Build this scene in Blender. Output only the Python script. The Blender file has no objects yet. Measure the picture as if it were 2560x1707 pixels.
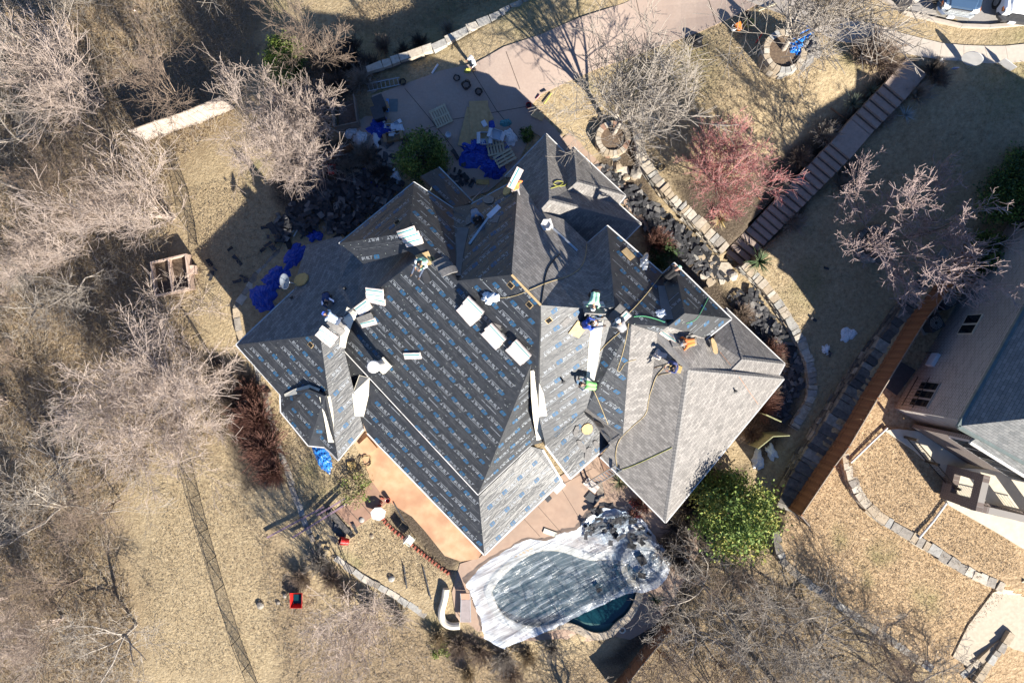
import bpy, bmesh, math, random
import numpy as np
from mathutils import Vector, Matrix, noise
from mathutils.bvhtree import BVHTree
from mathutils.geometry import delaunay_2d_cdt

# ------------------------------------------------------------------ camera, sky, sun, exposure
scn = bpy.context.scene
COL = scn.collection
H = 40.0                      # camera height over the house pad (m)
F = 1707.0                    # focal length in photo pixels (24 mm equivalent)
cam = bpy.data.objects.new('camera', bpy.data.cameras.new('camera'))
COL.objects.link(cam)
cam.location = (0, 0, H)
cam.data.sensor_width = 36.0
cam.data.lens = 24.0
cam.data.clip_end = 2000
scn.camera = cam
SUN_AZ, SUN_EL = 36.0, 30.0
SV = Vector((math.sin(math.radians(SUN_AZ)) * math.cos(math.radians(SUN_EL)),
             -math.cos(math.radians(SUN_AZ)) * math.cos(math.radians(SUN_EL)),
             math.sin(math.radians(SUN_EL))))
world = bpy.data.worlds.new('World')
scn.world = world
world.use_nodes = True
wn = world.node_tree
sky = wn.nodes.new('ShaderNodeTexSky')
sky.sky_type = 'NISHITA'
sky.sun_disc = False
sky.sun_elevation = math.radians(SUN_EL)
sky.sun_rotation = math.radians(180 - SUN_AZ)
sky.air_density = 1.0
sky.dust_density = 0.3
sky.ozone_density = 10.0
wn.links.new(sky.outputs['Color'], wn.nodes['Background'].inputs['Color'])
wn.nodes['Background'].inputs['Strength'].default_value = 0.06
sl = bpy.data.lights.new('sun', 'SUN')
sl.energy = 5.0
sl.angle = math.radians(0.5)
sl.color = (1.0, 0.93, 0.82)
sun = bpy.data.objects.new('sun', sl)
COL.objects.link(sun)
sun.location = (30, -40, 60)
sun.rotation_euler = SV.to_track_quat('Z', 'Y').to_euler()
scn.view_settings.view_transform = 'Standard'
scn.view_settings.look = 'None'
scn.view_settings.gamma = 1.0
scn.view_settings.exposure = 1.5
scn.view_settings.use_curve_mapping = False

# ------------------------------------------------------------------ helpers
RND = random.Random(11)
def U(a, b): return RND.uniform(a, b)
def P(px, py, z):
    d = H - z
    return Vector(((px - 1280) / F * d, (853.5 - py) / F * d, z))

def new_mat(name):
    m = bpy.data.materials.new(name); m.use_nodes = True
    return m, m.node_tree.nodes, m.node_tree.links, m.node_tree.nodes['Principled BSDF']

def mat(name, c1, c2=None, scale=4.0, rough=0.8, bump=0.0, bscale=None, detail=4, metal=0.0, spec=0.4, big=None, alpha=None, bdist=0.02):
    """two-tone noise material; big=(colour, scale, amount) adds broad blotches"""
    m, n, l, b = new_mat(name)
    b.inputs['Roughness'].default_value = rough
    b.inputs['Metallic'].default_value = metal
    b.inputs['Specular IOR Level'].default_value = spec
    if c2 is None: c2 = tuple(x * 0.8 for x in c1)
    tc = n.new('ShaderNodeTexCoord')
    nz = n.new('ShaderNodeTexNoise'); nz.inputs['Scale'].default_value = scale; nz.inputs['Detail'].default_value = detail
    l.new(tc.outputs['Object'], nz.inputs['Vector'])
    r = n.new('ShaderNodeValToRGB')
    r.color_ramp.elements[0].position = 0.32; r.color_ramp.elements[1].position = 0.68
    r.color_ramp.elements[0].color = (*c2, 1); r.color_ramp.elements[1].color = (*c1, 1)
    l.new(nz.outputs['Fac'], r.inputs['Fac'])
    out = r.outputs['Color']
    if big:
        n2 = n.new('ShaderNodeTexNoise'); n2.inputs['Scale'].default_value = big[1]; n2.inputs['Detail'].default_value = 3
        l.new(tc.outputs['Object'], n2.inputs['Vector'])
        r2 = n.new('ShaderNodeValToRGB'); r2.color_ramp.elements[0].position = 0.42; r2.color_ramp.elements[1].position = 0.66
        r2.color_ramp.elements[0].color = (0, 0, 0, 1); r2.color_ramp.elements[1].color = (big[2],) * 3 + (1,)
        l.new(n2.outputs['Fac'], r2.inputs['Fac'])
        mx = n.new('ShaderNodeMixRGB'); mx.inputs[2].default_value = (*big[0], 1)
        l.new(r2.outputs['Color'], mx.inputs[0]); l.new(out, mx.inputs[1]); out = mx.outputs[0]
    l.new(out, b.inputs['Base Color'])
    if bump:
        n3 = n.new('ShaderNodeTexNoise'); n3.inputs['Scale'].default_value = bscale or scale * 2; n3.inputs['Detail'].default_value = 3
        l.new(tc.outputs['Object'], n3.inputs['Vector'])
        bp = n.new('ShaderNodeBump'); bp.inputs['Strength'].default_value = bump; bp.inputs['Distance'].default_value = bdist
        l.new(n3.outputs['Fac'], bp.inputs['Height']); l.new(bp.outputs['Normal'], b.inputs['Normal'])
    if alpha is not None: b.inputs['Alpha'].default_value = alpha
    return m

class MB:
    """collects geometry, then builds one mesh object"""
    def __init__(s): s.v = []; s.f = []; s.m = []
    def add(s, vs, fs, mi=0):
        o = len(s.v); s.v.extend([tuple(x) for x in vs])
        s.f.extend([tuple(i + o for i in f) for f in fs]); s.m.extend([mi] * len(fs)); return s
    def box(s, c, sx, sy, sz, rz=0.0, mi=0, frame=None, taper=1.0):
        """box centred at c (or standing in frame=(x,y,z axes))"""
        vs = []
        cr, sr = math.cos(rz), math.sin(rz)
        for k in (-0.5, 0.5):
            t = taper if k > 0 else 1.0
            for (i, j) in ((-.5, -.5), (.5, -.5), (.5, .5), (-.5, .5)):
                x, y, z = i * sx * t, j * sy * t, k * sz
                if frame: p = Vector(c) + frame[0] * x + frame[1] * y + frame[2] * z
                else: p = Vector((c[0] + x * cr - y * sr, c[1] + x * sr + y * cr, c[2] + z))
                vs.append(p)
        return s.add(vs, [(3, 2, 1, 0), (4, 5, 6, 7), (0, 1, 5, 4), (1, 2, 6, 5), (2, 3, 7, 6), (3, 0, 4, 7)], mi)
    def tube(s, pts, rad, n=6, mi=0, cap=True):
        pts = [Vector(p) for p in pts]; k = len(pts)
        rads = rad if isinstance(rad, (list, tuple)) else [rad] * k
        vs = []; up = None
        for i, p in enumerate(pts):
            t = (pts[min(i + 1, k - 1)] - pts[max(i - 1, 0)])
            t = t.normalized() if t.length > 1e-9 else Vector((0, 0, 1))
            if up is None: up = t.orthogonal().normalized()
            up = (up - t * up.dot(t)); up = up.normalized() if up.length > 1e-6 else t.orthogonal().normalized()
            sd = t.cross(up)
            for j in range(n):
                a = 2 * math.pi * j / n
                vs.append(p + (up * math.cos(a) + sd * math.sin(a)) * rads[i])
        fs = [(i * n + j, i * n + (j + 1) % n, (i + 1) * n + (j + 1) % n, (i + 1) * n + j) for i in range(k - 1) for j in range(n)]
        if cap: fs += [tuple(range(n))[::-1], tuple((k - 1) * n + j for j in range(n))]
        return s.add(vs, fs, mi)
    def ring(s, c, r0, r1, z0, z1, n=24, mi=0, a0=0, a1=2 * math.pi):
        """annular wall segment"""
        closed = abs(a1 - a0 - 2 * math.pi) < 1e-6
        m = n if closed else n + 1
        vs = []
        for i in range(m):
            a = a0 + (a1 - a0) * i / n
            for (r, z) in ((r0, z0), (r1, z0), (r1, z1), (r0, z1)):
                vs.append((c[0] + r * math.cos(a), c[1] + r * math.sin(a), z))
        fs = []
        for i in range(n):
            a = i * 4; b_ = ((i + 1) % m) * 4
            for j in range(4): fs.append((a + j, b_ + j, b_ + (j + 1) % 4, a + (j + 1) % 4))
        if not closed: fs += [(0, 1, 2, 3), tuple((m - 1) * 4 + k for k in (3, 2, 1, 0))]
        return s.add(vs, fs, mi)
    def prism(s, poly, z0, z1, mi=0):
        """poly: list of (x,y) or Vectors (top z from z1 scalar)"""
        k = len(poly)
        vs = [(p[0], p[1], z0) for p in poly] + [(p[0], p[1], z1) for p in poly]
        fs = [tuple(range(k))[::-1], tuple(range(k, 2 * k))] + [(i, (i + 1) % k, k + (i + 1) % k, k + i) for i in range(k)]
        return s.add(vs, fs, mi)
    def slab(s, pts, th, mi=0, nrm=None):
        """thick polygon through 3-D points, thickness goes down the normal"""
        pts = [Vector(p) for p in pts]; k = len(pts)
        if nrm is None:
            nrm = Vector((0, 0, 0))
            for i in range(k): nrm += pts[i].cross(pts[(i + 1) % k])
            nrm.normalize()
            if nrm.z < 0: pts.reverse(); nrm = -nrm
        vs = pts + [p - nrm * th for p in pts]
        fs = [tuple(range(k)), tuple(range(k, 2 * k))[::-1]] + [(i, k + i, k + (i + 1) % k, (i + 1) % k) for i in range(k)]
        return s.add(vs, fs, mi)
    def lathe(s, c, prof, n=12, mi=0, axis=None):
        """prof: (r,z) pairs around axis through c"""
        ax = Vector(axis).normalized() if axis is not None else Vector((0, 0, 1))
        u = ax.orthogonal().normalized(); w = ax.cross(u); c = Vector(c); vs = []
        for (r, z) in prof:
            for j in range(n):
                a = 2 * math.pi * j / n
                vs.append(c + ax * z + (u * math.cos(a) + w * math.sin(a)) * r)
        k = len(prof)
        fs = [(i * n + j, i * n + (j + 1) % n, (i + 1) * n + (j + 1) % n, (i + 1) * n + j) for i in range(k - 1) for j in range(n)]
        fs += [tuple(range(n))[::-1], tuple((k - 1) * n + j for j in range(n))]
        return s.add(vs, fs, mi)
    def build(s, name, mats, parent=None, smooth=False, recalc=True):
        me = bpy.data.meshes.new(name)
        me.from_pydata([tuple(v) for v in s.v], [], s.f)
        if not isinstance(mats, (list, tuple)): mats = [mats]
        for m in mats: me.materials.append(m)
        if len(mats) > 1: me.polygons.foreach_set('material_index', s.m)
        if recalc:
            bm = bmesh.new(); bm.from_mesh(me); bmesh.ops.recalc_face_normals(bm, faces=bm.faces); bm.to_mesh(me); bm.free()
        if smooth: me.polygons.foreach_set('use_smooth', [True] * len(me.polygons))
        o = bpy.data.objects.new(name, me); COL.objects.link(o)
        if parent is not None:
            o.parent = parent
            o.matrix_parent_inverse = parent.matrix_basis.inverted()
        return o

def tag(o, label=None, cat=None, group=None, kind=None):
    if label: o['label'] = label
    if cat: o['category'] = cat
    if group: o['group'] = group
    if kind: o['kind'] = kind
    return o
def empty(name, loc, label=None, cat=None, group=None):
    o = bpy.data.objects.new(name, None); COL.objects.link(o); o.location = loc
    o.empty_display_size = 0.2
    return tag(o, label, cat, group)
def copy_tree(o, parent=None):
    c = o.copy(); COL.objects.link(c)
    if parent is not None: c.parent = parent
    for ch in o.children: copy_tree(ch, c)
    return c
def in_poly(x, y, poly):
    """vectorised point in polygon"""
    x = np.asarray(x, float); y = np.asarray(y, float); r = np.zeros(x.shape, bool)
    k = len(poly)
    for i in range(k):
        x0, y0 = poly[i][0], poly[i][1]; x1, y1 = poly[(i + 1) % k][0], poly[(i + 1) % k][1]
        if y0 == y1: continue
        c = ((y0 > y) != (y1 > y)) & (x < (x1 - x0) * (y - y0) / (y1 - y0) + x0)
        r ^= c
    return r
def dist_line(x, y, pts, closed=False):
    x = np.asarray(x, float); y = np.asarray(y, float); d = np.full(x.shape, 1e9)
    k = len(pts)
    for i in range(k if closed else k - 1):
        ax, ay = pts[i][0], pts[i][1]; bx, by = pts[(i + 1) % k][0], pts[(i + 1) % k][1]
        L = (bx - ax) ** 2 + (by - ay) ** 2 + 1e-9
        t = np.clip(((x - ax) * (bx - ax) + (y - ay) * (by - ay)) / L, 0, 1)
        d = np.minimum(d, np.hypot(x - ax - t * (bx - ax), y - ay - t * (by - ay)))
    return d
def soft_poly(x, y, poly, w):
    d = dist_line(x, y, poly, True); s = np.where(in_poly(x, y, poly), 1.0, -1.0) * d
    return np.clip(s / w + 0.5, 0, 1)
def resample(pts, step):
    pts = [Vector(p) for p in pts]; out = [pts[0]]
    for a, b in zip(pts[:-1], pts[1:]):
        n = max(1, int(round((b - a).length / step)))
        for i in range(1, n + 1): out.append(a.lerp(b, i / n))
    return out
def smooth_line(pts, it=2):
    pts = [Vector(p) for p in pts]
    for _ in range(it):
        q = [pts[0]]
        for a, b in zip(pts[:-1], pts[1:]): q += [a.lerp(b, .25), a.lerp(b, .75)]
        q.append(pts[-1]); pts = q
    return pts

# ------------------------------------------------------------------ terrain heights
class RBF:
    def __init__(s, ctrl):
        p = np.array([list(P(*c)) for c in ctrl])
        s.xy = p[:, :2]; n = len(p)
        r = np.hypot(s.xy[:, None, 0] - s.xy[None, :, 0], s.xy[:, None, 1] - s.xy[None, :, 1])
        K = np.where(r > 0, r * r * np.log(r + 1e-9), 0) + np.eye(n) * 1.5
        A = np.zeros((n + 3, n + 3)); A[:n, :n] = K; A[:n, n] = 1; A[:n, n + 1:] = s.xy
        A[n, :n] = 1; A[n + 1:, :n] = s.xy.T
        s.w = np.linalg.solve(A, np.concatenate([p[:, 2], [0, 0, 0]]))
    def __call__(s, x, y):
        x = np.clip(x, -42, 42); y = np.clip(y, -30, 32)
        r = np.hypot(x[:, None] - s.xy[None, :, 0], y[:, None] - s.xy[None, :, 1])
        K = np.where(r > 0, r * r * np.log(r + 1e-9), 0)
        n = len(s.xy)
        return K @ s.w[:n] + s.w[n] + s.w[n + 1] * x + s.w[n + 2] * y
DRV = [(850, 260, -.1), (1000, 300, 0), (1200, 250, .1), (1330, 180, .45), (1500, 110, 1.1), (1700, 40, 2.0), (1860, -25, 2.9), (1250, 110, .4), (1400, 30, 1.2)]
OUT = [(600, 1200, -.8), (500, 1300, -1.1), (300, 1300, -1.8), (100, 1300, -2.3), (0, 900, -2.5), (0, 300, -2.9), (200, 1600, -1.9), (0, 1690, -2.5),
       (560, 950, -.5), (540, 750, -.5), (450, 900, -1.0), (560, 560, -.5), (450, 600, -1.0), (300, 600, -1.8), (400, 300, -1.7), (300, 950, -1.7), (750, 1450, -.8),
       (650, 480, -.3), (750, 350, -.2), (520, 350, -.9), (850, 1540, -.8), (1000, 1620, -.8), (1300, 1690, -.7), (1500, 1690, -.6), (1900, 1500, -.25), (1800, 1600, -.5), (2000, 1640, -.4), (2200, 1690, -.4),
       (-300, 800, -3.2), (600, 1690, -1.2), (1000, 1900, -1.4), (2000, 1900, -1.2)]
FLD = [(600, 150, -1.9), (850, 100, -2.0), (1000, 40, -2.0), (1200, -30, -1.7), (700, 0, -2.5), (300, 50, -2.6), (900, -120, -2.7), (1400, -150, -1.2), (-200, -100, -3)]
PADC = [(1000, 600, 0), (1300, 700, 0), (1600, 900, 0), (1000, 1000, 0), (700, 900, -.05), (1250, 1400, 0), (1600, 1300, 0), (1700, 1420, 0), (1400, 1500, 0), (1850, 800, 0), (1700, 600, 0), (1550, 480, .05), (1450, 400, .05), (1900, 950, .0), (1850, 1200, 0), (700, 600, -.05), (800, 450, -.1), (680, 1100, -.1), (780, 1290, -.15), (900, 1350, -.2), (1060, 1460, -.15), (950, 1150, 0), (1150, 1520, -.1)]
FYC = DRV + [(1600, 330, .75), (1560, 260, .8), (1450, 330, .25), (1650, 455, 1.0), (1745, 545, 1.2), (1820, 600, 1.1), (1700, 300, 1.6), (1850, 200, 2.9), (1950, 140, 3.5), (2100, 110, 4.1), (2280, 150, 4.35), (2420, 140, 4.5), (2560, 120, 4.7),
       (2230, 232, 3.75), (2160, 305, 3.1), (2100, 368, 2.5), (2040, 432, 1.95), (1980, 495, 1.5), (1920, 560, 1.2), (1920, 690, .8), (1950, 640, 1.0), (2100, 600, 1.5), (2180, 610, 1.6), (2000, 790, .75), (2100, 850, .65), (2300, 560, 2.3), (2400, 450, 3.0), (2050, 1000, .4), (1990, 1150, .15), (1950, 1300, .0), (1900, 1420, -.1),
       (2250, 0, 4.35), (2500, 0, 4.7), (2000, -100, 3.8), (1700, -150, 2.6), (2700, 200, 4.6), (2500, 300, 4.0), (2560, 420, 3.6)]
NBC = [(2250, 950, 1.9), (2300, 760, 2.1), (2450, 640, 2.4), (2560, 560, 2.8), (2150, 1120, 1.4), (2060, 1280, .9), (2040, 1300, .9), (2150, 1400, .8), (2300, 1500, .7), (1975, 1400, .6), (2180, 1560, .3), (2400, 1600, .3), (2560, 1650, .2), (2350, 1700, 0), (2700, 1000, 1.9)]
NB2C = [(2250, 1150, 1.7), (2350, 1250, 1.7), (2480, 1380, 1.7), (2200, 1070, 1.8), (2560, 1440, 1.7), (2700, 1200, 1.8)]
T0 = RBF(DRV + OUT + FLD[:2] + PADC + [(1980, 1150, .1), (2100, 1250, .1)])
TF, TP, TY, TN, TN2 = RBF(FLD + [(400, 300, -1.8), (750, 250, -1.0)]), RBF(PADC + DRV), RBF(FYC), RBF(NBC), RBF(NB2C)
def pl(pts): return [P(*p) for p in pts]
WALL_FY = [(1577, 262, .6), (1598, 330, .8), (1602, 392, .9), (1655, 462, 1.05), (1745, 552, 1.25), (1815, 622, 1.15)]
WALL_FY2 = [(1862, 662, 1.0), (1915, 715, .85), (1975, 800, .75), (2018, 880, .65), (2034, 945, .5), (2030, 1000, .4), (1985, 1070, .35)]
WALL_NB = [(2400, 600, 2.3), (2300, 740, 2.1), (2200, 890, 1.9), (2085, 1060, 1.5), (2000, 1190, 1.1), (1962, 1275, .9), (1943, 1335, .75), (1950, 1390, .65), (1985, 1432, .6), (2080, 1500, .45), (2190, 1575, .3), (2330, 1672, .15)]
WALL_NB2 = [(2112, 1128, 1.7), (2128, 1190, 1.7), (2150, 1240, 1.7), (2195, 1290, 1.7), (2300, 1352, 1.7), (2420, 1430, 1.7), (2505, 1468, 1.7)]
WALL_FIELD = [(922, 172, -.05), (1010, 140, .05), (1095, 112, .15), (1170, 72, .3), (1260, 30, .5), (1330, -5, .7), (1420, -50, 1.0)]
WALL_L1 = [(588, 770, -.1), (640, 690, -.1), (720, 612, -.1), (790, 545, -.1)]
WALL_L0 = [(588, 770, -.1), (598, 830, -.1), (612, 880, -.1)]
WALL_L2 = [(640, 905, -.1), (660, 985, -.1), (690, 1090, -.1), (730, 1215, -.1), (760, 1300, -.15), (782, 1352, -.15)]
WALL_L3 = [(840, 1395, -.2), (900, 1440, -.2), (990, 1490, -.2), (1065, 1540, -.2)]
R_PAD = pl(WALL_L1[::-1] + WALL_L0 + WALL_L2 + WALL_L3 + [(1100, 1565, -.1), (1180, 1590, 0), (1400, 1625, 0), (1560, 1560, 0), (1680, 1440, 0), (1800, 1350, 0), (1880, 1250, 0), (1900, 1000, 0), (1700, 650, 0), (1400, 330, 0), (1000, 420, 0)])
R_FY = pl(WALL_FY + WALL_FY2 + [(1940, 1150, .2), (1900, 1400, -.1), (2300, 1400, .3), (2700, 900, 2), (2900, -300, 5), (1500, -400, 2), (1560, 150, 1.2)])
R_NB = pl(WALL_NB + [(2500, 1800, 0), (3000, 1800, 0), (3000, 500, 3), (2560, 480, 3)])
R_NB2 = pl([(2150, 1000, 1.8)] + WALL_NB2 + [(2600, 1500, 1.7), (2900, 1500, 1.8), (2900, 900, 1.8)])
R_F = pl([(905, 178, -.05)] + WALL_FIELD[0:] + [(1600, -250, 1.5), (1200, -600, -2), (-400, -600, -3), (-200, 0, -3), (500, 120, -2.2), (700, 215, -1.2)])
def gz_arr(x, y):
    x = np.asarray(x, float).ravel(); y = np.asarray(y, float).ravel()
    z = T0(x, y)
    for (reg, fn) in ((R_PAD, TP), (R_F, TF), (R_FY, TY), (R_NB, TN), (R_NB2, TN2)):
        k = in_poly(x, y, reg)
        if k.any(): z[k] = fn(x[k], y[k])
    dx, dy = ST_B.x - ST_A.x, ST_B.y - ST_A.y; L = math.hypot(dx, dy)        # trench for the entry stairs
    t = ((x - ST_A.x) * dx + (y - ST_A.y) * dy) / (L * L); lat = np.abs((x - ST_A.x) * dy - (y - ST_A.y) * dx) / L
    k = (lat < .74) & (t > 0) & (t < 1.02)
    z[k] = np.minimum(z[k], ST_A.z + (ST_B.z - ST_A.z) * t[k] - .35)
    return z
ST_A, ST_B = P(2292, 165, 4.36), P(1836, 648, .12)
def gz(x, y): return float(gz_arr([x], [y])[0])
def G(px, py, off=0.0):
    """point where the photo ray meets the ground"""
    z = 0.0
    for _ in range(12):
        p = P(px, py, z); z = 0.4 * z + 0.6 * gz(p.x, p.y)
    p = P(px, py, z); p.z = z + off
    return p

def axis_coords(lo, hi, step, far):
    c = list(np.arange(lo, hi + 1e-6, step)); s = step; a = lo
    L = []
    while a > -far: s *= 1.35; a -= s; L.append(a)
    R = []; s = step; a = hi
    while a < far: s *= 1.35; a += s; R.append(a)
    return np.array(L[::-1] + c + R)
gx = axis_coords(-33, 33, 0.22, 320); gy = axis_coords(-23, 23, 0.22, 320)
XX, YY = np.meshgrid(gx, gy); ZZ = gz_arr(XX, YY)
# small relief
nzv = np.array([noise.fractal(Vector((a * .35, b * .35, 1.7)), 1.0, 2.0, 3) for a, b in zip(XX.ravel(), YY.ravel())])
# ------------------------------------------------------------------ ground sheet
X1, Y1 = XX.ravel(), YY.ravel()
def gp(pts, z=0): return [P(a, b, z) for (a, b) in pts]
woods = gp([(-900, -600), (560, -600), (640, 150), (560, 330), (440, 430), (430, 640), (470, 800), (520, 930), (560, 1090), (460, 1110), (330, 1200), (250, 1330), (330, 1480), (330, 1600), (380, 2300), (-900, 2300)], -1.5)
woods2 = gp([(640, 1340), (760, 1450), (900, 1520), (1100, 1590), (1300, 1650), (1560, 1660), (1700, 1480), (1800, 1400), (1880, 1380), (1960, 1480), (2100, 1560), (2360, 1707), (2500, 2300), (700, 2300), (700, 1707)], -.6)
brush = gp([(700, 130), (780, 60), (930, 140), (960, 230), (860, 260), (800, 480), (720, 440), (690, 280)], -1)
dirt_polys = [gp(q, z) for q, z in (
    ([(1560, 300), (1640, 520), (1720, 610), (1800, 690), (1900, 820), (1960, 900), (2020, 960), (1990, 1060), (1900, 1160), (1820, 1000), (1700, 700), (1560, 520), (1500, 420)], 0),
    ([(1690, 440), (1900, 440), (1960, 380), (2190, 180), (2250, 230), (2100, 420), (2010, 560), (1880, 640), (1800, 620), (1720, 540)], 1.5),
    ([(440, 850), (560, 900), (600, 1010), (590, 1100), (520, 1050), (470, 930)], -.8),
    ([(970, 1230), (1040, 1200), (1110, 1260), (1170, 1380), (1130, 1440), (1060, 1390), (980, 1300)], 0),
    ([(720, 400), (900, 330), (1010, 400), (960, 500), (800, 560), (700, 520), (680, 440)], -.2),
    ([(1700, 1330), (1790, 1180), (1860, 1150), (1830, 1350), (1760, 1460), (1690, 1540), (1560, 1680), (1500, 1680), (1600, 1560)], 0),
    ([(575, 980), (640, 930), (720, 1200), (600, 1230)], -.6))]
green_spots = [(1700, 230, 2.2), (1600, 180, 1.6), (1100, 40, 3.0), (1300, -20, 3.0), (880, 60, 2.0), (2050, 180, 1.2), (2080, 1330, .8), (2200, 1350, .9), (2150, 1420, .7), (1100, 1620, .8), (2520, 480, 2.4), (2420, 250, 2.0), (2000, 760, 1.8), (650, 30, 1.6), (960, 130, 1.2), (1550, 220, 1.5), (640, 450, 1.0), (860, 1330, .8), (760, 1180, .8), (2300, 1500, 1.2), (2280, 30, 1.4)]
n2 = np.array([noise.fractal(Vector((a * .16, b * .16, 9.1)), 1.0, 2.0, 3) for a, b in zip(X1, Y1)])
jx, jy = X1 + nzv * 1.6, Y1 + n2 * 2.2
mR = np.maximum(np.maximum(soft_poly(jx, jy, woods, 4.0), soft_poly(jx, jy, woods2, 2.5) * .75), soft_poly(jx, jy, brush, 1.5))
mB = np.zeros(len(X1))
for q in dirt_polys: mB = np.maximum(mB, soft_poly(X1 + nzv * .5, Y1 + n2 * .5, q, .6))
mG = np.zeros(len(X1))
for (a, b, r) in green_spots:
    p = P(a, b, 0); mG = np.maximum(mG, np.clip(1.2 - np.hypot(jx - p.x, jy - p.y) / r, 0, 1))
nbl = soft_poly(X1, Y1, R_NB, 1.0)
ZR = ZZ + nzv * 0.05 + np.where(mR > .5, n2 * .12, 0)
nx, ny = len(gx), len(gy)
idx = np.arange(nx * ny).reshape(ny, nx)
fq = np.stack([idx[:-1, :-1].ravel(), idx[:-1, 1:].ravel(), idx[1:, 1:].ravel(), idx[1:, :-1].ravel()], 1)
POOL_PX = [(1228, 1478), (1250, 1440), (1330, 1375), (1400, 1372), (1470, 1400), (1520, 1395), (1570, 1400), (1598, 1440), (1592, 1490), (1570, 1535), (1540, 1555), (1520, 1580), (1480, 1583), (1440, 1560), (1400, 1552), (1350, 1568), (1300, 1560), (1250, 1535)]
POOLG = gp(POOL_PX, 0)
cx_, cy_ = X1[fq].mean(1), Y1[fq].mean(1)
keep = ~(in_poly(cx_, cy_, POOLG) | (dist_line(cx_, cy_, POOLG, True) < 0.3))   # hole for the pool basin
fq = fq[keep]
me = bpy.data.meshes.new('ground')
me.vertices.add(nx * ny); me.vertices.foreach_set('co', np.stack([X1, Y1, ZR], 1).ravel())
me.loops.add(len(fq) * 4); me.loops.foreach_set('vertex_index', fq.ravel())
me.polygons.add(len(fq)); me.polygons.foreach_set('loop_start', np.arange(len(fq)) * 4); me.polygons.foreach_set('loop_total', np.full(len(fq), 4))
me.update(calc_edges=True)
ca = me.color_attributes.new('cover', 'FLOAT_COLOR', 'POINT')
ca.data.foreach_set('color', np.stack([mR, mG, mB, nbl], 1).ravel())
me.polygons.foreach_set('use_smooth', np.ones(len(fq), bool))
m, n, l, b = new_mat('dry_ground')
b.inputs['Roughness'].default_value = 0.95; b.inputs['Specular IOR Level'].default_value = 0.1
at = n.new('ShaderNodeVertexColor'); at.layer_name = 'cover'
tc = n.new('ShaderNodeTexCoord')
def nz_(scale, detail=5, rough=.6, vec=None, dist=0.0):
    q = n.new('ShaderNodeTexNoise'); q.inputs['Scale'].default_value = scale; q.inputs['Detail'].default_value = detail; q.inputs['Roughness'].default_value = rough
    q.inputs['Distortion'].default_value = dist
    l.new(vec or tc.outputs['Object'], q.inputs['Vector']); return q.outputs['Fac']
def ramp_(fac, stops):
    r = n.new('ShaderNodeValToRGB'); e = r.color_ramp.elements
    while len(e) < len(stops): e.new(.5)
    for i, (p_, c_) in enumerate(stops): e[i].position = p_; e[i].color = (*c_, 1)
    l.new(fac, r.inputs['Fac']); return r.outputs['Color']
def mix_(f, a, c, bt='MIX'):
    q = n.new('ShaderNodeMixRGB'); q.blend_type = bt
    if isinstance(f, float): q.inputs[0].default_value = f
    else: l.new(f, q.inputs[0])
    l.new(a, q.inputs[1]); l.new(c, q.inputs[2]); return q.outputs[0]
def math_(op, a, c):
    q = n.new('ShaderNodeMath'); q.operation = op; q.use_clamp = True
    for i, s_ in enumerate((a, c)):
        if isinstance(s_, (int, float)): q.inputs[i].default_value = s_
        else: l.new(s_, q.inputs[i])
    return q.outputs[0]
sep = n.new('ShaderNodeSeparateColor'); l.new(at.outputs['Color'], sep.inputs[0])
lawn = ramp_(nz_(4.2, 8, .78), [(.28, (.15, .11, .065)), (.5, (.385, .305, .19)), (.70, (.54, .445, .295))])
lawn = mix_(math_('MULTIPLY', nz_(.5, 4), .55), lawn, ramp_(nz_(9, 4), [(.33, (.20, .145, .08)), (.66, (.45, .345, .205))]))
nb = ramp_(nz_(6.0, 6, .7), [(.28, (.17, .11, .06)), (.5, (.40, .285, .17)), (.70, (.54, .41, .26))])
lawn = mix_(at.outputs['Alpha'], lawn, nb)
litter = ramp_(nz_(7.0, 8, .75), [(.30, (.07, .048, .03)), (.46, (.20, .145, .09)), (.58, (.31, .24, .155)), (.74, (.46, .38, .27))])
litter = mix_(math_('MULTIPLY', nz_(.35, 4), 1.0), litter, ramp_(nz_(12, 5, .7), [(.35, (.115, .08, .05)), (.65, (.34, .26, .165))]))
grn = ramp_(nz_(7, 5), [(.35, (.055, .075, .025)), (.65, (.17, .19, .07))])
mul = ramp_(nz_(11, 5), [(.35, (.03, .024, .02)), (.6, (.09, .07, .055)), (.75, (.22, .19, .15))])
c = mix_(math_('MULTIPLY', sep.outputs[0], 1.0), lawn, litter)
c = mix_(math_('MULTIPLY', sep.outputs[1], math_('ADD', nz_(1.6, 4), -.08)), c, grn)
c = mix_(math_('MULTIPLY', sep.outputs[2], .9), c, mul)
l.new(c, b.inputs['Base Color'])
bp = n.new('ShaderNodeBump'); bp.inputs['Strength'].default_value = .9; bp.inputs['Distance'].default_value = .12
l.new(nz_(6.5, 6, .7), bp.inputs['Height']); l.new(bp.outputs['Normal'], b.inputs['Normal'])
me.materials.append(m)
ground = bpy.data.objects.new('ground', me); COL.objects.link(ground); tag(ground, 'dry tan lawn, leaf litter and bare earth around the houses', 'ground', kind='structure')

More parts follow.
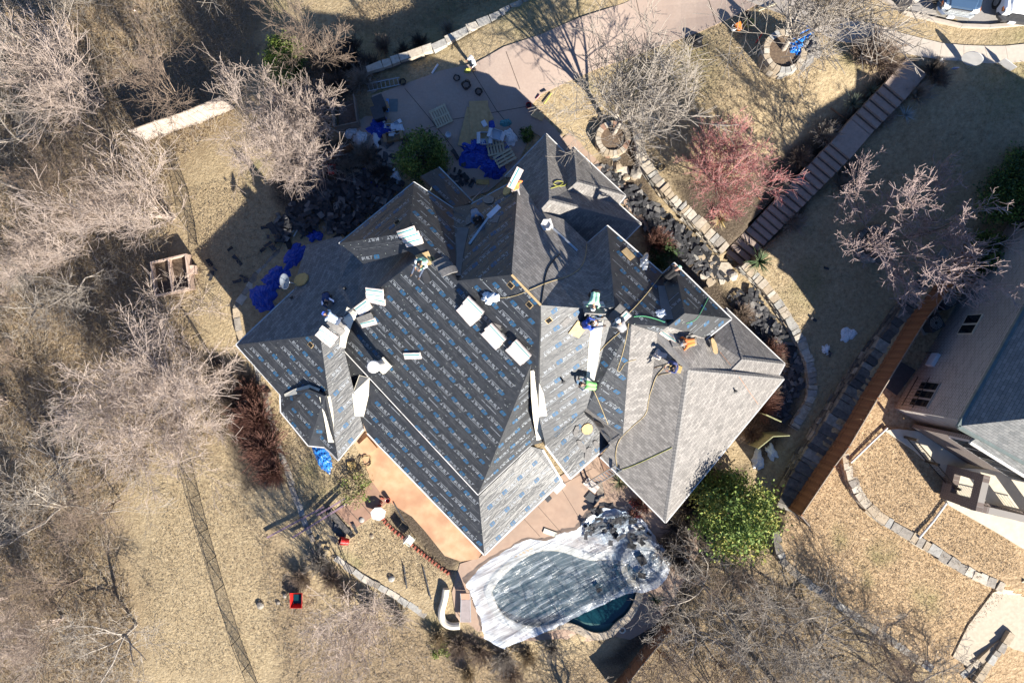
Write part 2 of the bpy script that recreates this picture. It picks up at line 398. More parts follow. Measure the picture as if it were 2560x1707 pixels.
# ------------------------------------------------------------------ draped sheets
def drape(name, poly, mats, off=0.05, th=0.25, step=0.8, parent=None, holes=None, kind=None, zfun=None):
    """polygon (plan points) laid over the terrain as a thick sheet"""
    poly = [Vector((p[0], p[1])) for p in poly]
    bp_ = []
    for a, c_ in zip(poly, poly[1:] + poly[:1]):
        k = max(1, int((c_ - a).length / step))
        for i in range(k): bp_.append(a.lerp(c_, i / k))
    xs = [p.x for p in bp_]; ys = [p.y for p in bp_]
    ins = []
    gxs = np.arange(min(xs), max(xs), step); gys = np.arange(min(ys), max(ys), step)
    if len(gxs) and len(gys):
        A, B_ = np.meshgrid(gxs, gys); A, B_ = A.ravel(), B_.ravel()
        k = in_poly(A, B_, bp_) & (dist_line(A, B_, bp_, True) > step * .4)
        ins = [Vector((a, c_)) for a, c_ in zip(A[k], B_[k])]
    nb_ = len(bp_)
    vs, es, fs, *_ = delaunay_2d_cdt(bp_ + ins, [], [list(range(nb_))], 1, 1e-5)
    vx = np.array([v.x for v in vs]); vy = np.array([v.y for v in vs])
    vz = (zfun(vx, vy) if zfun else gz_arr(vx, vy)) + off
    mb = MB(); k = len(vs)
    mb.add([(a, c_, d) for a, c_, d in zip(vx, vy, vz)] + [(a, c_, d - th) for a, c_, d in zip(vx, vy, vz)],
           [tuple(f) for f in fs] + [(i, (i + 1) % nb_, k + (i + 1) % nb_, k + i) for i in range(nb_)])
    o = mb.build(name, mats, parent)
    if kind: o['kind'] = kind
    return o

M_conc = mat('driveway_concrete', (.40, .315, .26), (.35, .275, .228), 9, .9, .15, 40, big=((.33, .25, .205), .5, .6), bdist=.01)
M_walk = mat('sidewalk_concrete', (.44, .39, .33), (.38, .335, .285), 6, .9, .1, 40, big=((.33, .29, .25), 1.0, .4), bdist=.01)
M_asph = mat('street_asphalt', (.30, .28, .26), (.25, .235, .22), 12, .9, .1, 60)
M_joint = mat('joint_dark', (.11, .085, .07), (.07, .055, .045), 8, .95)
M_stair = mat('stair_concrete', (.33, .26, .22), (.27, .215, .18), 7, .9, .1, 40, bdist=.01)
M_stone = [mat('limestone_%d' % i, c1, c2, 6, .9, .5, 14, bdist=.03) for i, (c1, c2) in enumerate((
    ((.45, .40, .32), (.33, .28, .22)), ((.40, .33, .24), (.30, .24, .17)), ((.36, .35, .32), (.25, .24, .22)), ((.50, .46, .39), (.38, .34, .28)), ((.30, .27, .23), (.2, .18, .155))))]
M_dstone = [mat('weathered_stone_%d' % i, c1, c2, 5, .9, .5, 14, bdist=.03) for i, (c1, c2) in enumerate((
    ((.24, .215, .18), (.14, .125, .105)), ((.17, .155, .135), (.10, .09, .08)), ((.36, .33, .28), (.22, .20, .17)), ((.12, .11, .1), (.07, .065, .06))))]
M_core = mat('mortar_core', (.16, .14, .12), (.10, .09, .08), 7, .95, .3)

DRIVE = [(862, 262), (930, 240), (1020, 208), (1100, 178), (1190, 158), (1260, 118), (1350, 88), (1450, 45), (1560, 10), (1640, -30), (1800, -110), (2000, -110), (1960, -30), (1870, 25), (1830, 45), (1740, 85), (1660, 112), (1590, 140), (1500, 170), (1420, 205), (1350, 238), (1330, 262), (1345, 280), (1400, 335), (1440, 390), (1330, 330), (1290, 420), (1220, 480), (1150, 500), (1100, 430), (1080, 400), (990, 430), (930, 440), (900, 380), (870, 330)]
dpoly = [G(*q) for q in DRIVE]
driveway = drape('driveway', dpoly, M_conc, .05, .2, .8)
tag(driveway, 'tan concrete driveway widening into the court before the garage', 'driveway', kind='structure')
def joint(pts, parent, off=.056, w=.035, m_=M_joint):
    pp = resample([G(*q) for q in pts], .6); vs = []; fs = []
    for i, p in enumerate(pp):
        t = (pp[min(i + 1, len(pp) - 1)] - pp[max(i - 1, 0)]); t.z = 0; t.normalize(); nn = Vector((-t.y, t.x, 0)) * w / 2
        for s_ in (1, -1):
            q = p + nn * s_; vs.append((q.x, q.y, gz(q.x, q.y) + off))
        if i: fs.append((2 * i - 2, 2 * i - 1, 2 * i + 1, 2 * i))
    return MB().add(vs, fs).build('control_joint', m_, parent)
for q in ([(1012, 222), (1075, 298), (1140, 380)], [(1180, 178), (1240, 275), (1300, 350)], [(1010, 345), (1130, 300), (1330, 265)], [(1590, 0), (1620, 125)], [(1265, 130), (1300, 225)], [(1765, -20), (1790, 60)]): joint(q, driveway)

# street, kerb, cars' lane
street = drape('street', [G(*q) for q in [(2150, -60), (2235, 0), (2270, 28), (2330, 40), (2400, 58), (2470, 60), (2700, 40), (2900, -300), (2000, -300)]], M_asph, .0, .2, 1.0)
tag(street, 'pale asphalt street with parked vehicles along the kerb', 'street', kind='structure')
kc = [G(*q) for q in [(2140, -45), (2230, 14), (2262, 36), (2325, 50), (2400, 67), (2470, 69), (2700, 50)]]
kerb = empty('kerb', kc[0], 'pale concrete kerb between the street and the grass verge', 'kerb'); kerb['kind'] = 'structure'
kk = resample(kc, 1.5)
for a, c_ in zip(kk[:-1], kk[1:]):
    t = (c_ - a).normalized(); s_ = Vector((-t.y, t.x, 0)); u_ = s_.cross(t) * -1
    MB().box((a + c_) / 2 + Vector((0, 0, .03)), (c_ - a).length - .01, .16, .28, frame=(t, s_, Vector((0, 0, 1)))).build('kerb_stone', M_walk, kerb)

# sidewalk slabs
top = [(1870, -60), (1990, -20), (2080, 40), (2200, 65), (2245, 82), (2303, 97), (2354, 109), (2408, 114), (2460, 116), (2512, 116), (2560, 111), (2640, 100)]
bot = [(1830, -10), (1960, 40), (2090, 105), (2187, 118), (2237, 132), (2292, 141), (2346, 151), (2408, 155), (2470, 160), (2520, 159), (2560, 155), (2640, 145)]
walk = empty('sidewalk', G(2300, 130), 'curved pale concrete sidewalk of square slabs', 'sidewalk'); walk['kind'] = 'structure'
def subdiv(a, c_, k): return [(a[0] + (c_[0] - a[0]) * i / k, a[1] + (c_[1] - a[1]) * i / k) for i in range(k)]
tt = []; bb = []
for i in range(len(top) - 1):
    k = 2 if i < 3 else 1
    tt += subdiv(top[i], top[i + 1], k); bb += subdiv(bot[i], bot[i + 1], k)
tt.append(top[-1]); bb.append(bot[-1])
for i in range(len(tt) - 1):
    q = [G(*tt[i]), G(*tt[i + 1]), G(*bb[i + 1]), G(*bb[i])]
    c_ = sum(q, Vector()) / 4
    q = [c_ + (p - c_) * .988 + Vector((0, 0, .06)) for p in q]
    MB().slab(q, .15).build('concrete_slab', M_walk, walk)

# entry stairs from the sidewalk down to the front walk
stair_c = [(2290, 172), (1838, 655)]
A_, B_ = P(2292, 165, 4.36), P(1836, 648, .12)
dirv = Vector((B_.x - A_.x, B_.y - A_.y, 0)); LT = dirv.length; dirv.normalize(); sidev = Vector((-dirv.y, dirv.x, 0))
stairs = empty('entry_stairs', B_, 'long straight flight of concrete steps running down the front lawn', 'stairs')
runs = [('l', 2.2)] + [('s', .52)] * 3 + [('s', .52)] * 2 + [('l', 2.1)] + [('s', .47)] * 19
tot = sum(r[1] for r in runs); scl = LT / tot; nst = sum(1 for r in runs if r[0] == 's'); rise = (A_.z - B_.z) / nst
pos, z = 0.0, A_.z
for (kd, ln) in runs:
    ln *= scl
    if kd == 's': z -= rise
    c_ = A_ + dirv * (pos + ln / 2)
    MB().box(Vector((c_.x, c_.y, z - .22)), ln + .03, 1.34, .46, frame=(dirv, sidev, Vector((0, 0, 1)))).build('tread' if kd == 's' else 'landing', M_stair, stairs)
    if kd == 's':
        q = A_ + dirv * (pos + .05); MB().box(Vector((q.x, q.y, z + .012)), .1, 1.3, .006, frame=(dirv, sidev, Vector((0, 0, 1)))).build('shade_dirt_line', M_joint, stairs)  # dark strip paints in the shade and dirt at the back of each tread
    pos += ln

# ------------------------------------------------------------------ stone walls
def stone_wall(name, label, line, hgt, thick, mats, slen=.5, course=.25, side=1, cat='wall', smooth=1, cap_only=False, drop=0.1, group=None):
    """line: px points with top z; stones laid course by course; side=+1: exposed face to the right of the run"""
    pts = smooth_line([P(*q) for q in line], smooth)
    root = empty(name, pts[0] - Vector((0, 0, hgt)), label, cat, group)
    core = MB()
    cum = [0.0]
    for a, c_ in zip(pts[:-1], pts[1:]): cum.append(cum[-1] + (Vector((c_.x - a.x, c_.y - a.y, 0))).length)
    def at_(s_):
        s_ = min(max(s_, 0), cum[-1] - 1e-6)
        i = next(k for k in range(len(cum) - 1) if cum[k + 1] > s_)
        t = (s_ - cum[i]) / (cum[i + 1] - cum[i]); p = pts[i].lerp(pts[i + 1], t)
        d = pts[i + 1] - pts[i]; d.z = 0; d.normalize(); return p, d
    nseg = max(2, int(cum[-1] / .8)); vs = []
    for i in range(nseg + 1):
        p, d = at_(cum[-1] * i / nseg); s_ = Vector((d.y, -d.x, 0)) * side
        lo = min(p.z - hgt, gz(p.x + s_.x * (thick + .2), p.y + s_.y * (thick + .2))) - .3
        a0 = p + s_ * (thick * .5 - .06); a1 = p - s_ * (thick * .5 - .04)
        vs += [(a0.x, a0.y, lo), (a0.x, a0.y, p.z - .1), (a1.x, a1.y, p.z - .1), (a1.x, a1.y, lo)]
    fs = [(i * 4 + j, i * 4 + (j + 1) % 4, (i + 1) * 4 + (j + 1) % 4, (i + 1) * 4 + j) for i in range(nseg) for j in range(4)] + [(0, 1, 2, 3), tuple(nseg * 4 + k for k in (3, 2, 1, 0))]
    core.add(vs, fs).build('wall_core', M_core, root)
    nc = 1 if cap_only else max(1, int(math.ceil(hgt / course)))
    for ci in range(nc):
        s_ = -U(0, .2)
        while s_ < cum[-1] - .05:
            ln = slen * U(.6, 1.5); mid = s_ + ln / 2
            p, d = at_(mid); sd = Vector((d.y, -d.x, 0)) * side
            q = p - Vector((0, 0, course * (ci + .5) - (U(.0, .04) if ci == 0 else 0)))
            w = thick * U(.95, 1.08) if ci == 0 else .22
            c_ = q if ci == 0 else q + sd * (thick * .5 - .09 + U(-.03, .03))
            c_ = c_ + sd * (U(-.03, .03))
            h2 = course * U(.86, .97)
            mb = MB(); fr = (d, sd, Vector((0, 0, 1)))
            mb.box(c_, (min(ln, cum[-1] - s_)) - .025, w, h2, frame=fr)
            k0 = Vector(c_)
            mb.v = [tuple(Vector(v) + Vector((U(-.035, .035), U(-.035, .035), U(-.015, .02)))) for v in mb.v]
            mb.build('stone', RND.choice(mats), root)
            s_ += ln
    return root
stone_wall('retaining_wall', 'rough limestone garden wall between the front lawn and the flagstone walk', WALL_FY, .95, .58, M_stone, .3, .24)
stone_wall('retaining_wall', 'curved limestone garden wall sweeping round the corner bed below the stairs', WALL_FY2, .75, .5, M_stone, .3, .2)
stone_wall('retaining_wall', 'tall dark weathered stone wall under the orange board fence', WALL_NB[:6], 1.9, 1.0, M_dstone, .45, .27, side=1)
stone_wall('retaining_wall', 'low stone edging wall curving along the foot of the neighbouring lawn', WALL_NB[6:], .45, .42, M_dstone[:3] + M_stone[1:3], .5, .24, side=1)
stone_wall('retaining_wall', 'pale stone terrace wall between the two neighbouring lawns', WALL_NB2, .8, .5, M_stone, .5, .28, side=1)
stone_wall('retaining_wall', 'pale stone wall along the driveway verge above the field', WALL_FIELD, 1.3, .42, M_stone[:1] + M_stone[2:4], .7, .4, side=-1, smooth=0)
stone_wall('retaining_wall', 'grey stone edging along the shaded lawn with a blue tarp inside', WALL_L1, .5, .4, M_stone[2:5] + M_dstone[:1], .5, .3, side=-1, smooth=0)
stone_wall('retaining_wall', 'short sunlit stone edging at the left corner of the house', WALL_L0, .5, .36, M_stone, .5, .3, side=1, smooth=0)
stone_wall('retaining_wall', 'low stone wall beside the reddish brush by the back lawn', WALL_L2, .55, .34, M_stone[1:3] + M_stone[4:] , .6, .3, side=1, smooth=0)
stone_wall('retaining_wall', 'low stone wall below the torn garden bed', WALL_L3, .5, .36, M_stone[2:] + M_dstone[:1], .55, .28, side=1, smooth=0)
# ------------------------------------------------------------------ the house being re-roofed: roof points (photo px, height)
V = dict(r1=(1279, 687, 10.2), r2=(1352, 763, 10.2), a=(1195, 1237, 3.8), al=(861, 878, 4.0), p1=(1022, 580, 8.9), p2=(1143, 702, 8.9), k2=(1047, 645, 8.5), v1=(885, 768, 5.8), q=(1328, 911, 8.4),
         h1=(1346, 915, 8.4), h2=(1347, 1040, 7.3), c2=(1326, 1114, 4.1), c3=(1362, 1104, 6.0), kv1=(1467, 1020, 6.3), vx=(1487, 773, 9.5), u0=(1537, 768, 9.4), t=(1579, 811, 9.4),
         c=(1296, 446, 6.3), ev1=(1348, 528, 6.9), ev2=(1410, 549, 6.3), ic=(1469, 606, 6.3), dv=(1178, 510, 6.3), c7=(1035, 455, 6.6), y0=(847, 609, 6.6), x1=(1133, 520, 6.3),
         gc=(1518, 564, 6.7), gi=(1656, 684, 6.7), w3=(1671, 816, 8.7), w3c=(1685, 657, 6.7), w3t=(1712, 783, 8.7), pe=(1829, 797, 6.7), pf=(1766, 847, 6.7),
         tip=(1557, 1090, 5.5), lm1=(1617, 1035, 5.8), lm0=(1645, 832, 8.2), s=(1720, 925, 8.3), mc=(1664, 1306, 3.2), me=(1501, 1142, 3.2), ne=(1960, 947, 3.2), k9=(1525, 1112, 3.4),
         qt=(1815, 770, 3.3), qc=(1962, 910, 3.3), qb=(1948, 936, 3.4), qr1=(1854, 898, 5.6), qr0=(1827, 925, 5.9), rq=(1783, 850, 5.6),
         sc=(1365, 335, 3.4), sr1=(1373, 500, 6.9), sr0=(1348, 528, 6.9), se=(1262, 442, 3.4), si=(1413, 382, 3.4), sE=(1603, 560, 3.4), sF=(1547, 511, 3.5), tc=(1434, 368, 3.4), tr1=(1442, 455, 5.2), tr0=(1418, 476, 5.2), tE=(1564, 490, 3.4), s3b=(1490, 675, 3.4), s3c=(1390, 600, 5.2),
         c8=(590, 862, 3.2), w0=(800, 837, 5.8), v0=(908, 1072, 3.1), bc=(845, 1150, 3.1), e8=(735, 725, 3.2),
         b1=(742, 690, 2.9), b2=(766, 612, 2.5), b3=(852, 590, 3.2), yv1=(880, 633, 4.4), yv2=(908, 660, 4.7), yv3=(1021, 628, 6.6), m8=(850, 700, 4.5),
         l0=(926, 954, 3.75), l1=(1197, 1240, 3.65), l2=(1211, 1387, 2.9), l3=(918, 1083, 2.9), l4=(902, 1045, 3.1), l5=(1405, 1203, 2.9), l6=(1357, 1124, 3.7), l7=(1328, 1116, 3.85),
         o0=(1363, 1114, 3.7), o1=(1426, 1197, 3.1), o2=(1524, 1110, 3.2), o3=(1462, 1028, 5.0), d0=(1052, 440, 5.0), d1=(1097, 418, 4.4), d2=(1182, 505, 4.4), d3=(1135, 522, 5.2),
         f0=(700, 985, 3.1), f1=(702, 1030, 2.8), f2=(771, 1114, 2.8), f3=(811, 1118, 2.8), f4=(846, 1150, 3.0), f5=(812, 990, 4.75), f6=(770, 972, 4.5))
V0 = V; V = {k: P(*q) for k, q in V.items()}
def on_plane(k, tri, name=None):
    # slide a roof point along its photo ray onto the plane of three others
    a, b_, c_ = [V[q] for q in tri.split()]; nn = (b_ - a).cross(c_ - a); o_ = Vector((0, 0, H)); d = P(V0[k][0], V0[k][1], 0) - o_
    V[name or k] = o_ + d * ((a - o_).dot(nn) / d.dot(nn))
for k in 'al p1 p2 k2 v1 q h1'.split(): on_plane(k, 'a r1 r2')
V['w0'].z = V['v1'].z; V['w0'] = P(800, 837, V['v1'].z)
for k in 'lm0 lm1 k9'.split(): on_plane(k, 's mc me')
for k in ('yv1', 'yv2', 'yv3'): on_plane(k, 'a r1 r2', k + 'y')
on_plane('h1', 'r2 u0 kv1', 'h1b'); on_plane('h2', 'r2 u0 kv1'); on_plane('c3', 'r2 u0 kv1', 'c3b'); on_plane('vx', 'r2 u0 kv1')
on_plane('al', 'w0 v1 bc', 'alb'); on_plane('v0', 'w0 v1 bc', 'v0b'); on_plane('c', 'sc sr1 se', 'cS')
on_plane('y0', 'a r1 r2'); on_plane('c3', 'a c2 q'); on_plane('o3', 'o0 o1 o2'); on_plane('qr0', 's ne qt') if False else None
FACES = [  # name, vertices, kind(felt / shingle), eave direction
 ('A', 'al a q h1 r2 r1 p2 p1 k2 v1', 'felt', (1, -1)), ('A3', 'q h2 h1', 'felt', (1, -1)), ('C', 'a c2 c3 q', 'felt', (1, 1)), ('B', 'r2 h1b h2 c3b kv1 u0 vx', 'felt', (1, 1)),
 ('D', 'r1 c dv p2', 'felt', (1, 1)), ('E', 'r1 r2 vx ic ev2 ev1 c', 'shingle', (1, -1)), ('H', 'gc u0 vx ic', 'shingle', (1, 1)), ('G', 'gc gi w3 t u0', 'felt', (1, -1)),
 ('X', 'c7 p1 p2 dv x1', 'felt', (1, -1)), ('X2', 'd0 d1 d2 d3', 'felt', (1, -1)), ('U', 'c7 p1 y0', 'felt', (1, 1)), ('Y', 'y0 p1 k2 yv3y yv2y yv1y', 'felt', (1, .24)),
 ('K', 'u0 t tip kv1', 'felt', (1, -1)), ('K2', 'kv1 tip k9 o3', 'shingle', (1, -1)), ('L', 't lm0 lm1 tip', 'shingle', (1, 1)), ('M', 'lm0 s mc me k9 lm1', 'shingle', (1, -1)), ('M2', 'k9 tip lm1', 'shingle', (1, -1)), ('N', 's ne mc', 'shingle', (1, 1)),
 ('R', 'lm0 pf rq qr0 s', 'shingle', (1, -1)), ('R2', 'w3 pf lm0', 'shingle', (1, 1)), ('RN', 's qr0 qb ne', 'shingle', (1, -1)), ('P', 'w3 w3t pe pf', 'felt', (1, 1)), ('G3', 'w3c pe w3t', 'felt', (1, -1)), ('H3', 'w3c w3t w3 gi', 'felt', (1, 1)), ('TL', 't w3 lm0', 'felt', (1, -1)),
 ('Q1', 'qt qc qr1', 'shingle', (1, -1)), ('Q2', 'qt qr1 qr0 rq', 'shingle', (1, 1)), ('Q3', 'qr1 qc qb qr0', 'shingle', (1, 1)),
 ('S1', 'sc sr1 sr0 cS se', 'shingle', (1, 1)), ('S2', 'sc si tr0 sF sE sr1', 'shingle', (1, -1)), ('S3', 'sr1 sE s3b s3c sr0', 'shingle', (1, 1)), ('T1', 'tc tr1 tr0 si', 'shingle', (1, 1)), ('T2', 'tc tE tr1', 'shingle', (1, -1)), ('T3', 'tr1 tE sF tr0', 'shingle', (1, 1)),
 ('Z1', 'c8 e8 m8 v1 w0', 'shingle', (1, 1)), ('Z2', 'e8 b1 b2 m8', 'shingle', (.3, 1)), ('Z3', 'b2 b3 yv1 m8', 'shingle', (1, .3)), ('Z4', 'm8 yv1 yv2 yv3 k2 v1', 'shingle', (1, 1)),
 ('BA', 'al l0 l4 v0', 'felt', (1, 1)), ('K3', 'kv1 o3 o0 c3b', 'felt', (1, 1)), ('AA', 'c8 w0 bc', 'felt', (1, -1)), ('BB', 'w0 v1 alb v0b bc', 'felt', (1, 1)), ('A2', 'l0 l1 l2 l3 l4', 'felt', (1, -1)), ('B2', 'l1 l7 l6 l5 l2', 'felt', (1, 1)), ('B3', 'o0 o3 o2 o1', 'felt', (1, 1)),
 ('F1', 'f0 f1 f6', 'felt', (0, 1)), ('F2', 'f1 f2 f5 f6', 'felt', (1, -1)), ('F3', 'f2 f3 f5', 'felt', (1, 0)), ('F4', 'f3 f4 f5', 'felt', (1, -1))]

# materials in roof UV space (metres along eave / up the slope)
def uv_node(n): q = n.new('ShaderNodeUVMap'); q.uv_map = 'UVMap'; return q.outputs['UV']
def shingle_mat(name, c1, c2, dark):
    m, n, l, b = new_mat(name)
    b.inputs['Roughness'].default_value = .9; b.inputs['Specular IOR Level'].default_value = .2
    uv = uv_node(n)
    br = n.new('ShaderNodeTexBrick'); br.offset = .5; br.inputs['Scale'].default_value = 1; br.inputs['Mortar Size'].default_value = .006
    br.inputs['Brick Width'].default_value = .27; br.inputs['Row Height'].default_value = .15; br.inputs['Bias'].default_value = 0
    br.inputs['Color1'].default_value = (*c1, 1); br.inputs['Color2'].default_value = (*c2, 1); br.inputs['Mortar'].default_value = (*dark, 1)
    br.inputs['Mortar Smooth'].default_value = .2
    l.new(uv, br.inputs['Vector'])
    nz = n.new('ShaderNodeTexNoise'); nz.inputs['Scale'].default_value = 30; nz.inputs['Detail'].default_value = 3; l.new(uv, nz.inputs['Vector'])
    nz2 = n.new('ShaderNodeTexNoise'); nz2.inputs['Scale'].default_value = 2.2; nz2.inputs['Detail'].default_value = 4; l.new(uv, nz2.inputs['Vector'])
    ad = n.new('ShaderNodeMath'); ad.operation = 'ADD'; l.new(nz.outputs['Fac'], ad.inputs[0]); l.new(nz2.outputs['Fac'], ad.inputs[1])
    r = n.new('ShaderNodeMapRange'); r.inputs[1].default_value = .6; r.inputs[2].default_value = 1.4; r.inputs[3].default_value = .78; r.inputs[4].default_value = 1.2
    l.new(ad.outputs[0], r.inputs[0])
    mx = n.new('ShaderNodeMixRGB'); mx.blend_type = 'MULTIPLY'; mx.inputs[0].default_value = 1
    l.new(br.outputs['Color'], mx.inputs[1]); l.new(r.outputs[0], mx.inputs[2]); l.new(mx.outputs[0], b.inputs['Base Color'])
    bp = n.new('ShaderNodeBump'); bp.inputs['Strength'].default_value = .6; bp.inputs['Distance'].default_value = .012
    sx = n.new('ShaderNodeSeparateXYZ'); l.new(uv, sx.inputs[0])
    fr = n.new('ShaderNodeMath'); fr.operation = 'FRACT'; dv_ = n.new('ShaderNodeMath'); dv_.operation = 'DIVIDE'; dv_.inputs[1].default_value = .15
    l.new(sx.outputs[1], dv_.inputs[0]); l.new(dv_.outputs[0], fr.inputs[0])
    h_ = n.new('ShaderNodeMath'); h_.operation = 'SUBTRACT'; l.new(br.outputs['Fac'], h_.inputs[1]); iv = n.new('ShaderNodeMath'); iv.operation = 'SUBTRACT'; iv.inputs[0].default_value = 1; l.new(fr.outputs[0], iv.inputs[1]); l.new(iv.outputs[0], h_.inputs[0])
    l.new(h_.outputs[0], bp.inputs['Height']); l.new(bp.outputs['Normal'], b.inputs['Normal'])
    return m
M_shing = shingle_mat('grey_shingle', (.245, .23, .215), (.155, .146, .138), (.07, .066, .062))
M_shing_new = shingle_mat('neighbour_shingle', (.20, .20, .195), (.14, .145, .145), (.06, .06, .06))
m, n, l, b = new_mat('black_underlayment'); M_felt = m
b.inputs['Roughness'].default_value = .48; b.inputs['Specular IOR Level'].default_value = .58
uv = uv_node(n)
nz = n.new('ShaderNodeTexNoise'); nz.inputs['Scale'].default_value = 3; nz.inputs['Detail'].default_value = 5; l.new(uv, nz.inputs['Vector'])
r = n.new('ShaderNodeValToRGB'); r.color_ramp.elements[0].color = (.017, .0185, .021, 1); r.color_ramp.elements[1].color = (.033, .035, .039, 1); r.color_ramp.elements[0].position = .3; r.color_ramp.elements[1].position = .7
l.new(nz.outputs['Fac'], r.inputs['Fac']); l.new(r.outputs['Color'], b.inputs['Base Color'])
mp = n.new('ShaderNodeMapping'); mp.inputs['Scale'].default_value = (.8, 3.0, 1); l.new(uv, mp.inputs['Vector'])
wv = n.new('ShaderNodeTexNoise'); wv.inputs['Scale'].default_value = 2.2; wv.inputs['Detail'].default_value = 4; wv.inputs['Distortion'].default_value = .8; l.new(mp.outputs[0], wv.inputs['Vector'])
bp = n.new('ShaderNodeBump'); bp.inputs['Strength'].default_value = .55; bp.inputs['Distance'].default_value = .035
l.new(wv.outputs['Fac'], bp.inputs['Height']); l.new(bp.outputs['Normal'], b.inputs['Normal'])
M_white = mat('white_trim', (.62, .61, .59), (.52, .51, .49), 3, .5)
M_blue_print = mat('print_blue', (.022, .085, .17), (.018, .07, .14), 3, .6)
M_white_print = mat('print_white', (.27, .29, .315), (.21, .23, .25), 3, .6)
M_grey_print = mat('print_grey', (.085, .09, .097), (.06, .064, .07), 3, .6)
M_cap = mat('plastic_cap', (.48, .53, .47), (.38, .43, .38), 3, .5)
M_strip = mat('cream_flashing', (.62, .58, .48), (.52, .48, .39), 2, .7, .2, 5)
M_brickw = mat('buff_brick', (.36, .27, .21), (.27, .2, .155), 14, .9, .3, 30)

house = empty('house', (0, 0, 0), 'large hip-roofed house being re-roofed with black underlayment and grey shingles', 'house')
# text prototype
def text_mesh(body, size):
    cu = bpy.data.curves.new('t', 'FONT'); cu.body = body; cu.size = size; cu.resolution_u = 1; cu.offset = .012 * size; cu.shear = .12; cu.space_character = .95
    ob = bpy.data.objects.new('t', cu); COL.objects.link(ob)
    dg = bpy.context.evaluated_depsgraph_get(); me_ = bpy.data.meshes.new_from_object(ob.evaluated_get(dg))
    vs = [(v.co.x, v.co.y) for v in me_.vertices]; fs = [tuple(p.vertices) for p in me_.polygons]
    bpy.data.objects.remove(ob); bpy.data.curves.remove(cu); bpy.data.meshes.remove(me_)
    return vs, fs
tv, tf = text_mesh('BUILT', .27)
tw = max(v[0] for v in tv)
LOGO = []
LOGO.append(([(-.30, -.03), (-.02, -.03), (.0, .0), (.03, .19), (.01, .23), (-.26, .23), (-.30, .2), (-.33, 0)], [tuple(range(8))], 0))
LOGO.append(([(-.20, .02), (-.17, .02), (-.16, .08), (-.12, .02), (-.09, .02), (-.13, .10), (-.10, .13), (-.12, .16), (-.18, .16)], [tuple(range(9))], 2))
LOGO.append(([(a + .04, b_) for a, b_ in tv], tf, 1))
LOGO.append(([(-.15, -.085), (tw - .05, -.085), (tw - .05, -.06), (-.15, -.06)], [(0, 1, 2, 3)], 1))
ROOF_TRI = []; ROOF_BVH = None; SL = {}
for (nm, vs, kd, ed) in FACES:
    pts = [V[k] for k in vs.split()]
    bm = bmesh.new(); bv = [bm.verts.new(p) for p in pts]
    f = bm.faces.new(bv); f.normal_update()
    if f.normal.z < 0: bmesh.ops.reverse_faces(bm, faces=[f])
    f.normal_update(); nrm = f.normal.copy()
    ed3 = Vector((ed[0], ed[1], 0)).normalized(); ua = (ed3 - nrm * ed3.dot(nrm)).normalized(); va = nrm.cross(ua)
    if va.z < 0: ua, va = -ua, -va
    org = min(pts, key=lambda p: p.z)
    bmesh.ops.triangulate(bm, faces=bm.faces[:])
    tris = [[v.co.copy() for v in t_.verts] for t_ in bm.faces]
    uvl = bm.loops.layers.uv.new('UVMap')
    bot = bmesh.ops.extrude_face_region(bm, geom=bm.faces[:])
    bmesh.ops.translate(bm, verts=[e for e in bot['geom'] if isinstance(e, bmesh.types.BMVert)], vec=nrm * -.16)
    bmesh.ops.recalc_face_normals(bm, faces=bm.faces[:])
    for fc in bm.faces:
        for lp in fc.loops:
            d_ = lp.vert.co - org; lp[uvl].uv = (d_.dot(ua) + len(SL) * 7.3, d_.dot(va) + len(SL) * 3.15)
    me_ = bpy.data.meshes.new('roof_slope'); bm.to_mesh(me_); bm.free()
    me_.materials.append(M_felt if kd == 'felt' else M_shing)
    o = bpy.data.objects.new('roof_slope', me_); COL.objects.link(o); o.parent = house
    o['label'] = 'roof slope covered with printed black underlayment' if kd == 'felt' else 'roof slope laid with grey architectural shingles'
    SL[nm] = dict(pts=pts, n=nrm, u=ua, v=va, org=org, ob=o, tris=tris, kd=kd)
    ROOF_TRI += tris
tvv = [p for t_ in ROOF_TRI for p in t_]
ROOF_BVH = BVHTree.FromPolygons(tvv, [(3 * i, 3 * i + 1, 3 * i + 2) for i in range(len(ROOF_TRI))])
CAMP = Vector((0, 0, H))
def RF(px, py, off=0.0):
    """point and normal where the photo ray meets the roof (or the ground)"""
    d = (P(px, py, 0) - CAMP).normalized()
    h_, nn, i_, ds = ROOF_BVH.ray_cast(CAMP, d)
    if h_ is None: return G(px, py, off), Vector((0, 0, 1))
    if nn.z < 0: nn = -nn
    return h_ + nn * off, nn
def roof_z(x, y):
    h_, nn, i_, ds = ROOF_BVH.ray_cast(Vector((x, y, 30)), Vector((0, 0, -1)))
    return h_.z if h_ else None

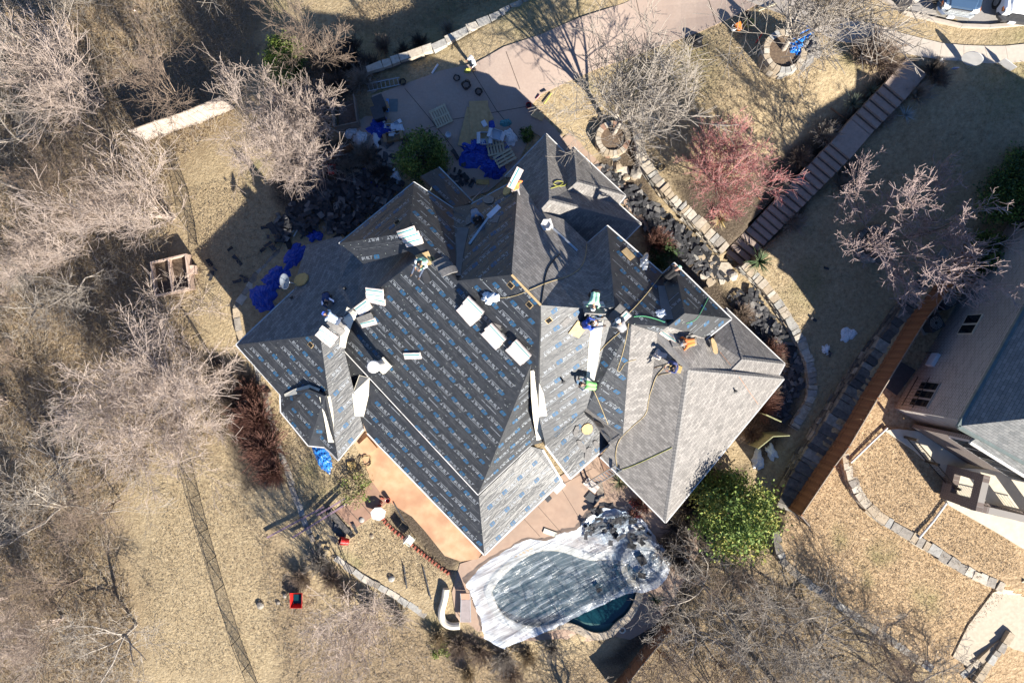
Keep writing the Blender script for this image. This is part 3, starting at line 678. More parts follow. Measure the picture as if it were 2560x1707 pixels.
# printing on the underlayment, one joined print per slope
def inside2(poly2, pts2): return bool(in_poly([p[0] for p in pts2], [p[1] for p in pts2], poly2).all())
for nm, S_ in SL.items():
    if S_['kd'] != 'felt': continue
    rr = random.Random(nm); n_, u_, v_, o_ = S_['n'], S_['u'], S_['v'], S_['org']
    p2d = [((p - o_).dot(u_), (p - o_).dot(v_)) for p in S_['pts']]
    u0, u1 = min(p[0] for p in p2d), max(p[0] for p in p2d); w0_, w1 = min(p[1] for p in p2d), max(p[1] for p in p2d)
    tri2 = [[((p - o_).dot(u_), (p - o_).dot(v_), (p - o_).dot(n_)) for p in t_] for t_ in S_['tris']]
    def lift(a, b_):
        for t_ in tri2:
            (x0, y0, h0), (x1, y1, h1), (x2, y2, h2) = t_
            dd = (y1 - y2) * (x0 - x2) + (x2 - x1) * (y0 - y2)
            if abs(dd) < 1e-9: continue
            A = ((y1 - y2) * (a - x2) + (x2 - x1) * (b_ - y2)) / dd; B = ((y2 - y0) * (a - x2) + (x0 - x2) * (b_ - y2)) / dd
            if A >= -1e-3 and B >= -1e-3 and A + B <= 1.001: return A * h0 + B * h1 + (1 - A - B) * h2
        return 0.0
    def p3(a, b_, h_=.008): return o_ + u_ * a + v_ * b_ + n_ * (h_ + lift(a, b_))
    flip_all = u_.y > 0 and nm in ('B', 'C', 'B2', 'BB', 'B3')
    mb = MB(); row = 0; w = w0_ + .18
    while w < w1:
        up = row % 2 == 0; a = u0 + rr.uniform(0, .5)
        while a < u1:
            cx, cy = a, w + .12
            ends = [(cx - .45, cy - .12), (cx + .6, cy - .12), (cx + .6, cy + .14), (cx - .45, cy + .14)]
            s_ = 1 if up else -1
            for (vs2, fs2, mi) in LOGO:
                vv = [(cx + s_ * (x_ - .13) * .98, cy + s_ * (y_ - .1) * .8) for x_, y_ in vs2]
                if in_poly([q[0] for q in vv], [q[1] for q in vv], p2d).mean() > .97: mb.add([p3(*q, .008 + mi * .003) for q in vv], fs2, mi)
            a += 1.12
        for off_, wd in ((.50, .014), (.56, .03), (.63, .012), (.69, .022)):       # strips of small print between the rows
            a = u0
            while a < u1:
                ln = rr.choice((.12, .25, .4, .7)); q = [(a, w + off_), (a + ln, w + off_), (a + ln, w + off_ + wd), (a, w + off_ + wd)]
                if rr.random() < .72 and in_poly([x_[0] for x_ in q], [x_[1] for x_ in q], p2d).all(): mb.add([p3(*x_) for x_ in q], [(0, 1, 2, 3)], 1 if (wd > .025 and rr.random() < .3) else 2)
                a += ln + .06
        for _ in range(int((u1 - u0) * 2.6)):                                         # plastic nail caps
            a, b_ = rr.uniform(u0, u1), w + rr.choice((.3, .62, .02, rr.uniform(0, .8))) ; r_ = .017
            if in_poly([a], [b_], p2d)[0]: mb.add([p3(a + r_ * math.cos(k * 1.05), b_ + r_ * math.sin(k * 1.05), .014) for k in range(6)], [tuple(range(6))], 3)
        w += .82; row += 1
    if mb.v: mb.build('printed_lettering', [M_blue_print, M_white_print, M_grey_print, M_cap], S_['ob'], recalc=False)['kind'] = 'stuff'

# eaves: white gutters and drip edges
def edge_bar(name, a, b_, w, h_, m_, parent, lift_=0.0, out=0.0):
    a, b_ = Vector(a), Vector(b_); t = (b_ - a).normalized(); s_ = t.cross(Vector((0, 0, 1))).normalized(); u_ = s_.cross(t)
    return MB().box((a + b_) / 2 + u_ * lift_ + s_ * out, (b_ - a).length, w, h_, frame=(t, s_, u_)).build(name, m_, parent)
M_gut = mat('weathered_gutter', (.55, .56, .56), (.40, .41, .41), 4, .5)
for pr in ('c8 e8', 'c8 f0', 'f0 f1', 'f1 f2', 'f2 f3', 'f3 bc', 'bc v0', 'l3 l2', 'l2 l5', 'l6 l5', 'o1 o2', 'me mc', 'mc ne', 'qc qb', 'qt qc', 'pe pf', 'w3c pe', 'gc gi', 'sc si', 'tc tE', 'tE sF', 'sE sF', 'd1 d2', 'o0 o1', 'se sc', 'sE s3b'):
    a, c_ = pr.split(); edge_bar('gutter', V[a], V[c_], .09, .12, M_gut if a in ('c8', 'd1', 'se') else M_white, house, -.05)
for pr in ('a al', 'a c2', 'c dv', 'c7 y0', 'c7 x1', 'gc ic', 'w3c gi'):
    a, c_ = pr.split(); edge_bar('drip_edge', V[a], V[c_], .05, .07, M_white if a == 'a' else M_gut, house, -.02)
# ridge and hip caps on the shingled parts
M_cap_sh = mat('ridge_cap_shingle', (.21, .20, .19), (.15, .145, .14), 8, .9, .2)
for pr in ('s ne', 's mc', 'qr1 qc', 'qr1 qt', 'qr1 qr0', 'sr1 sc', 'sr1 sr0', 'sr1 sE', 'tr1 tc', 'tr1 tE', 'tr1 tr0', 's lm0'):
    a, c_ = [V[k] for k in pr.split()]; t = c_ - a; k = max(2, int(t.length / .22)); mb = MB(); t.normalize(); s_ = t.cross(Vector((0, 0, 1))).normalized(); u_ = s_.cross(t)
    o = None
    for i in range(k):
        p = a.lerp(c_, (i + .5) / k)
        mb.add([p + s_ * .13 + u_ * -.055 - t * .12, p + u_ * .035 - t * .12, p - s_ * .13 + u_ * -.055 - t * .12, p + s_ * .13 + u_ * -.07 + t * .13, p + u_ * .02 + t * .13, p - s_ * .13 + u_ * -.07 + t * .13], [(0, 1, 4, 3), (1, 2, 5, 4), (0, 3, 5, 2), (0, 2, 1), (3, 4, 5)])
    mb.build('ridge_cap', M_cap_sh, house)['kind'] = 'stuff'

# pale self-stick flashing in the valleys
def ribbon(name, pts, w, m_, parent, off=.03, label=None):
    q = [RF(*p_, off) for p_ in pts]; pp = [x_[0] for x_ in q]; vs = []; k = len(pp)
    ws = w if isinstance(w, (list, tuple)) else [w] * k
    for i in range(k):
        t = (pp[min(i + 1, k - 1)] - pp[max(i - 1, 0)]).normalized(); s_ = t.cross(Vector((0, 0, 1))).normalized()
        for sg in (1, -1):
            e = pp[i] + s_ * ws[i] / 2 * sg; rz_ = roof_z(e.x, e.y)
            e.z = max(e.z - .05, (rz_ or 0) + off) if rz_ and abs(rz_ - e.z) < .6 else e.z
            vs.append(e)
    fs = [(2 * i, 2 * i + 1, 2 * i + 3, 2 * i + 2) for i in range(k - 1)]
    mb = MB().add(vs, fs); mb.add([(v_.x, v_.y, v_.z - .02) for v_ in vs], [f_[::-1] for f_ in fs])
    o = mb.build(name, m_, parent, recalc=False)
    if label: o['label'] = label
    return o
ribbon('valley_flashing', [(856, 868), (860, 840), (870, 800), (882, 775)], [.3, .35, .5, .7], M_strip, house)
ribbon('valley_flashing', [(912, 940), (905, 985), (898, 1040)], [.6, .75, .45], M_strip, house)
ribbon('valley_flashing', [(1331, 925), (1344, 985), (1350, 1040), (1358, 1095)], [.15, .6, .7, .75], M_strip, house)
ribbon('valley_flashing', [(1494, 800), (1487, 850), (1482, 900), (1475, 950)], [.5, .55, .5, .4], M_strip, house)
ribbon('valley_flashing', [(815, 990), (822, 1030), (826, 1080), (830, 1105)], [.5, .5, .4, .4], M_strip, house)
ribbon('valley_flashing', [(712, 988), (740, 978), (775, 970), (800, 978)], [.15, .3, .4, .3], M_strip, house)
M_gflash = mat('grey_flashing', (.13, .135, .14), (.10, .105, .11), 3, .7, .2, 5)
ribbon('valley_flashing', [(1146, 690), (1150, 640), (1153, 600), (1158, 570)], [.25, .3, .5, .6], M_gflash, house)
ribbon('valley_flashing', [(1652, 715), (1660, 760), (1668, 800)], [.35, .45, .5], M_gflash, house)
# exposed ridge deck between underlayment and shingles
M_ply = mat('plywood', (.50, .36, .19), (.40, .28, .14), 5, .8, .15, 12)
edge_bar('ridge_board', V['r1'], V['r2'], .10, .05, M_ply, house, .01)
# vent holes cut in the deck
M_hole = mat('dark_hole', (.004, .004, .004), (.003, .003, .003), 5, .95)
for (x_, y_) in ((1277, 713), (1324, 762), (1372, 801), (777, 862), (993, 556)):
    p, nn = RF(x_, y_, .012); S_ = min(SL.values(), key=lambda q: (q['n'] - nn).length)
    MB().box(p, .30, .27, .012, frame=(S_['u'], S_['v'], nn)).build('vent_opening', M_ply, house)
    MB().box(p + nn * .012, .24, .22, .01, frame=(S_['u'], S_['v'], nn)).build('vent_opening', M_hole, house)
# plumbing vents
M_pipe = mat('vent_pipe', (.06, .06, .06), (.04, .04, .04), 5, .6)
for (x_, y_) in ((1837, 977), (1408, 953), (730, 745), (863, 722)):
    p, nn = RF(x_, y_)
    mb = MB().lathe(p - Vector((0, 0, .05)), [(.13, 0), (.09, .06), (.045, .1), (.045, .38), (.03, .38)], 8); mb.build('vent_pipe', M_pipe, house)
# big round flue on a cricket block
p, nn = RF(960, 915)
MB().box(p + Vector((.05, .05, .15)), .62, .62, .9, rz=.75).build('flue_base', M_strip, house)
MB().lathe(p + Vector((-.05, .06, .3)), [(.25, 0), (.25, 2.05), (.31, 2.05), (.31, 2.2), (.27, 2.24)], 18).build('flue_pipe', M_white, house, smooth=False)
# walls below the eaves
def wall_block(names, zt, inset=.45, zb=-.4):
    pts = [Vector((V[k].x, V[k].y)) for k in names.split()]; c_ = sum(pts, Vector((0, 0))) / len(pts)
    q = [p + (c_ - p).normalized() * min(inset * 1.3, (c_ - p).length * .3) for p in pts]
    return MB().prism(q, zb, zt).build('wall', M_brickw, house)
wall_block('c8 e8 k2 p2 r2 a l0 v0 bc', 3.0); wall_block('y0 c7 dv c ic vx r2 v1', 3.4); wall_block('sc si s3b se', 3.2); wall_block('tc tE sF si', 3.2)
wall_block('mc ne qc qt gi gc ic kv1 me', 3.0); wall_block('gc gi w3c pe pf s kv1 vx ic', 5.6); wall_block('y0 c7 x1 p2 k2', 5.8, .7); wall_block('c dv p2 r1 vx ic ev2', 5.4, .8)
wall_block('h2 kv1 vx r2', 4.6, .6)
for k in ('l2', 'l3', 'l5'):
    q = V[k]; c_ = V['a']; d_ = Vector((c_.x - q.x, c_.y - q.y, 0)).normalized() * .45
    MB().box((q.x + d_.x, q.y + d_.y, 1.3), .3, .3, 2.8, rz=.78).build('porch_post', M_white, house)
# ------------------------------------------------------------------ patios, pool and deck
def drape_hole(name, poly, hole, m_, off, step=.8):
    poly = [Vector((p[0], p[1])) for p in poly]; hole = [Vector((p[0], p[1])) for p in hole]
    pts = poly + hole; k = len(poly); xs = [p.x for p in poly]; ys = [p.y for p in poly]
    A, B_ = np.meshgrid(np.arange(min(xs), max(xs), step), np.arange(min(ys), max(ys), step)); A, B_ = A.ravel(), B_.ravel()
    kk_ = in_poly(A, B_, poly) & ~in_poly(A, B_, hole) & (dist_line(A, B_, poly, True) > .3) & (dist_line(A, B_, hole, True) > .3)
    pts += [Vector((a, c_)) for a, c_ in zip(A[kk_], B_[kk_])]
    vs, es, fs, *_ = delaunay_2d_cdt(pts, [], [list(range(k)), list(range(k, k + len(hole)))], 1, 1e-5)
    fs = [f for f in fs if not in_poly([sum(vs[i].x for i in f) / len(f)], [sum(vs[i].y for i in f) / len(f)], hole)[0]]
    zs = gz_arr([v.x for v in vs], [v.y for v in vs]) + off
    mb = MB().add([(v.x, v.y, z_) for v, z_ in zip(vs, zs)], [tuple(f) for f in fs])
    kz = len(hole)
    mb.add([(p.x, p.y, .0) for p in hole] + [(p.x, p.y, -.5) for p in hole], [(i, (i + 1) % kz, kz + (i + 1) % kz, kz + i) for i in range(kz)])
    return mb.build(name, m_)
M_patio = mat('stained_patio', (.52, .355, .215), (.43, .27, .15), 2.2, .75, .15, 24, detail=8, big=((.36, .19, .11), .7, .8))
M_path = mat('brown_path', (.30, .185, .13), (.24, .145, .10), 2.5, .85, .1, 14)
M_deck = mat('pool_deck', (.38, .27, .20), (.33, .23, .17), 3, .85, .08, 16, big=((.28, .21, .165), .6, .5))
patio = drape('patio', [G(*q) for q in [(880, 1098), (916, 1080), (1000, 1160), (1205, 1380), (1195, 1396), (1152, 1402), (1112, 1388), (1064, 1328), (1030, 1290), (985, 1262), (952, 1232), (925, 1195), (905, 1140)]], M_patio, .06, .2, .8)
tag(patio, 'orange stained concrete patio beside the long eave', 'patio', kind='structure')
step_o = MB().slab([G(898, 1110, .3), G(920, 1090, .3), G(945, 1118, .3), G(922, 1136, .3)], .26); o = step_o.build('patio_step', M_patio, patio)
path = drape('path', [G(*q) for q in [(838, 1278), (880, 1245), (925, 1208), (940, 1196), (968, 1255), (925, 1295), (884, 1322)]], M_path, .05, .2, .6)
tag(path, 'short brown concrete path off the patio', 'path', kind='structure')
for q in ([(862, 1262), (905, 1310)], [(888, 1240), (930, 1288)]): joint(q, path, .058)
DECK = [(1150, 1408), (1200, 1392), (1300, 1290), (1400, 1190), (1500, 1125), (1560, 1180), (1640, 1280), (1700, 1320), (1740, 1330), (1745, 1385), (1700, 1470), (1640, 1560), (1575, 1598), (1540, 1590), (1470, 1602), (1400, 1595), (1330, 1600), (1260, 1600), (1180, 1590), (1140, 1540), (1130, 1480)]
POOLH = smooth_line([Vector((p.x, p.y, 0)) for p in POOLG] + [Vector((POOLG[0].x, POOLG[0].y, 0))], 2)[:-1]
deck = drape_hole('pool_deck', [G(*q) for q in DECK], POOLH, M_deck, .05)
tag(deck, 'tan concrete deck around the swimming pool', 'deck', kind='structure')
for q in ([(1345, 1265), (1420, 1350)], [(1300, 1285), (1350, 1340)], [(1400, 1215), (1470, 1330)], [(1330, 1250), (1480, 1170)], [(1640, 1330), (1740, 1345)], [(1640, 1480), (1690, 1510)], [(1620, 1430), (1735, 1400)]): joint(q, deck, .056, .025)
m, n, l, b = new_mat('pool_water'); M_water = m
b.inputs['Base Color'].default_value = (.006, .036, .047, 1); b.inputs['Roughness'].default_value = .06; b.inputs['Specular IOR Level'].default_value = .5
nz = n.new('ShaderNodeTexNoise'); nz.inputs['Scale'].default_value = 1.4; tc = n.new('ShaderNodeTexCoord'); l.new(tc.outputs['Object'], nz.inputs['Vector'])
bp = n.new('ShaderNodeBump'); bp.inputs['Strength'].default_value = .1; bp.inputs['Distance'].default_value = .02; l.new(nz.outputs['Fac'], bp.inputs['Height']); l.new(bp.outputs['Normal'], b.inputs['Normal'])
M_tile = mat('pool_plaster', (.10, .16, .16), (.07, .12, .12), 2, .6)
M_ledge = mat('pool_ledge', (.035, .10, .10), (.03, .085, .085), 2, .4)
pool = empty('swimming_pool', P(1420, 1480, 0), 'freeform swimming pool with dark teal water and stone coping', 'pool')
kz = len(POOLH)
MB().add([(p.x, p.y, -.14) for p in POOLH], [tuple(range(kz))]).build('water', M_water, pool)
mb = MB().add([(p.x, p.y, -.05) for p in POOLH] + [(p.x * .97 + .03 * 3, p.y * .97 - .03 * 14, -1.6) for p in POOLH], [(i, (i + 1) % kz, kz + (i + 1) % kz, kz + i) for i in range(kz)] + [tuple(range(kz, 2 * kz))]); mb.build('basin', M_tile, pool)
# sun shelf seen through the water along the lower rim
shelf = [(1350, 1568), (1400, 1552), (1440, 1560), (1480, 1583), (1520, 1580), (1540, 1556), (1500, 1560), (1460, 1555), (1430, 1540), (1400, 1536), (1360, 1550)]
MB().add([P(a, c_, -.135) for a, c_ in shelf], [tuple(range(len(shelf)))]).build('shelf', M_ledge, pool)
# coping stones
M_cop = [mat('coping_%d' % i, c1, c2, 5, .85, .2, 12) for i, (c1, c2) in enumerate((((.44, .36, .26), (.36, .29, .21)), ((.38, .32, .25), (.3, .25, .19)), ((.48, .41, .31), (.4, .33, .25))))]
cen = sum(POOLH, Vector()) / kz
# orient the loop so the offset points outwards
area = sum(a.x * c_.y - c_.x * a.y for a, c_ in zip(POOLH, POOLH[1:] + POOLH[:1]))
lp_ = POOLH if area > 0 else POOLH[::-1]
def coping_loop(loop, w, zt, parent, step=.55, h_=.09):
    lp = resample(loop + [loop[0]], step)[:-1]; k = len(lp); ns = []
    for i in range(k):
        t = lp[(i + 1) % k] - lp[i - 1]; t.z = 0; t.normalize(); ns.append(Vector((t.y, -t.x, 0)))
    for i in range(k):
        j = (i + 1) % k; q = [lp[i] - ns[i] * .05, lp[j] - ns[j] * .05, lp[j] + ns[j] * w, lp[i] + ns[i] * w]
        m_ = sum(q, Vector()) / 4; q = [m_ + (p - m_) * .975 for p in q]
        MB().slab([Vector((p.x, p.y, zt)) for p in q], h_, nrm=Vector((0, 0, 1)) ).build('coping_stone', RND.choice(M_cop), parent)
coping_loop(lp_, .38, .11, pool)
sp = P(1612, 1412, .3); spa = empty('spa', (sp.x, sp.y, 0), 'round raised spa joined to the pool under the plastic sheet', 'spa')
for i in range(18):
    a0 = 2 * math.pi * i / 18
    MB().ring((sp.x, sp.y), 1.05, 1.4, -.1, .36, 2, a0=a0 + .01, a1=a0 + 2 * math.pi / 18 - .01).build('coping_stone', RND.choice(M_cop), spa)
MB().lathe((sp.x, sp.y, -.15), [(1.06, 0), (1.06, .38)], 28).build('water', M_water, spa)

# clear plastic sheet over the pool
m, n, l, b = new_mat('clear_plastic'); M_plastic = m
b.inputs['Base Color'].default_value = (.78, .84, .90, 1); b.inputs['Roughness'].default_value = .16; b.inputs['Specular IOR Level'].default_value = .65
tr = n.new('ShaderNodeBsdfTransparent'); tr.inputs['Color'].default_value = (.86, .92, .97, 1)
mxs = n.new('ShaderNodeMixShader'); tc = n.new('ShaderNodeTexCoord')
mp = n.new('ShaderNodeMapping'); mp.vector_type = 'TEXTURE'; mp.inputs['Rotation'].default_value = (0, 0, .47); mp.inputs['Scale'].default_value = (3.2, .42, 1); l.new(tc.outputs['Object'], mp.inputs['Vector'])
nz = n.new('ShaderNodeTexNoise'); nz.inputs['Scale'].default_value = 2.4; nz.inputs['Detail'].default_value = 7; nz.inputs['Distortion'].default_value = .6; l.new(mp.outputs[0], nz.inputs['Vector'])
r = n.new('ShaderNodeMapRange'); r.inputs[1].default_value = .48; r.inputs[2].default_value = .8; r.inputs[3].default_value = .10; r.inputs[4].default_value = .42; l.new(nz.outputs['Fac'], r.inputs[0])
bp = n.new('ShaderNodeBump'); bp.inputs['Strength'].default_value = .8; bp.inputs['Distance'].default_value = .09; l.new(nz.outputs['Fac'], bp.inputs['Height']); l.new(bp.outputs['Normal'], b.inputs['Normal'])
outn = n['Material Output']
va_ = n.new('ShaderNodeVertexColor'); va_.layer_name = 'bunch'; ad_ = n.new('ShaderNodeMath'); ad_.operation = 'ADD'; ad_.use_clamp = True; l.new(r.outputs[0], ad_.inputs[0]); l.new(va_.outputs['Color'], ad_.inputs[1]); l.new(ad_.outputs[0], mxs.inputs[0]); l.new(tr.outputs[0], mxs.inputs[1]); l.new(b.outputs[0], mxs.inputs[2]); l.new(mxs.outputs[0], outn.inputs['Surface'])
SHEET = [(1165, 1455), (1200, 1418), (1255, 1378), (1320, 1345), (1365, 1350), (1405, 1330), (1440, 1322), (1470, 1290), (1510, 1265), (1560, 1275), (1610, 1300), (1640, 1345), (1672, 1385), (1668, 1432), (1640, 1462), (1580, 1480), (1500, 1515), (1420, 1550), (1350, 1580), (1270, 1605), (1262, 1612), (1210, 1590), (1205, 1550), (1188, 1510)]
sh = [G(*q) for q in SHEET]; shp = [Vector((p.x, p.y)) for p in sh]
A, B_ = np.meshgrid(np.arange(-4, 10, .11), np.arange(-18.5, -8, .11)); A, B_ = A.ravel(), B_.ravel()
kk_ = in_poly(A, B_, shp) & (dist_line(A, B_, shp, True) > .1)
bpt = []
for a, c_ in zip(shp, shp[1:] + shp[:1]):
    for i in range(6): bpt.append(a.lerp(c_, i / 6) + Vector((U(-.05, .05), U(-.05, .05))))
vs, es, fs, *_ = delaunay_2d_cdt(bpt + [Vector((a, c_)) for a, c_ in zip(A[kk_], B_[kk_])], [], [list(range(len(bpt)))], 1, 1e-5)
svx = np.array([v.x for v in vs]); svy = np.array([v.y for v in vs])
over = in_poly(svx, svy, POOLH); dpl = dist_line(svx, svy, POOLH, True)
base = np.where(over, .12 - .2 * np.clip(dpl / .8, 0, 1), .14)
ds = np.hypot(svx - sp.x, svy - sp.y); base = np.where(ds < 1.6, .42 - .12 * (ds < .95), base)
ang = math.radians(27); ex = svx * math.cos(ang) + svy * math.sin(ang); ey = -svx * math.sin(ang) + svy * math.cos(ang)
wr = np.array([noise.noise(Vector((a * .3, c_ * 2.2, 0))) * .10 + abs(noise.noise(Vector((a * .8, c_ * 4.5, 3)))) * .09 + abs(noise.noise(Vector((a * 1.6, c_ * 2.0, 7)))) * .08 for a, c_ in zip(ex, ey)])
mb = MB().add([(a, c_, z_ + w_) for a, c_, z_, w_ in zip(svx, svy, base, wr)], [tuple(f) for f in fs])
o = mb.build('plastic_sheet', M_plastic, smooth=True, recalc=False); bun = np.where(over, 0.0, .2) + np.clip(.3 - dist_line(svx, svy, shp, True) * .6, 0, .3); ca = o.data.color_attributes.new('bunch', 'FLOAT_COLOR', 'POINT'); ca.data.foreach_set('color', np.stack([bun, bun, bun, bun], 1).ravel()); tag(o, 'crumpled clear plastic sheet stretched over the swimming pool', 'sheet')

# flagstones and slabs on the front walk
walkf = empty('front_walk', G(1520, 470), 'tan slab walk along the front eaves with scattered flagstones', 'path'); walkf['kind'] = 'structure'
fl = [(1408, 345), (1445, 388), (1478, 416), (1512, 450), (1545, 482), (1578, 520), (1606, 552), (1634, 585), (1664, 615)]
for a, c_ in zip(fl[:-1], fl[1:]):
    p0, p1 = G(*a), G(*c_); t = (p1 - p0).normalized(); s_ = Vector((-t.y, t.x, 0))
    MB().box((p0 + p1) / 2 + s_ * .25 + Vector((0, 0, .03)), (p1 - p0).length - .03, .85, .1, frame=(t, s_, Vector((0, 0, 1)))).build('paving_slab', M_deck, walkf)
for (x_, y_, sz) in [(1785, 655, .8), (1812, 672, .9), (1785, 680, .7), (1830, 640, .6), (1775, 705, .6), (1805, 700, .5), (1820, 690, .5), (1760, 690, .5), (1755, 640, .5), (1540, 410, .45), (1560, 430, .6), (1585, 440, .5), (1700, 600, .5), (1740, 640, .5)]:
    p = G(x_, y_); k = 6; r0 = U(0, 6)
    q = [p + Vector((math.cos(r0 + i * 1.047) * sz * U(.4, .65), math.sin(r0 + i * 1.047) * sz * U(.4, .65), .07)) for i in range(k)]
    MB().slab(q, .09).build('flagstone', RND.choice(M_stone[:4]), walkf)

# ------------------------------------------------------------------ vegetation
def fast_mesh(name, verts, quads, mats, mi=None, smooth=False):
    me_ = bpy.data.meshes.new(name); verts = np.asarray(verts, np.float32); quads = np.asarray(quads, np.int32); nv = quads.shape[1]
    me_.vertices.add(len(verts)); me_.vertices.foreach_set('co', verts.ravel())
    me_.loops.add(quads.size); me_.loops.foreach_set('vertex_index', quads.ravel())
    me_.polygons.add(len(quads)); me_.polygons.foreach_set('loop_start', np.arange(len(quads), dtype=np.int32) * nv); me_.polygons.foreach_set('loop_total', np.full(len(quads), nv, np.int32))
    for m_ in (mats if isinstance(mats, (list, tuple)) else [mats]): me_.materials.append(m_)
    if mi is not None: me_.polygons.foreach_set('material_index', np.asarray(mi, np.int32))
    me_.update(calc_edges=True); return me_
def seg_mesh(name, segs, mats, nside=3, mi=None):
    """segs: array rows p0(3) p1(3) r0 r1 -> thin prisms"""
    s = np.asarray(segs, float); p0, p1, r0, r1 = s[:, :3], s[:, 3:6], s[:, 6], s[:, 7]
    d = p1 - p0; d /= np.linalg.norm(d, axis=1)[:, None] + 1e-9
    a = np.where(np.abs(d[:, 2:3]) < .9, np.array([[0, 0, 1.]]), np.array([[1., 0, 0]])); u = np.cross(d, a); u /= np.linalg.norm(u, axis=1)[:, None] + 1e-9; w = np.cross(d, u)
    vs = []
    for (p, r_) in ((p0, r0), (p1, r1)):
        for k in range(nside):
            t = 2 * math.pi * k / nside; vs.append(p + (u * math.cos(t) + w * math.sin(t)) * r_[:, None])
    vs = np.stack(vs, 1); nn = len(s); o = np.arange(nn)[:, None] * (2 * nside)
    q = np.concatenate([o + np.array([[k, (k + 1) % nside, nside + (k + 1) % nside, nside + k]]) for k in range(nside)], 0)
    return fast_mesh(name, vs.reshape(-1, 3), q, mats, None if mi is None else np.tile(mi, nside))
def grow(seed, h_, tr, limbs, fork=.25, spread=.7, kids=(6, 6, 5), ratio=(.62, .55, .5), up=.15, wig=.22, rmin=.011, stems=1, twig=1.0):
    """bare tree: returns trunk segments and crown segments"""
    rr = random.Random(seed); T = []; C = []
    def rv(): return Vector((rr.uniform(-1, 1), rr.uniform(-1, 1), rr.uniform(-1, 1)))
    def br(p, d, L, r_, lev):
        n_ = (6, 5, 4, 3, 2)[min(lev, 4)]; k = kids[lev - 1] if lev - 1 < len(kids) and lev > 0 else 0
        pts = [(p.copy(), r_, d.copy())]
        for i in range(n_):
            d = (d + rv() * wig + Vector((0, 0, up * .5))).normalized(); q = p + d * (L / n_); r2 = max(rmin, r_ * (1 - .75 * (i + 1) / n_))
            (T if lev <= 1 else C).append((*p, *q, max(rmin, r_ * (1 - .75 * i / n_)), r2)); p = q; pts.append((p.copy(), r2, d.copy()))
        for _ in range(k):
            f = rr.uniform(.25, 1.0); i = min(int(f * n_), n_ - 1); t = f * n_ - i
            pp = pts[i][0].lerp(pts[i + 1][0], t); dd = pts[i + 1][2]
            nd = (dd * .75 + rv() * .85 + Vector((0, 0, up))).normalized()
            br(pp, nd, L * ratio[lev - 1] * rr.uniform(.7, 1.25), max(rmin, pts[i + 1][1] * .62), lev + 1)
    for s_ in range(stems):
        b0 = Vector((rr.uniform(-.3, .3), rr.uniform(-.3, .3), -.15)) if stems > 1 else Vector((0, 0, -.15))
        d = (Vector((0, 0, 1)) + rv() * (.1 if stems == 1 else .45)).normalized(); p = b0; th = h_ * fork; rad = tr / math.sqrt(stems)
        for i in range(4):
            q = p + d * th / 4; T.append((*p, *q, rad * (1 - .08 * i), rad * (1 - .08 * (i + 1)))); p = q; d = (d + rv() * .06).normalized()
        nl = max(2, limbs // stems)
        for i in range(nl):
            a = 2 * math.pi * (i + rr.uniform(-.3, .3)) / nl + s_ * 1.3; t_ = spread * rr.uniform(.35, 1.15)
            nd = (Vector((math.cos(a) * math.sin(t_), math.sin(a) * math.sin(t_), math.cos(t_))) + d * .2).normalized()
            br(p - d * rr.uniform(0, th * .25), nd, h_ * (1 - fork) * rr.uniform(.75, 1.05), rad * .5, 1)
    return T, C
BARK = {k: mat('bark_' + k, c1, c2, 5, .9) for k, (c1, c2) in dict(mauve=((.42, .325, .30), (.30, .23, .215)), pale=((.46, .375, .32), (.34, .275, .23)), grey=((.38, .335, .285), (.25, .22, .185)), brown=((.26, .20, .155), (.17, .125, .095)), red=((.40, .20, .185), (.29, .22, .20)), redbrown=((.20, .10, .075), (.13, .065, .05)), dark=((.12, .10, .085), (.07, .058, .05)), straw=((.40, .32, .20), (.28, .21, .13)), lred=((.46, .13, .13), (.40, .29, .26))).items()}
VAR = {}
def variant(key, bark, twig_bark=None, **kw):
    T, C = grow(hash(key) % 1000 if False else sum(map(ord, key)), **kw)
    VAR[key] = (seg_mesh('trunk', T, BARK[bark], 5), seg_mesh('crown', C, BARK[twig_bark or bark], 3), kw['h_'], len(C))
variant('vase', 'pale', h_=6.6, tr=.13, limbs=12, fork=.2, spread=1.0, kids=(10, 9, 7), ratio=(.5, .5, .5), up=.12, wig=.16, rmin=.0095)
variant('vase2', 'pale', h_=7.2, tr=.14, limbs=12, fork=.18, spread=1.15, kids=(10, 9, 7), ratio=(.5, .5, .5), up=.10, wig=.2, rmin=.0095)
variant('street', 'grey', h_=8.0, tr=.17, limbs=8, fork=.28, spread=.75, kids=(8, 7, 6), ratio=(.5, .5, .5), up=.16, wig=.14, rmin=.012)
variant('redtwig', 'pale', 'lred', h_=3.9, tr=.11, limbs=13, fork=.14, spread=1.05, kids=(9, 8, 5), ratio=(.5, .5, .5), up=.16, wig=.12, rmin=.009)
variant('open', 'brown', 'mauve', h_=5.6, tr=.13, limbs=9, fork=.26, spread=1.15, kids=(9, 8, 6), ratio=(.45, .42, .35), up=.12, wig=.2, rmin=.0105)
variant('gnarl', 'grey', h_=7.0, tr=.15, limbs=6, fork=.3, spread=1.1, kids=(6, 5, 4), ratio=(.55, .5, .5), up=.05, wig=.40, rmin=.010)
variant('gnarl2', 'grey', h_=7.6, tr=.19, limbs=6, fork=.35, spread=1.0, kids=(6, 5, 5), ratio=(.6, .5, .5), up=.04, wig=.42, rmin=.010)
variant('stems', 'pale', h_=8.0, tr=.18, limbs=10, fork=.14, spread=.55, kids=(8, 6, 5), ratio=(.45, .5, .5), up=.18, wig=.13, rmin=.0095, stems=5)
variant('thin', 'brown', h_=6.0, tr=.09, limbs=6, fork=.2, spread=.6, kids=(7, 6, 4), ratio=(.5, .5, .5), up=.15, wig=.2, rmin=.009)
TREE_N = {'pale': 0}
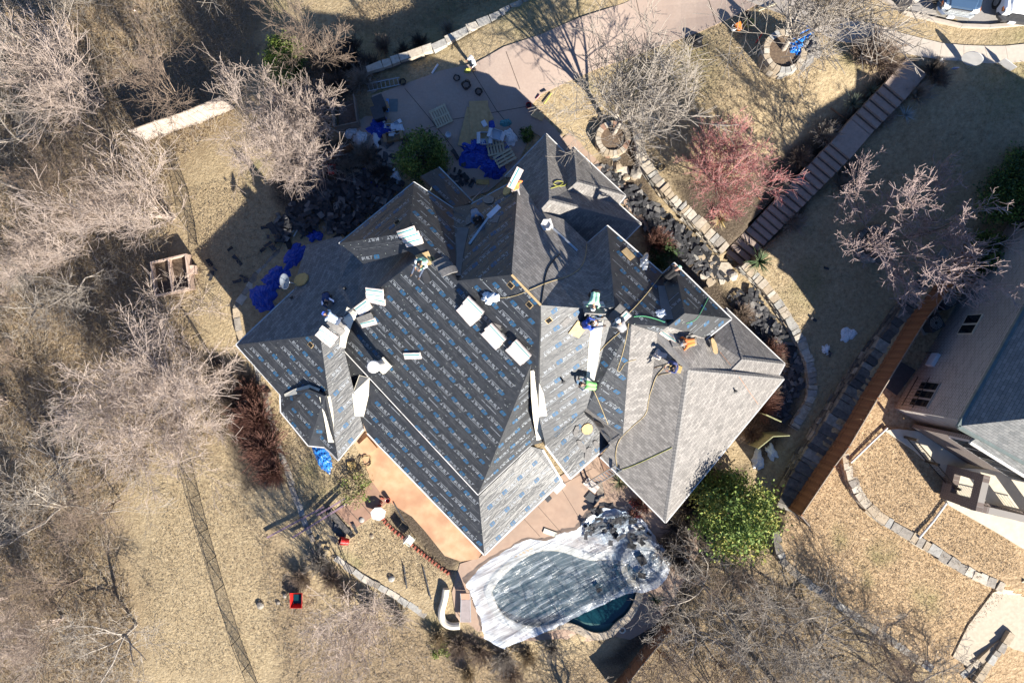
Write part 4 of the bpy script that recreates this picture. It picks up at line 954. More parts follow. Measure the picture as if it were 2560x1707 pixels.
def tree(key, px, py, scale, rot, label, group=None, lean=(0, 0), cat='tree', name='bare_tree', zs=1.0):
    tm, cm, h_, nc_ = VAR[key]; p = G(px, py)
    r_ = empty(name, p, label, cat, group); r_.scale = (scale, scale, scale * zs); r_.rotation_euler = (lean[0], lean[1], rot)
    for nm, me_ in (('trunk', tm), ('crown', cm)):
        o = bpy.data.objects.new(nm, me_); COL.objects.link(o); o.parent = r_
    return r_
tree('vase', 748, 388, .74, .3, 'dense pinkish bare tree between the shaded lawn and the pale shed wall')
tree('vase2', 452, 985, .95, 1.9, 'wide pale bare tree spreading over the edge of the back lawn', zs=.8)
tree('street', 1532, 338, .98, .7, 'grey bare tree in the round brick planter by the driveway')
tree('street', 1952, 132, 1.0, 2.9, 'bare tree in the stone ring planter holding a blue tarp')
tree('redtwig', 1782, 455, .95, .2, 'bare tree with bright red twig tips above the dark mulch bed')
tree('open', 2172, 612, 1.25, 1.2, 'bare brown tree with knobbly twigs in the stone ring on the shaded lawn')
tree('stems', 425, 545, .85, .5, 'many-stemmed bare tree by the wire fence near the raised planter')
tree('stems', 262, 262, .95, 2.2, 'tall many-stemmed bare tree near the pale shed', zs=1.0)
tree('thin', 455, 268, .8, 1.0, 'small bare tree behind the pale shed wall')
tree('thin', 815, 175, .75, 2.0, 'small pale bare tree beside the bright green shrub')
tree('stems', 918, 1512, .80, 4.0, 'grey bare tree rising below the garden wall')
W_L = 'crooked grey bare tree in the tangled woods'
wspots0 = [(70, 360), (150, 240), (40, 470), (190, 470), (270, 430), (200, 640), (80, 620), (330, 690), (110, 770), (230, 830), (60, 900), (150, 960), (90, 1080), (200, 1130), (80, 1200), (190, 1250), (120, 1310), (270, 1370), (210, 1440), (90, 1430), (160, 1540), (60, 1580), (280, 1620), (340, 1560), (120, 1660), (350, 480), (380, 120), (320, 70), (180, 110), (480, 90), (240, 720), (350, 790), (20, 760), (20, 1000), (20, 260), (300, 560), (100, 520), (400, 640), (30, 1350), (230, 1560), (60, 100), (130, 850), (280, 900), (300, 1250), (20, 1490)]
wspots = [q for i, q in enumerate(wspots0) if i % 5 not in (1, 2, 4) or q[0] < 50]
for i, (x_, y_) in enumerate(wspots):
    k = ('gnarl', 'gnarl2', 'thin', 'stems', 'gnarl', 'thin')[i % 6]
    wh_ = 'near the tall pale plank screen' if y_ < 300 else 'behind the thin wire fence and raised planter' if y_ < 740 and x_ > 180 else 'around the wide pale tree' if 740 <= y_ < 1150 and x_ > 100 else 'at the ragged edge of the back lawn' if y_ >= 1150 and x_ > 180 else 'deep in the tangled woods'
    kn_ = {'gnarl': 'crooked grey bare tree', 'gnarl2': 'tall twisted grey bare tree', 'thin': 'slender brown bare sapling', 'stems': 'upright many-stemmed bare tree'}[k]
    tree(k, x_, y_, U(.55, .92), U(0, 6.28), kn_ + ' ' + wh_, kn_ + 's ' + wh_, (U(-.15, .15), U(-.15, .15)))
for i, (x_, y_, s_) in enumerate([(1745, 1440, .75), (1800, 1395, .7), (1850, 1480, .72), (1720, 1560, .7), (1640, 1620, .6), (1960, 1530, .7), (2040, 1560, .75), (2150, 1600, .7), (2250, 1665, .7), (1880, 1590, .65), (1780, 1640, .65), (1950, 1720, .9), (2130, 1760, .9), (1830, 1780, .9), (1640, 1800, .9), (2310, 1790, .9), (2010, 1850, 1.0), (1480, 1790, .8)]):
    k = ('gnarl', 'thin', 'gnarl2')[i % 3]
    wh_ = 'beside the shadowed cedar fence below the pool' if x_ < 1700 else 'downhill of the yellow green leafy tree' if x_ < 1890 else 'along the low stone edging of the neighbouring lawn' if x_ < 2100 else 'near the terrace steps'
    tree(k, x_, y_, s_, U(0, 6.28), ('slender' if k == 'thin' else 'crooked') + ' grey bare tree ' + wh_, 'bare trees ' + wh_, (U(-.1, .1), U(-.1, .1)))
for (x_, y_) in ((560, -60), (700, -80), (1500, -120)): tree('street', x_ + 30, y_, 1.0, U(0, 6), 'tall bare tree at the edge of the field beyond the driveway', 'field edge trees')

# bushes of fine twigs
def bush_mesh(seed, bark, n_=150, h_=1.0, sp_=.8, kids=4, rmin=.009):
    rr = random.Random(seed); S_ = []
    for _ in range(n_):
        a = rr.uniform(0, 6.283); t_ = rr.uniform(.05, 1.25) * sp_; d = Vector((math.cos(a) * math.sin(t_), math.sin(a) * math.sin(t_), math.cos(t_))); p = Vector((rr.uniform(-.15, .15), rr.uniform(-.15, .15), 0)); L = h_ * rr.uniform(.6, 1.15)
        for i in range(3):
            d = (d + Vector((rr.uniform(-1, 1), rr.uniform(-1, 1), rr.uniform(-.5, 1))) * .16).normalized(); q = p + d * L / 3; S_.append((*p, *q, rmin * (1.5 - .3 * i), rmin * (1.2 - .3 * i)))
            if i:
                for _k in range(kids):
                    e = (d + Vector((rr.uniform(-1, 1), rr.uniform(-1, 1), rr.uniform(-1, 1))) * .7).normalized(); S_.append((*p.lerp(q, rr.random()), *(q + e * L * rr.uniform(.15, .35)), rmin * .8, rmin * .5))
            p = q
    return seg_mesh('twigs', S_, BARK[bark])
BUSH = {k: bush_mesh(i, bk, *a) for i, (k, bk, a) in enumerate((('redbrown', 'redbrown', (170, 1, .9, 5, .010)), ('brown', 'brown', (130, 1, .95, 4, .010)), ('dark', 'dark', (130, 1, 1.0, 5, .012)), ('straw', 'straw', (170, 1, .9, 3, .010)), ('grey', 'grey', (130, 1, .9, 4, .010))))}
def bush(kind, px, py, r_, label, group=None, name='bare_shrub'):
    o = bpy.data.objects.new(name, BUSH[kind]); COL.objects.link(o); o.location = G(px, py); o.scale = (r_, r_, r_ * U(.8, 1.1)); o.rotation_euler = (0, 0, U(0, 6.28)); return tag(o, label, 'shrub', group)
for (x_, y_, r_) in [(648, 1040, 1.5), (668, 1120, 1.5), (640, 985, 1.0), (690, 1175, 1.1), (630, 1080, 1.1)]: bush('redbrown', x_, y_, r_, 'dense reddish brown twiggy shrub along the low back wall', 'reddish shrubs along the back wall')
for (x_, y_, r_) in [(1725, 1265, 1.3), (1775, 1225, 1.1), (1690, 1330, 1.2), (1660, 1370, .9), (1750, 1180, .9), (1705, 1400, .9)]: bush('dark', x_, y_, r_, 'dark leafless shrub between the house corner and the green tree', 'dark shrubs by the house corner')
for (x_, y_, r_) in [(1900, 1000, 1.1), (1920, 985, .8), (1855, 790, .8), (1920, 880, .9), (1938, 905, .7), (1640, 610, 1.0), (1880, 1085, .8)]: bush('redbrown' if r_ > .85 else 'brown', x_, y_, r_, 'leafless brown shrub in the narrow front bed', 'shrubs in the front bed')
for (x_, y_, r_) in [(870, 175, 1.1), (835, 150, 1.1), (905, 205, 1.0), (845, 225, 1.0), (790, 245, .9), (930, 175, .9), (880, 130, .9), (960, 120, .7), (760, 300, .9), (775, 340, .8), (740, 260, .8), (1050, 110, .6), (1120, 80, .6), (1010, 135, .6), (900, 390, 1.0), (870, 420, .9), (925, 400, .8), (840, 390, .8), (950, 440, .7)]: bush(RND.choice(('brown', 'dark', 'grey')), x_, y_, r_, 'tangled leafless shrub in the shade near the court', 'tangled shrubs near the court')
for (x_, y_, r_) in [(800, 1405, 1.0), (835, 1445, .9), (870, 1475, .8), (760, 1440, .8), (930, 1500, .8), (1000, 1535, .8), (1150, 1610, .9), (1200, 1625, .9), (1260, 1640, 1.0), (1320, 1635, .9), (1380, 1620, .8), (1095, 1590, .9), (1280, 1680, .9), (1170, 1680, .8)]: bush(RND.choice(('brown', 'straw', 'grey')), x_, y_, r_, 'brown dry shrub below the pool and garden bed', 'dry shrubs below the pool')
for (x_, y_, r_) in [(2185, 152, 1.5), (2150, 140, 1.0), (2330, 178, .6)]: bush('brown' if r_ > .8 else 'dark', x_, y_, r_, 'rounded brown shrub beside the top landing of the stairs', 'shrubs at the top of the stairs')
for (x_, y_, r_) in [(2120, 425, .9), (2100, 465, .8), (2060, 340, .9), (2000, 400, .8), (1950, 470, .8), (2210, 300, .6), (2290, 240, .8), (1985, 560, .8), (2340, 200, .7)]: bush(RND.choice(('grey', 'brown')), x_, y_, r_, 'pale dry shrub in the shade beside the stairs', 'dry shrubs beside the stairs')
for (x_, y_, r_) in [(600, 960, .8), (580, 1010, .8), (560, 930, .6)]: bush('brown', x_, y_, r_, 'low brown brush by the back corner of the house', 'brush by the back corner')

# leafy plants
def leaf_mesh(seed, n_, rad, h_, leaf, clumps, mats, squash=1.0, shell=.55, w_=.5):
    rr = np.random.RandomState(seed)
    cs = []
    while len(cs) < clumps:
        p = rr.uniform(-1, 1, 3); L = np.linalg.norm(p)
        if shell < L < 1.0: cs.append(p)
    cs = np.array(cs) * [rad, rad, h_ / 2] + [0, 0, h_ / 2]
    ci = rr.randint(0, clumps, n_); p = cs[ci] + rr.normal(0, 1, (n_, 3)) * rad * .16
    d = rr.normal(0, 1, (n_, 3)) + [0, 0, .5]; d /= np.linalg.norm(d, axis=1)[:, None]; e = np.cross(d, rr.normal(0, 1, (n_, 3))); e /= np.linalg.norm(e, axis=1)[:, None]; f = np.cross(d, e)
    sz = leaf * rr.uniform(.6, 1.3, (n_, 1)); a, c_ = e * sz, f * sz * w_
    vs = np.stack([p - a, p + c_, p + a, p - c_], 1).reshape(-1, 3); q = np.arange(n_ * 4).reshape(-1, 4)
    mi = np.where(rr.rand(n_) < .12, rr.randint(0, len(mats), n_), (ci * 7) % len(mats))
    return fast_mesh('foliage', vs, q, mats, mi)
def leafmat(name, c1, c2):
    m_ = mat(name, c1, c2, 3, .7); b_ = m_.node_tree.nodes['Principled BSDF']; return m_
GREEN = [leafmat('leaf_green_a', (.14, .20, .035), (.085, .14, .025)), leafmat('leaf_green_b', (.19, .24, .045), (.11, .16, .03)), leafmat('leaf_green_c', (.04, .08, .02), (.025, .05, .012)), leafmat('leaf_yellow', (.30, .28, .06), (.22, .21, .045))]
def leafy(name, label, cat, px, py, me_, stems=4, h_=1.0, rad=.5, group=None):
    p = G(px, py); r_ = empty(name, p, label, cat, group); T = []
    for _ in range(stems):
        a = U(0, 6.28); T.append((0, 0, -.1, math.cos(a) * rad * .25, math.sin(a) * rad * .25, h_ * .4, .035 * h_ ** .5, .025)); T.append((math.cos(a) * rad * .25, math.sin(a) * rad * .25, h_ * .4, math.cos(a) * rad * .6, math.sin(a) * rad * .6, h_ * .8, .025, .01))
    for nm, mm in (('stem' if cat != 'tree' else 'trunk', seg_mesh('stem', T, BARK['brown'], 5)), ('foliage' if cat != 'tree' else 'crown', me_)):
        o = bpy.data.objects.new(nm, mm); COL.objects.link(o); o.parent = r_
    return r_
leafy('leafy_tree', 'yellow green leafy tree beside the lower corner of the roof', 'tree', 1800, 1256, leaf_mesh(3, 13000, 2.15, 5.4, .10, 95, [GREEN[0], GREEN[1], GREEN[1], GREEN[0], GREEN[3], GREEN[1]], shell=.3), 6, 5, 1.8)
leafy('evergreen_shrub', 'dense dark green shrub growing against the court eaves', 'shrub', 1062, 405, leaf_mesh(5, 7000, 1.35, 2.6, .075, 70, [GREEN[0], GREEN[2], GREEN[1]]), 4, 2, 1)
leafy('evergreen_shrub', 'bright green shrub at the edge of the field', 'shrub', 728, 172, leaf_mesh(6, 6000, 1.2, 2.8, .08, 60, [GREEN[1], GREEN[1], GREEN[0]]), 4, 2, 1)
leafy('evergreen_shrub', 'small round green shrub by the garage eave', 'shrub', 1316, 338, leaf_mesh(7, 1500, .42, .7, .05, 20, [GREEN[2], GREEN[0]]), 3, .6, .3)
leafy('evergreen_shrub', 'low dark green shrub under the front eave', 'shrub', 1655, 640, leaf_mesh(8, 2500, .85, .9, .06, 30, [GREEN[2]]), 3, .6, .5)
leafy('evergreen_shrub', 'pale olive shrub at the patio edge', 'shrub', 893, 1218, leaf_mesh(9, 2200, .95, .9, .05, 36, [leafmat('leaf_olive', (.22, .2, .09), (.14, .13, .06)), BARK['straw'], GREEN[1]]), 5, .7, .6)
leafy('evergreen_shrub', 'red leaved shrub beside the debris under the eave', 'shrub', 1592, 1268, leaf_mesh(10, 1800, .55, .8, .05, 24, [leafmat('leaf_red', (.20, .03, .025), (.12, .02, .02)), leafmat('leaf_red2', (.13, .05, .03), (.08, .03, .02))]), 4, .6, .4)
for (x_, y_, r_) in [(2500, 500, 1.5), (2440, 640, 1.2), (2540, 440, 1.3)]: leafy('evergreen_shrub', 'dark green hedge shrub beside the neighbouring brick wall', 'shrub', x_, y_, leaf_mesh(int(x_), 4000, r_, 1.6, .08, 50, [GREEN[2], GREEN[0]]), 3, 1, .8, 'hedge by the neighbouring wall')
leafy('evergreen_shrub', 'tiny bright green tuft in the leaf litter below the pool', 'shrub', 1105, 1620, leaf_mesh(12, 900, .6, .4, .06, 14, [GREEN[1]]), 2, .3, .3)
# spiky plants
def spiky(name, label, px, py, n_, L, w_, mats, droop=.4, flat=.0, seed=0):
    rr = random.Random(seed); vs = []; fs = []; mi = []
    for i in range(n_):
        a = rr.uniform(0, 6.283); t_ = rr.uniform(.15, 1.45); l_ = L * rr.uniform(.75, 1.1); d = Vector((math.cos(a) * math.sin(t_), math.sin(a) * math.sin(t_), math.cos(t_) + flat)).normalized(); s_ = Vector((-math.sin(a), math.cos(a), 0)); p = Vector((0, 0, .05)); o = len(vs)
        for k in range(4):
            ww = w_ * (1 - k / 3.2) if k else w_ * .8; vs += [p + s_ * ww, p - s_ * ww]; d = (d + Vector((0, 0, -droop * .35))).normalized(); p = p + d * l_ / 3
        fs += [(o + 2 * k, o + 2 * k + 1, o + 2 * k + 3, o + 2 * k + 2) for k in range(3)]; mi += [i % len(mats)] * 3
    me_ = fast_mesh(name, np.array([tuple(v) for v in vs]), np.array(fs), mats, mi); o = bpy.data.objects.new(name, me_); COL.objects.link(o); o.location = G(px, py); return tag(o, label, 'plant')
M_ag = [leafmat('agave_a', (.07, .12, .05), (.05, .09, .04)), leafmat('agave_b', (.12, .16, .08), (.09, .12, .06))]
spiky('yucca', 'big green spiky yucca beside the foot of the stairs', 1897, 655, 90, .95, .035, M_ag, .3, .1, 1)
spiky('yucca', 'silvery spiky yucca on the shaded lawn beside the stairs', 2262, 290, 60, .65, .022, [leafmat('silver', (.45, .50, .50), (.34, .38, .38))], .1, .1, 2)
spiky('yucca', 'grey green yucca left of the upper steps', 2130, 262, 60, .75, .025, [leafmat('greyg', (.12, .15, .1), (.09, .11, .08))], .2, .1, 3)
spiky('yucca', 'grey green yucca near the brown shrub at the top landing', 2175, 228, 50, .65, .025, [leafmat('greyg2', (.12, .15, .1), (.09, .11, .08))], .2, .1, 4)
spiky('yucca', 'straw and green yucca beside the ladder under the eave', 1548, 1205, 80, .85, .02, [M_ag[1], BARK['straw'], M_ag[0]], .35, .1, 5)
spiky('yucca', 'dark green yucca on the deck beside the spa', 1640, 1500, 60, .7, .022, [M_ag[0]], .3, .1, 6)
spiky('dried_plant', 'dead golden broad leaved plant above the garden wall', 1798, 548, 60, .7, .075, [BARK['straw'], leafmat('gold', (.52, .40, .17), (.4, .3, .12)), leafmat('tan_leaf', (.34, .28, .16), (.25, .2, .1))], .45, .2, 7)
spiky('dried_plant', 'small dead golden plant at the corner of the wall and stairs', 1822, 625, 26, .4, .06, [leafmat('gold2', (.50, .39, .17), (.4, .3, .12))], .5, .1, 8)

# brush, litter and tufts nobody could count
def scatter_twigs(name, label, polys, n_, bark, L=(.25, 1.0), r_=(.006, .012), seed=1, upw=.35, zoff=.0):
    rr = np.random.RandomState(seed); X = []; Y = []
    for poly, k in zip(polys, n_):
        xs = [p[0] for p in poly]; ys = [p[1] for p in poly]; got = 0
        while got < k:
            a = rr.uniform(max(min(xs), -33), min(max(xs), 33), k * 2); c_ = rr.uniform(max(min(ys), -22), min(max(ys), 22), k * 2); ok = in_poly(a, c_, poly); a, c_ = a[ok][:k - got], c_[ok][:k - got]; X.append(a); Y.append(c_); got += len(a)
    X = np.concatenate(X); Y = np.concatenate(Y); N_ = len(X); Z = gz_arr(X, Y) + zoff; d = rr.normal(0, 1, (N_, 3)); d[:, 2] = np.abs(d[:, 2]) * upw + .08; d /= np.linalg.norm(d, axis=1)[:, None]
    l_ = rr.uniform(L[0], L[1], (N_, 1)) * rr.uniform(.4, 1, (N_, 1)); p0 = np.stack([X, Y, Z + rr.uniform(0, .15, N_)], 1); p1 = p0 + d * l_ * .5; d2 = d + rr.normal(0, .35, (N_, 3)); d2 /= np.linalg.norm(d2, axis=1)[:, None]; p2 = p1 + d2 * l_ * .5; rad = rr.uniform(r_[0], r_[1], (N_, 1))
    S_ = np.concatenate([np.hstack([p0, p1, rad * 1.2, rad]), np.hstack([p1, p2, rad, rad * .5])]); mi = rr.randint(0, len(bark), len(S_))
    me_ = seg_mesh(name, S_, [BARK[k] for k in bark], 3, mi); o = bpy.data.objects.new(name, me_); COL.objects.link(o); return tag(o, label, 'brush', kind='stuff')
scatter_twigs('brush', 'tangled dry brush covering the floor of the woods', [woods], [26000], ['grey', 'brown', 'straw', 'straw', 'grey'], (.4, 1.6), (.006, .011), 1, .6)
scatter_twigs('brush', 'dry twigs and stalks on the bank below the pool', [woods2], [8000], ['brown', 'grey', 'dark', 'straw'], (.2, .8), (.006, .011), 2, .4)
scatter_twigs('brush', 'shaded tangle of stalks between the court and the field', [brush], [2500], ['brown', 'dark', 'grey'], (.3, 1.2), (.008, .013), 3, .6)
lawn_polys = [gp([(560, 930), (600, 1230), (760, 1450), (640, 1700), (400, 1700), (330, 1480), (470, 1110)], -.9), gp([(1440, 260), (1600, 140), (1860, 60), (2060, 130), (1900, 450), (1700, 480), (1600, 380)], 1.5), gp([(1900, 600), (2080, 420), (2250, 240), (2540, 200), (2440, 480), (2200, 850), (2000, 1150), (2040, 950)], 1.5), gp([(1970, 1300), (2110, 1130), (2200, 1300), (2520, 1480), (2380, 1650), (2000, 1420)], .8), gp([(2130, 1080), (2220, 1080), (2500, 1250), (2560, 1440), (2480, 1440), (2200, 1280)], 1.8), gp([(900, 0), (1300, -20), (1000, 110), (820, 60)], -2), gp([(440, 480), (700, 420), (780, 540), (600, 750), (480, 640)], -.6), gp([(660, 1000), (740, 1000), (880, 1180), (780, 1280), (720, 1200)], -.1), gp([(880, 1330), (980, 1290), (1120, 1420), (1060, 1480), (900, 1420)], -.2)]
scatter_twigs('dry_grass', 'short dry tan grass blades of the lawns', lawn_polys, [9000, 9000, 8000, 8000, 4500, 4500, 4500, 2500, 2500], ['straw', 'straw', 'brown'], (.05, .17), (.006, .012), 5, .5)
# ------------------------------------------------------------------ fences, neighbouring house, vehicles
M_cedar = [mat('cedar_%d' % i, c1, c2, 4, .8, .2, 18) for i, (c1, c2) in enumerate((((.27, .125, .06), (.20, .09, .045)), ((.30, .145, .07), (.23, .105, .05)), ((.24, .11, .055), (.18, .08, .04))))]
M_oldwood = [mat('grey_wood_%d' % i, c1, c2, 5, .9, .3, 20) for i, (c1, c2) in enumerate((((.30, .25, .20), (.21, .17, .135)), ((.25, .21, .18), (.17, .14, .12))))]
M_metal = mat('aluminium', (.55, .57, .58), (.45, .47, .48), 6, .35, metal=.8)
M_black = mat('black_plastic', (.02, .02, .022), (.012, .012, .014), 6, .5)
M_dkgrey = mat('dark_grey', (.06, .062, .068), (.045, .046, .05), 6, .6)
def board_fence(name, label, line, hgt, mats, step=.15, rails=True, cat='fence', zline=None):
    pts = resample([G(*q) for q in line], step); root = empty(name, pts[0], label, cat)
    protos = {}
    mesh0 = [MB().box((0, 0, hgt / 2), step * 1.03, .022, hgt).build('board', m_, root) for m_ in mats]
    for o_ in mesh0: o_.parent = None
    for i, (a, c_) in enumerate(zip(pts[:-1], pts[1:])):
        src = mesh0[i % len(mats)]; o_ = bpy.data.objects.new('board', src.data); COL.objects.link(o_); o_.parent = root; o_.matrix_parent_inverse = root.matrix_basis.inverted()
        t = c_ - a; o_.location = ((a.x + c_.x) / 2, (a.y + c_.y) / 2, (a.z + c_.z) / 2 - .02 + U(-.012, .012)); o_.rotation_euler = (0, U(-.006, .006), math.atan2(t.y, t.x)); nn_ = Vector((-t.y, t.x, 0)).normalized() * (.012 if i % 2 else -.012); o_.location += nn_
    for o_ in mesh0: bpy.data.objects.remove(o_)
    pr = resample([G(*q) for q in line], 2.4)
    for a in pr: MB().box((a.x, a.y, a.z + hgt / 2), .09, .09, hgt + .06).build('post', mats[0], root)
    if rails:
        for z_ in (.35, hgt - .25):
            for a, c_ in zip(pr[:-1], pr[1:]): MB().tube([a + Vector((0, 0, z_)), c_ + Vector((0, 0, z_))], .035, 4).build('rail', mats[0], root)
    MB().tube([p + Vector((0, 0, hgt + .0)) for p in pr], .03, 4).build('top_rail', M_oldwood[0], root)
    return root
board_fence('board_fence', 'long orange cedar board fence standing behind the dark stone wall', [(2405, 632), (2269, 800), (2153, 989), (2085, 1105), (2050, 1152), (1972, 1268)], 1.75, M_cedar)
board_fence('board_fence', 'shadowed cedar board fence below the pool corner', [(1662, 1550), (1600, 1625), (1530, 1715)], 1.5, M_cedar[:2], .16)
board_fence('board_fence', 'weathered red brown fence behind the court junk', [(796, 300), (800, 340), (806, 415), (890, 380)], 1.6, [M_cedar[0], M_cedar[2]], .16)
# gate frame at the end of the cedar fence
g0 = G(1972, 1270); g1 = G(1994, 1296); gate = empty('gate', g0, 'small open framed gate at the end of the cedar fence', 'gate')
for a, c_ in ((g0, g0 + Vector((0, 0, 1.6))), (g1, g1 + Vector((0, 0, 1.6))), (g0 + Vector((0, 0, 1.6)), g1 + Vector((0, 0, 1.6))), (g0 + Vector((0, 0, .3)), g1 + Vector((0, 0, .3))), (g0 + Vector((0, 0, .3)), g1 + Vector((0, 0, 1.6)))): MB().tube([a, c_], .04, 4).build('gate_bar', M_oldwood[1], gate)
# black wire fence along the back lawn
def wire_fence(label, line, hgt=1.25):
    pts = resample([G(*q) for q in line], 2.2); root = empty('wire_fence', pts[0], label, 'fence')
    for p in pts: MB().tube([p, p + Vector((0, 0, hgt))], .025, 5).build('post', M_black, root)
    for z_ in (.05, hgt): MB().tube([p + Vector((0, 0, z_)) for p in pts], .015, 4).build('rail', M_black, root)
    S_ = []
    for a, c_ in zip(pts[:-1], pts[1:]):
        k = 13
        for i in range(-k, k):
            for sg in (0, 1):
                f0, f1 = i / k, i / k + hgt / 2.2; t0, t1 = max(f0, 0), min(f1, 1)
                if t1 <= t0: continue
                za, zb = (t0 - f0) / (f1 - f0) * hgt, (t1 - f0) / (f1 - f0) * hgt
                pa, pb = a.lerp(c_, t0 if sg else 1 - t0), a.lerp(c_, t1 if sg else 1 - t1)
                S_.append((pa.x, pa.y, pa.z + za, pb.x, pb.y, pb.z + zb, .0045, .0045))
    o_ = bpy.data.objects.new('wire_mesh', seg_mesh('wire_mesh', S_, M_black, 3)); COL.objects.link(o_); o_.parent = root; o_.matrix_parent_inverse = root.matrix_basis.inverted(); o_['kind'] = 'stuff'
wire_fence('black wire mesh fence running down the sunny back lawn', [(478, 1150), (520, 1320), (560, 1460), (600, 1590), (650, 1720)])
wire_fence('black wire mesh fence beside the bare back corner of the house', [(500, 838), (562, 945)], 1.1)
wire_fence('thin wire fence between the woods and the shaded lawn', [(432, 372), (468, 470), (488, 560), (494, 612)], 1.1)

# neighbouring house -------------------------------------------------
def brick_mat(name, c1, c2, mort, sc=1.0):
    m, n, l, b = new_mat(name); b.inputs['Roughness'].default_value = .9
    uv = uv_node(n); br = n.new('ShaderNodeTexBrick'); br.inputs['Scale'].default_value = sc; br.inputs['Brick Width'].default_value = .24; br.inputs['Row Height'].default_value = .085; br.inputs['Mortar Size'].default_value = .012
    for k, c_ in (('Color1', c1), ('Color2', c2), ('Mortar', mort)): br.inputs[k].default_value = (*c_, 1)
    l.new(uv, br.inputs['Vector']); l.new(br.outputs['Color'], b.inputs['Base Color'])
    bp = n.new('ShaderNodeBump'); bp.inputs['Strength'].default_value = .6; bp.inputs['Distance'].default_value = .01; bp.invert = True; l.new(br.outputs['Fac'], bp.inputs['Height']); l.new(bp.outputs['Normal'], b.inputs['Normal'])
    return m
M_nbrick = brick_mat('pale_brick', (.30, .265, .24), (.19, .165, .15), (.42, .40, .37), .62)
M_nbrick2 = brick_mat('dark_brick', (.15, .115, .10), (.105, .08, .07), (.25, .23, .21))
M_slate = mat('teal_trim', (.13, .165, .16), (.10, .125, .12), 4, .6)
M_glass = mat('window_glass', (.01, .014, .017), (.008, .01, .012), 2, .04, spec=.8)
M_cream = mat('cream_stucco', (.55, .50, .40), (.48, .43, .34), 3, .85)
def quad_uv(name, pts, m_, parent, th=.0, s=1.0):
    """flat wall panel with metric UVs along first edge"""
    pts = [Vector(p) for p in pts]; u_ = (pts[1] - pts[0]).normalized(); nn = (pts[1] - pts[0]).cross(pts[-1] - pts[0]).normalized(); v_ = nn.cross(u_)
    bm = bmesh.new(); f = bm.faces.new([bm.verts.new(p) for p in pts])
    if th:
        r_ = bmesh.ops.extrude_face_region(bm, geom=[f]); bmesh.ops.translate(bm, verts=[e_ for e_ in r_['geom'] if isinstance(e_, bmesh.types.BMVert)], vec=-nn * th); bmesh.ops.recalc_face_normals(bm, faces=bm.faces[:])
    uvl = bm.loops.layers.uv.new('UVMap')
    for fc in bm.faces:
        for lp in fc.loops: d_ = lp.vert.co - pts[0]; lp[uvl].uv = (d_.dot(u_) * s, d_.dot(v_) * s)
    me_ = bpy.data.meshes.new(name); bm.to_mesh(me_); bm.free(); me_.materials.append(m_); o_ = bpy.data.objects.new(name, me_); COL.objects.link(o_); o_.parent = parent; o_.matrix_parent_inverse = parent.matrix_basis.inverted() ; return o_
wd = Vector((.49, .872, 0)).normalized(); pd = Vector((wd.y, -wd.x, 0)); ZU = Vector((0, 0, 1))
EC = P(2396, 1063, 8.3); C0 = EC + pd * .5 + wd * .45; gzn = 1.4
nh = empty('neighbour_house', (C0.x, C0.y, 1.8), 'two storey pale brick house with grey hip roof and a back porch', 'house')
def at_n(a, c_, z_): q = C0 + wd * a + pd * c_; return Vector((q.x, q.y, z_))
LW, DW = 14.5, 15.0
quad_uv('wall', [at_n(0, 0, gzn), at_n(LW, 0, gzn), at_n(LW, 0, 8.2), at_n(0, 0, 8.2)][::-1], M_nbrick, nh, 0)
quad_uv('wall', [at_n(0, 0, gzn), at_n(0, DW, gzn), at_n(0, DW, 8.2), at_n(0, 0, 8.2)], M_nbrick, nh, 0)
quad_uv('wall', [at_n(LW, 0, gzn), at_n(LW, DW, gzn), at_n(LW, DW, 8.2), at_n(LW, 0, 8.2)], M_nbrick, nh, 0)
quad_uv('wall', [at_n(0, DW, gzn), at_n(LW, DW, gzn), at_n(LW, DW, 8.2), at_n(0, DW, 8.2)], M_nbrick, nh, 0)
def nroof(pts):
    o_ = quad_uv('roof_slope', pts, M_shing_new, nh, 0)
    return o_
ov = .5; ezn = 8.3; rzn = 13.6
e00, e01, e11, e10 = at_n(-ov, -ov, ezn), at_n(LW + ov, -ov, ezn), at_n(LW + ov, DW + ov, ezn), at_n(-ov, DW + ov, ezn)
ra, rb = at_n(4.2, 4.3, rzn), at_n(9.3, 4.3, rzn - .3)
for q in ([e01, e00, ra, rb], [e00, e10, ra], [e10, e11, rb, ra], [e11, e01, rb]): nroof(q)
MB().slab([e00 - ZU * .02, e01 - ZU * .02, e11 - ZU * .02, e10 - ZU * .02], .15).build('soffit', M_slate, nh)
edge_bar('gutter', e00, e01, .14, .13, M_slate, nh, .02); edge_bar('gutter', e00, e10, .14, .13, M_slate, nh, .02)
# front gable that throws the stepped shadow on the lawn
ga, gb_, gt = at_n(7, -.6, 8.3), at_n(11.4, -.6, 8.3), at_n(9.2, -.6, 11.0)
MB().add([ga, gb_, gt, at_n(7, 7, 8.3), at_n(11.4, 7, 8.3), at_n(9.2, 7, 11.0)], [(0, 1, 2), (3, 5, 4), (0, 2, 5, 3), (1, 4, 5, 2)]).build('gable', M_shing_new, nh)
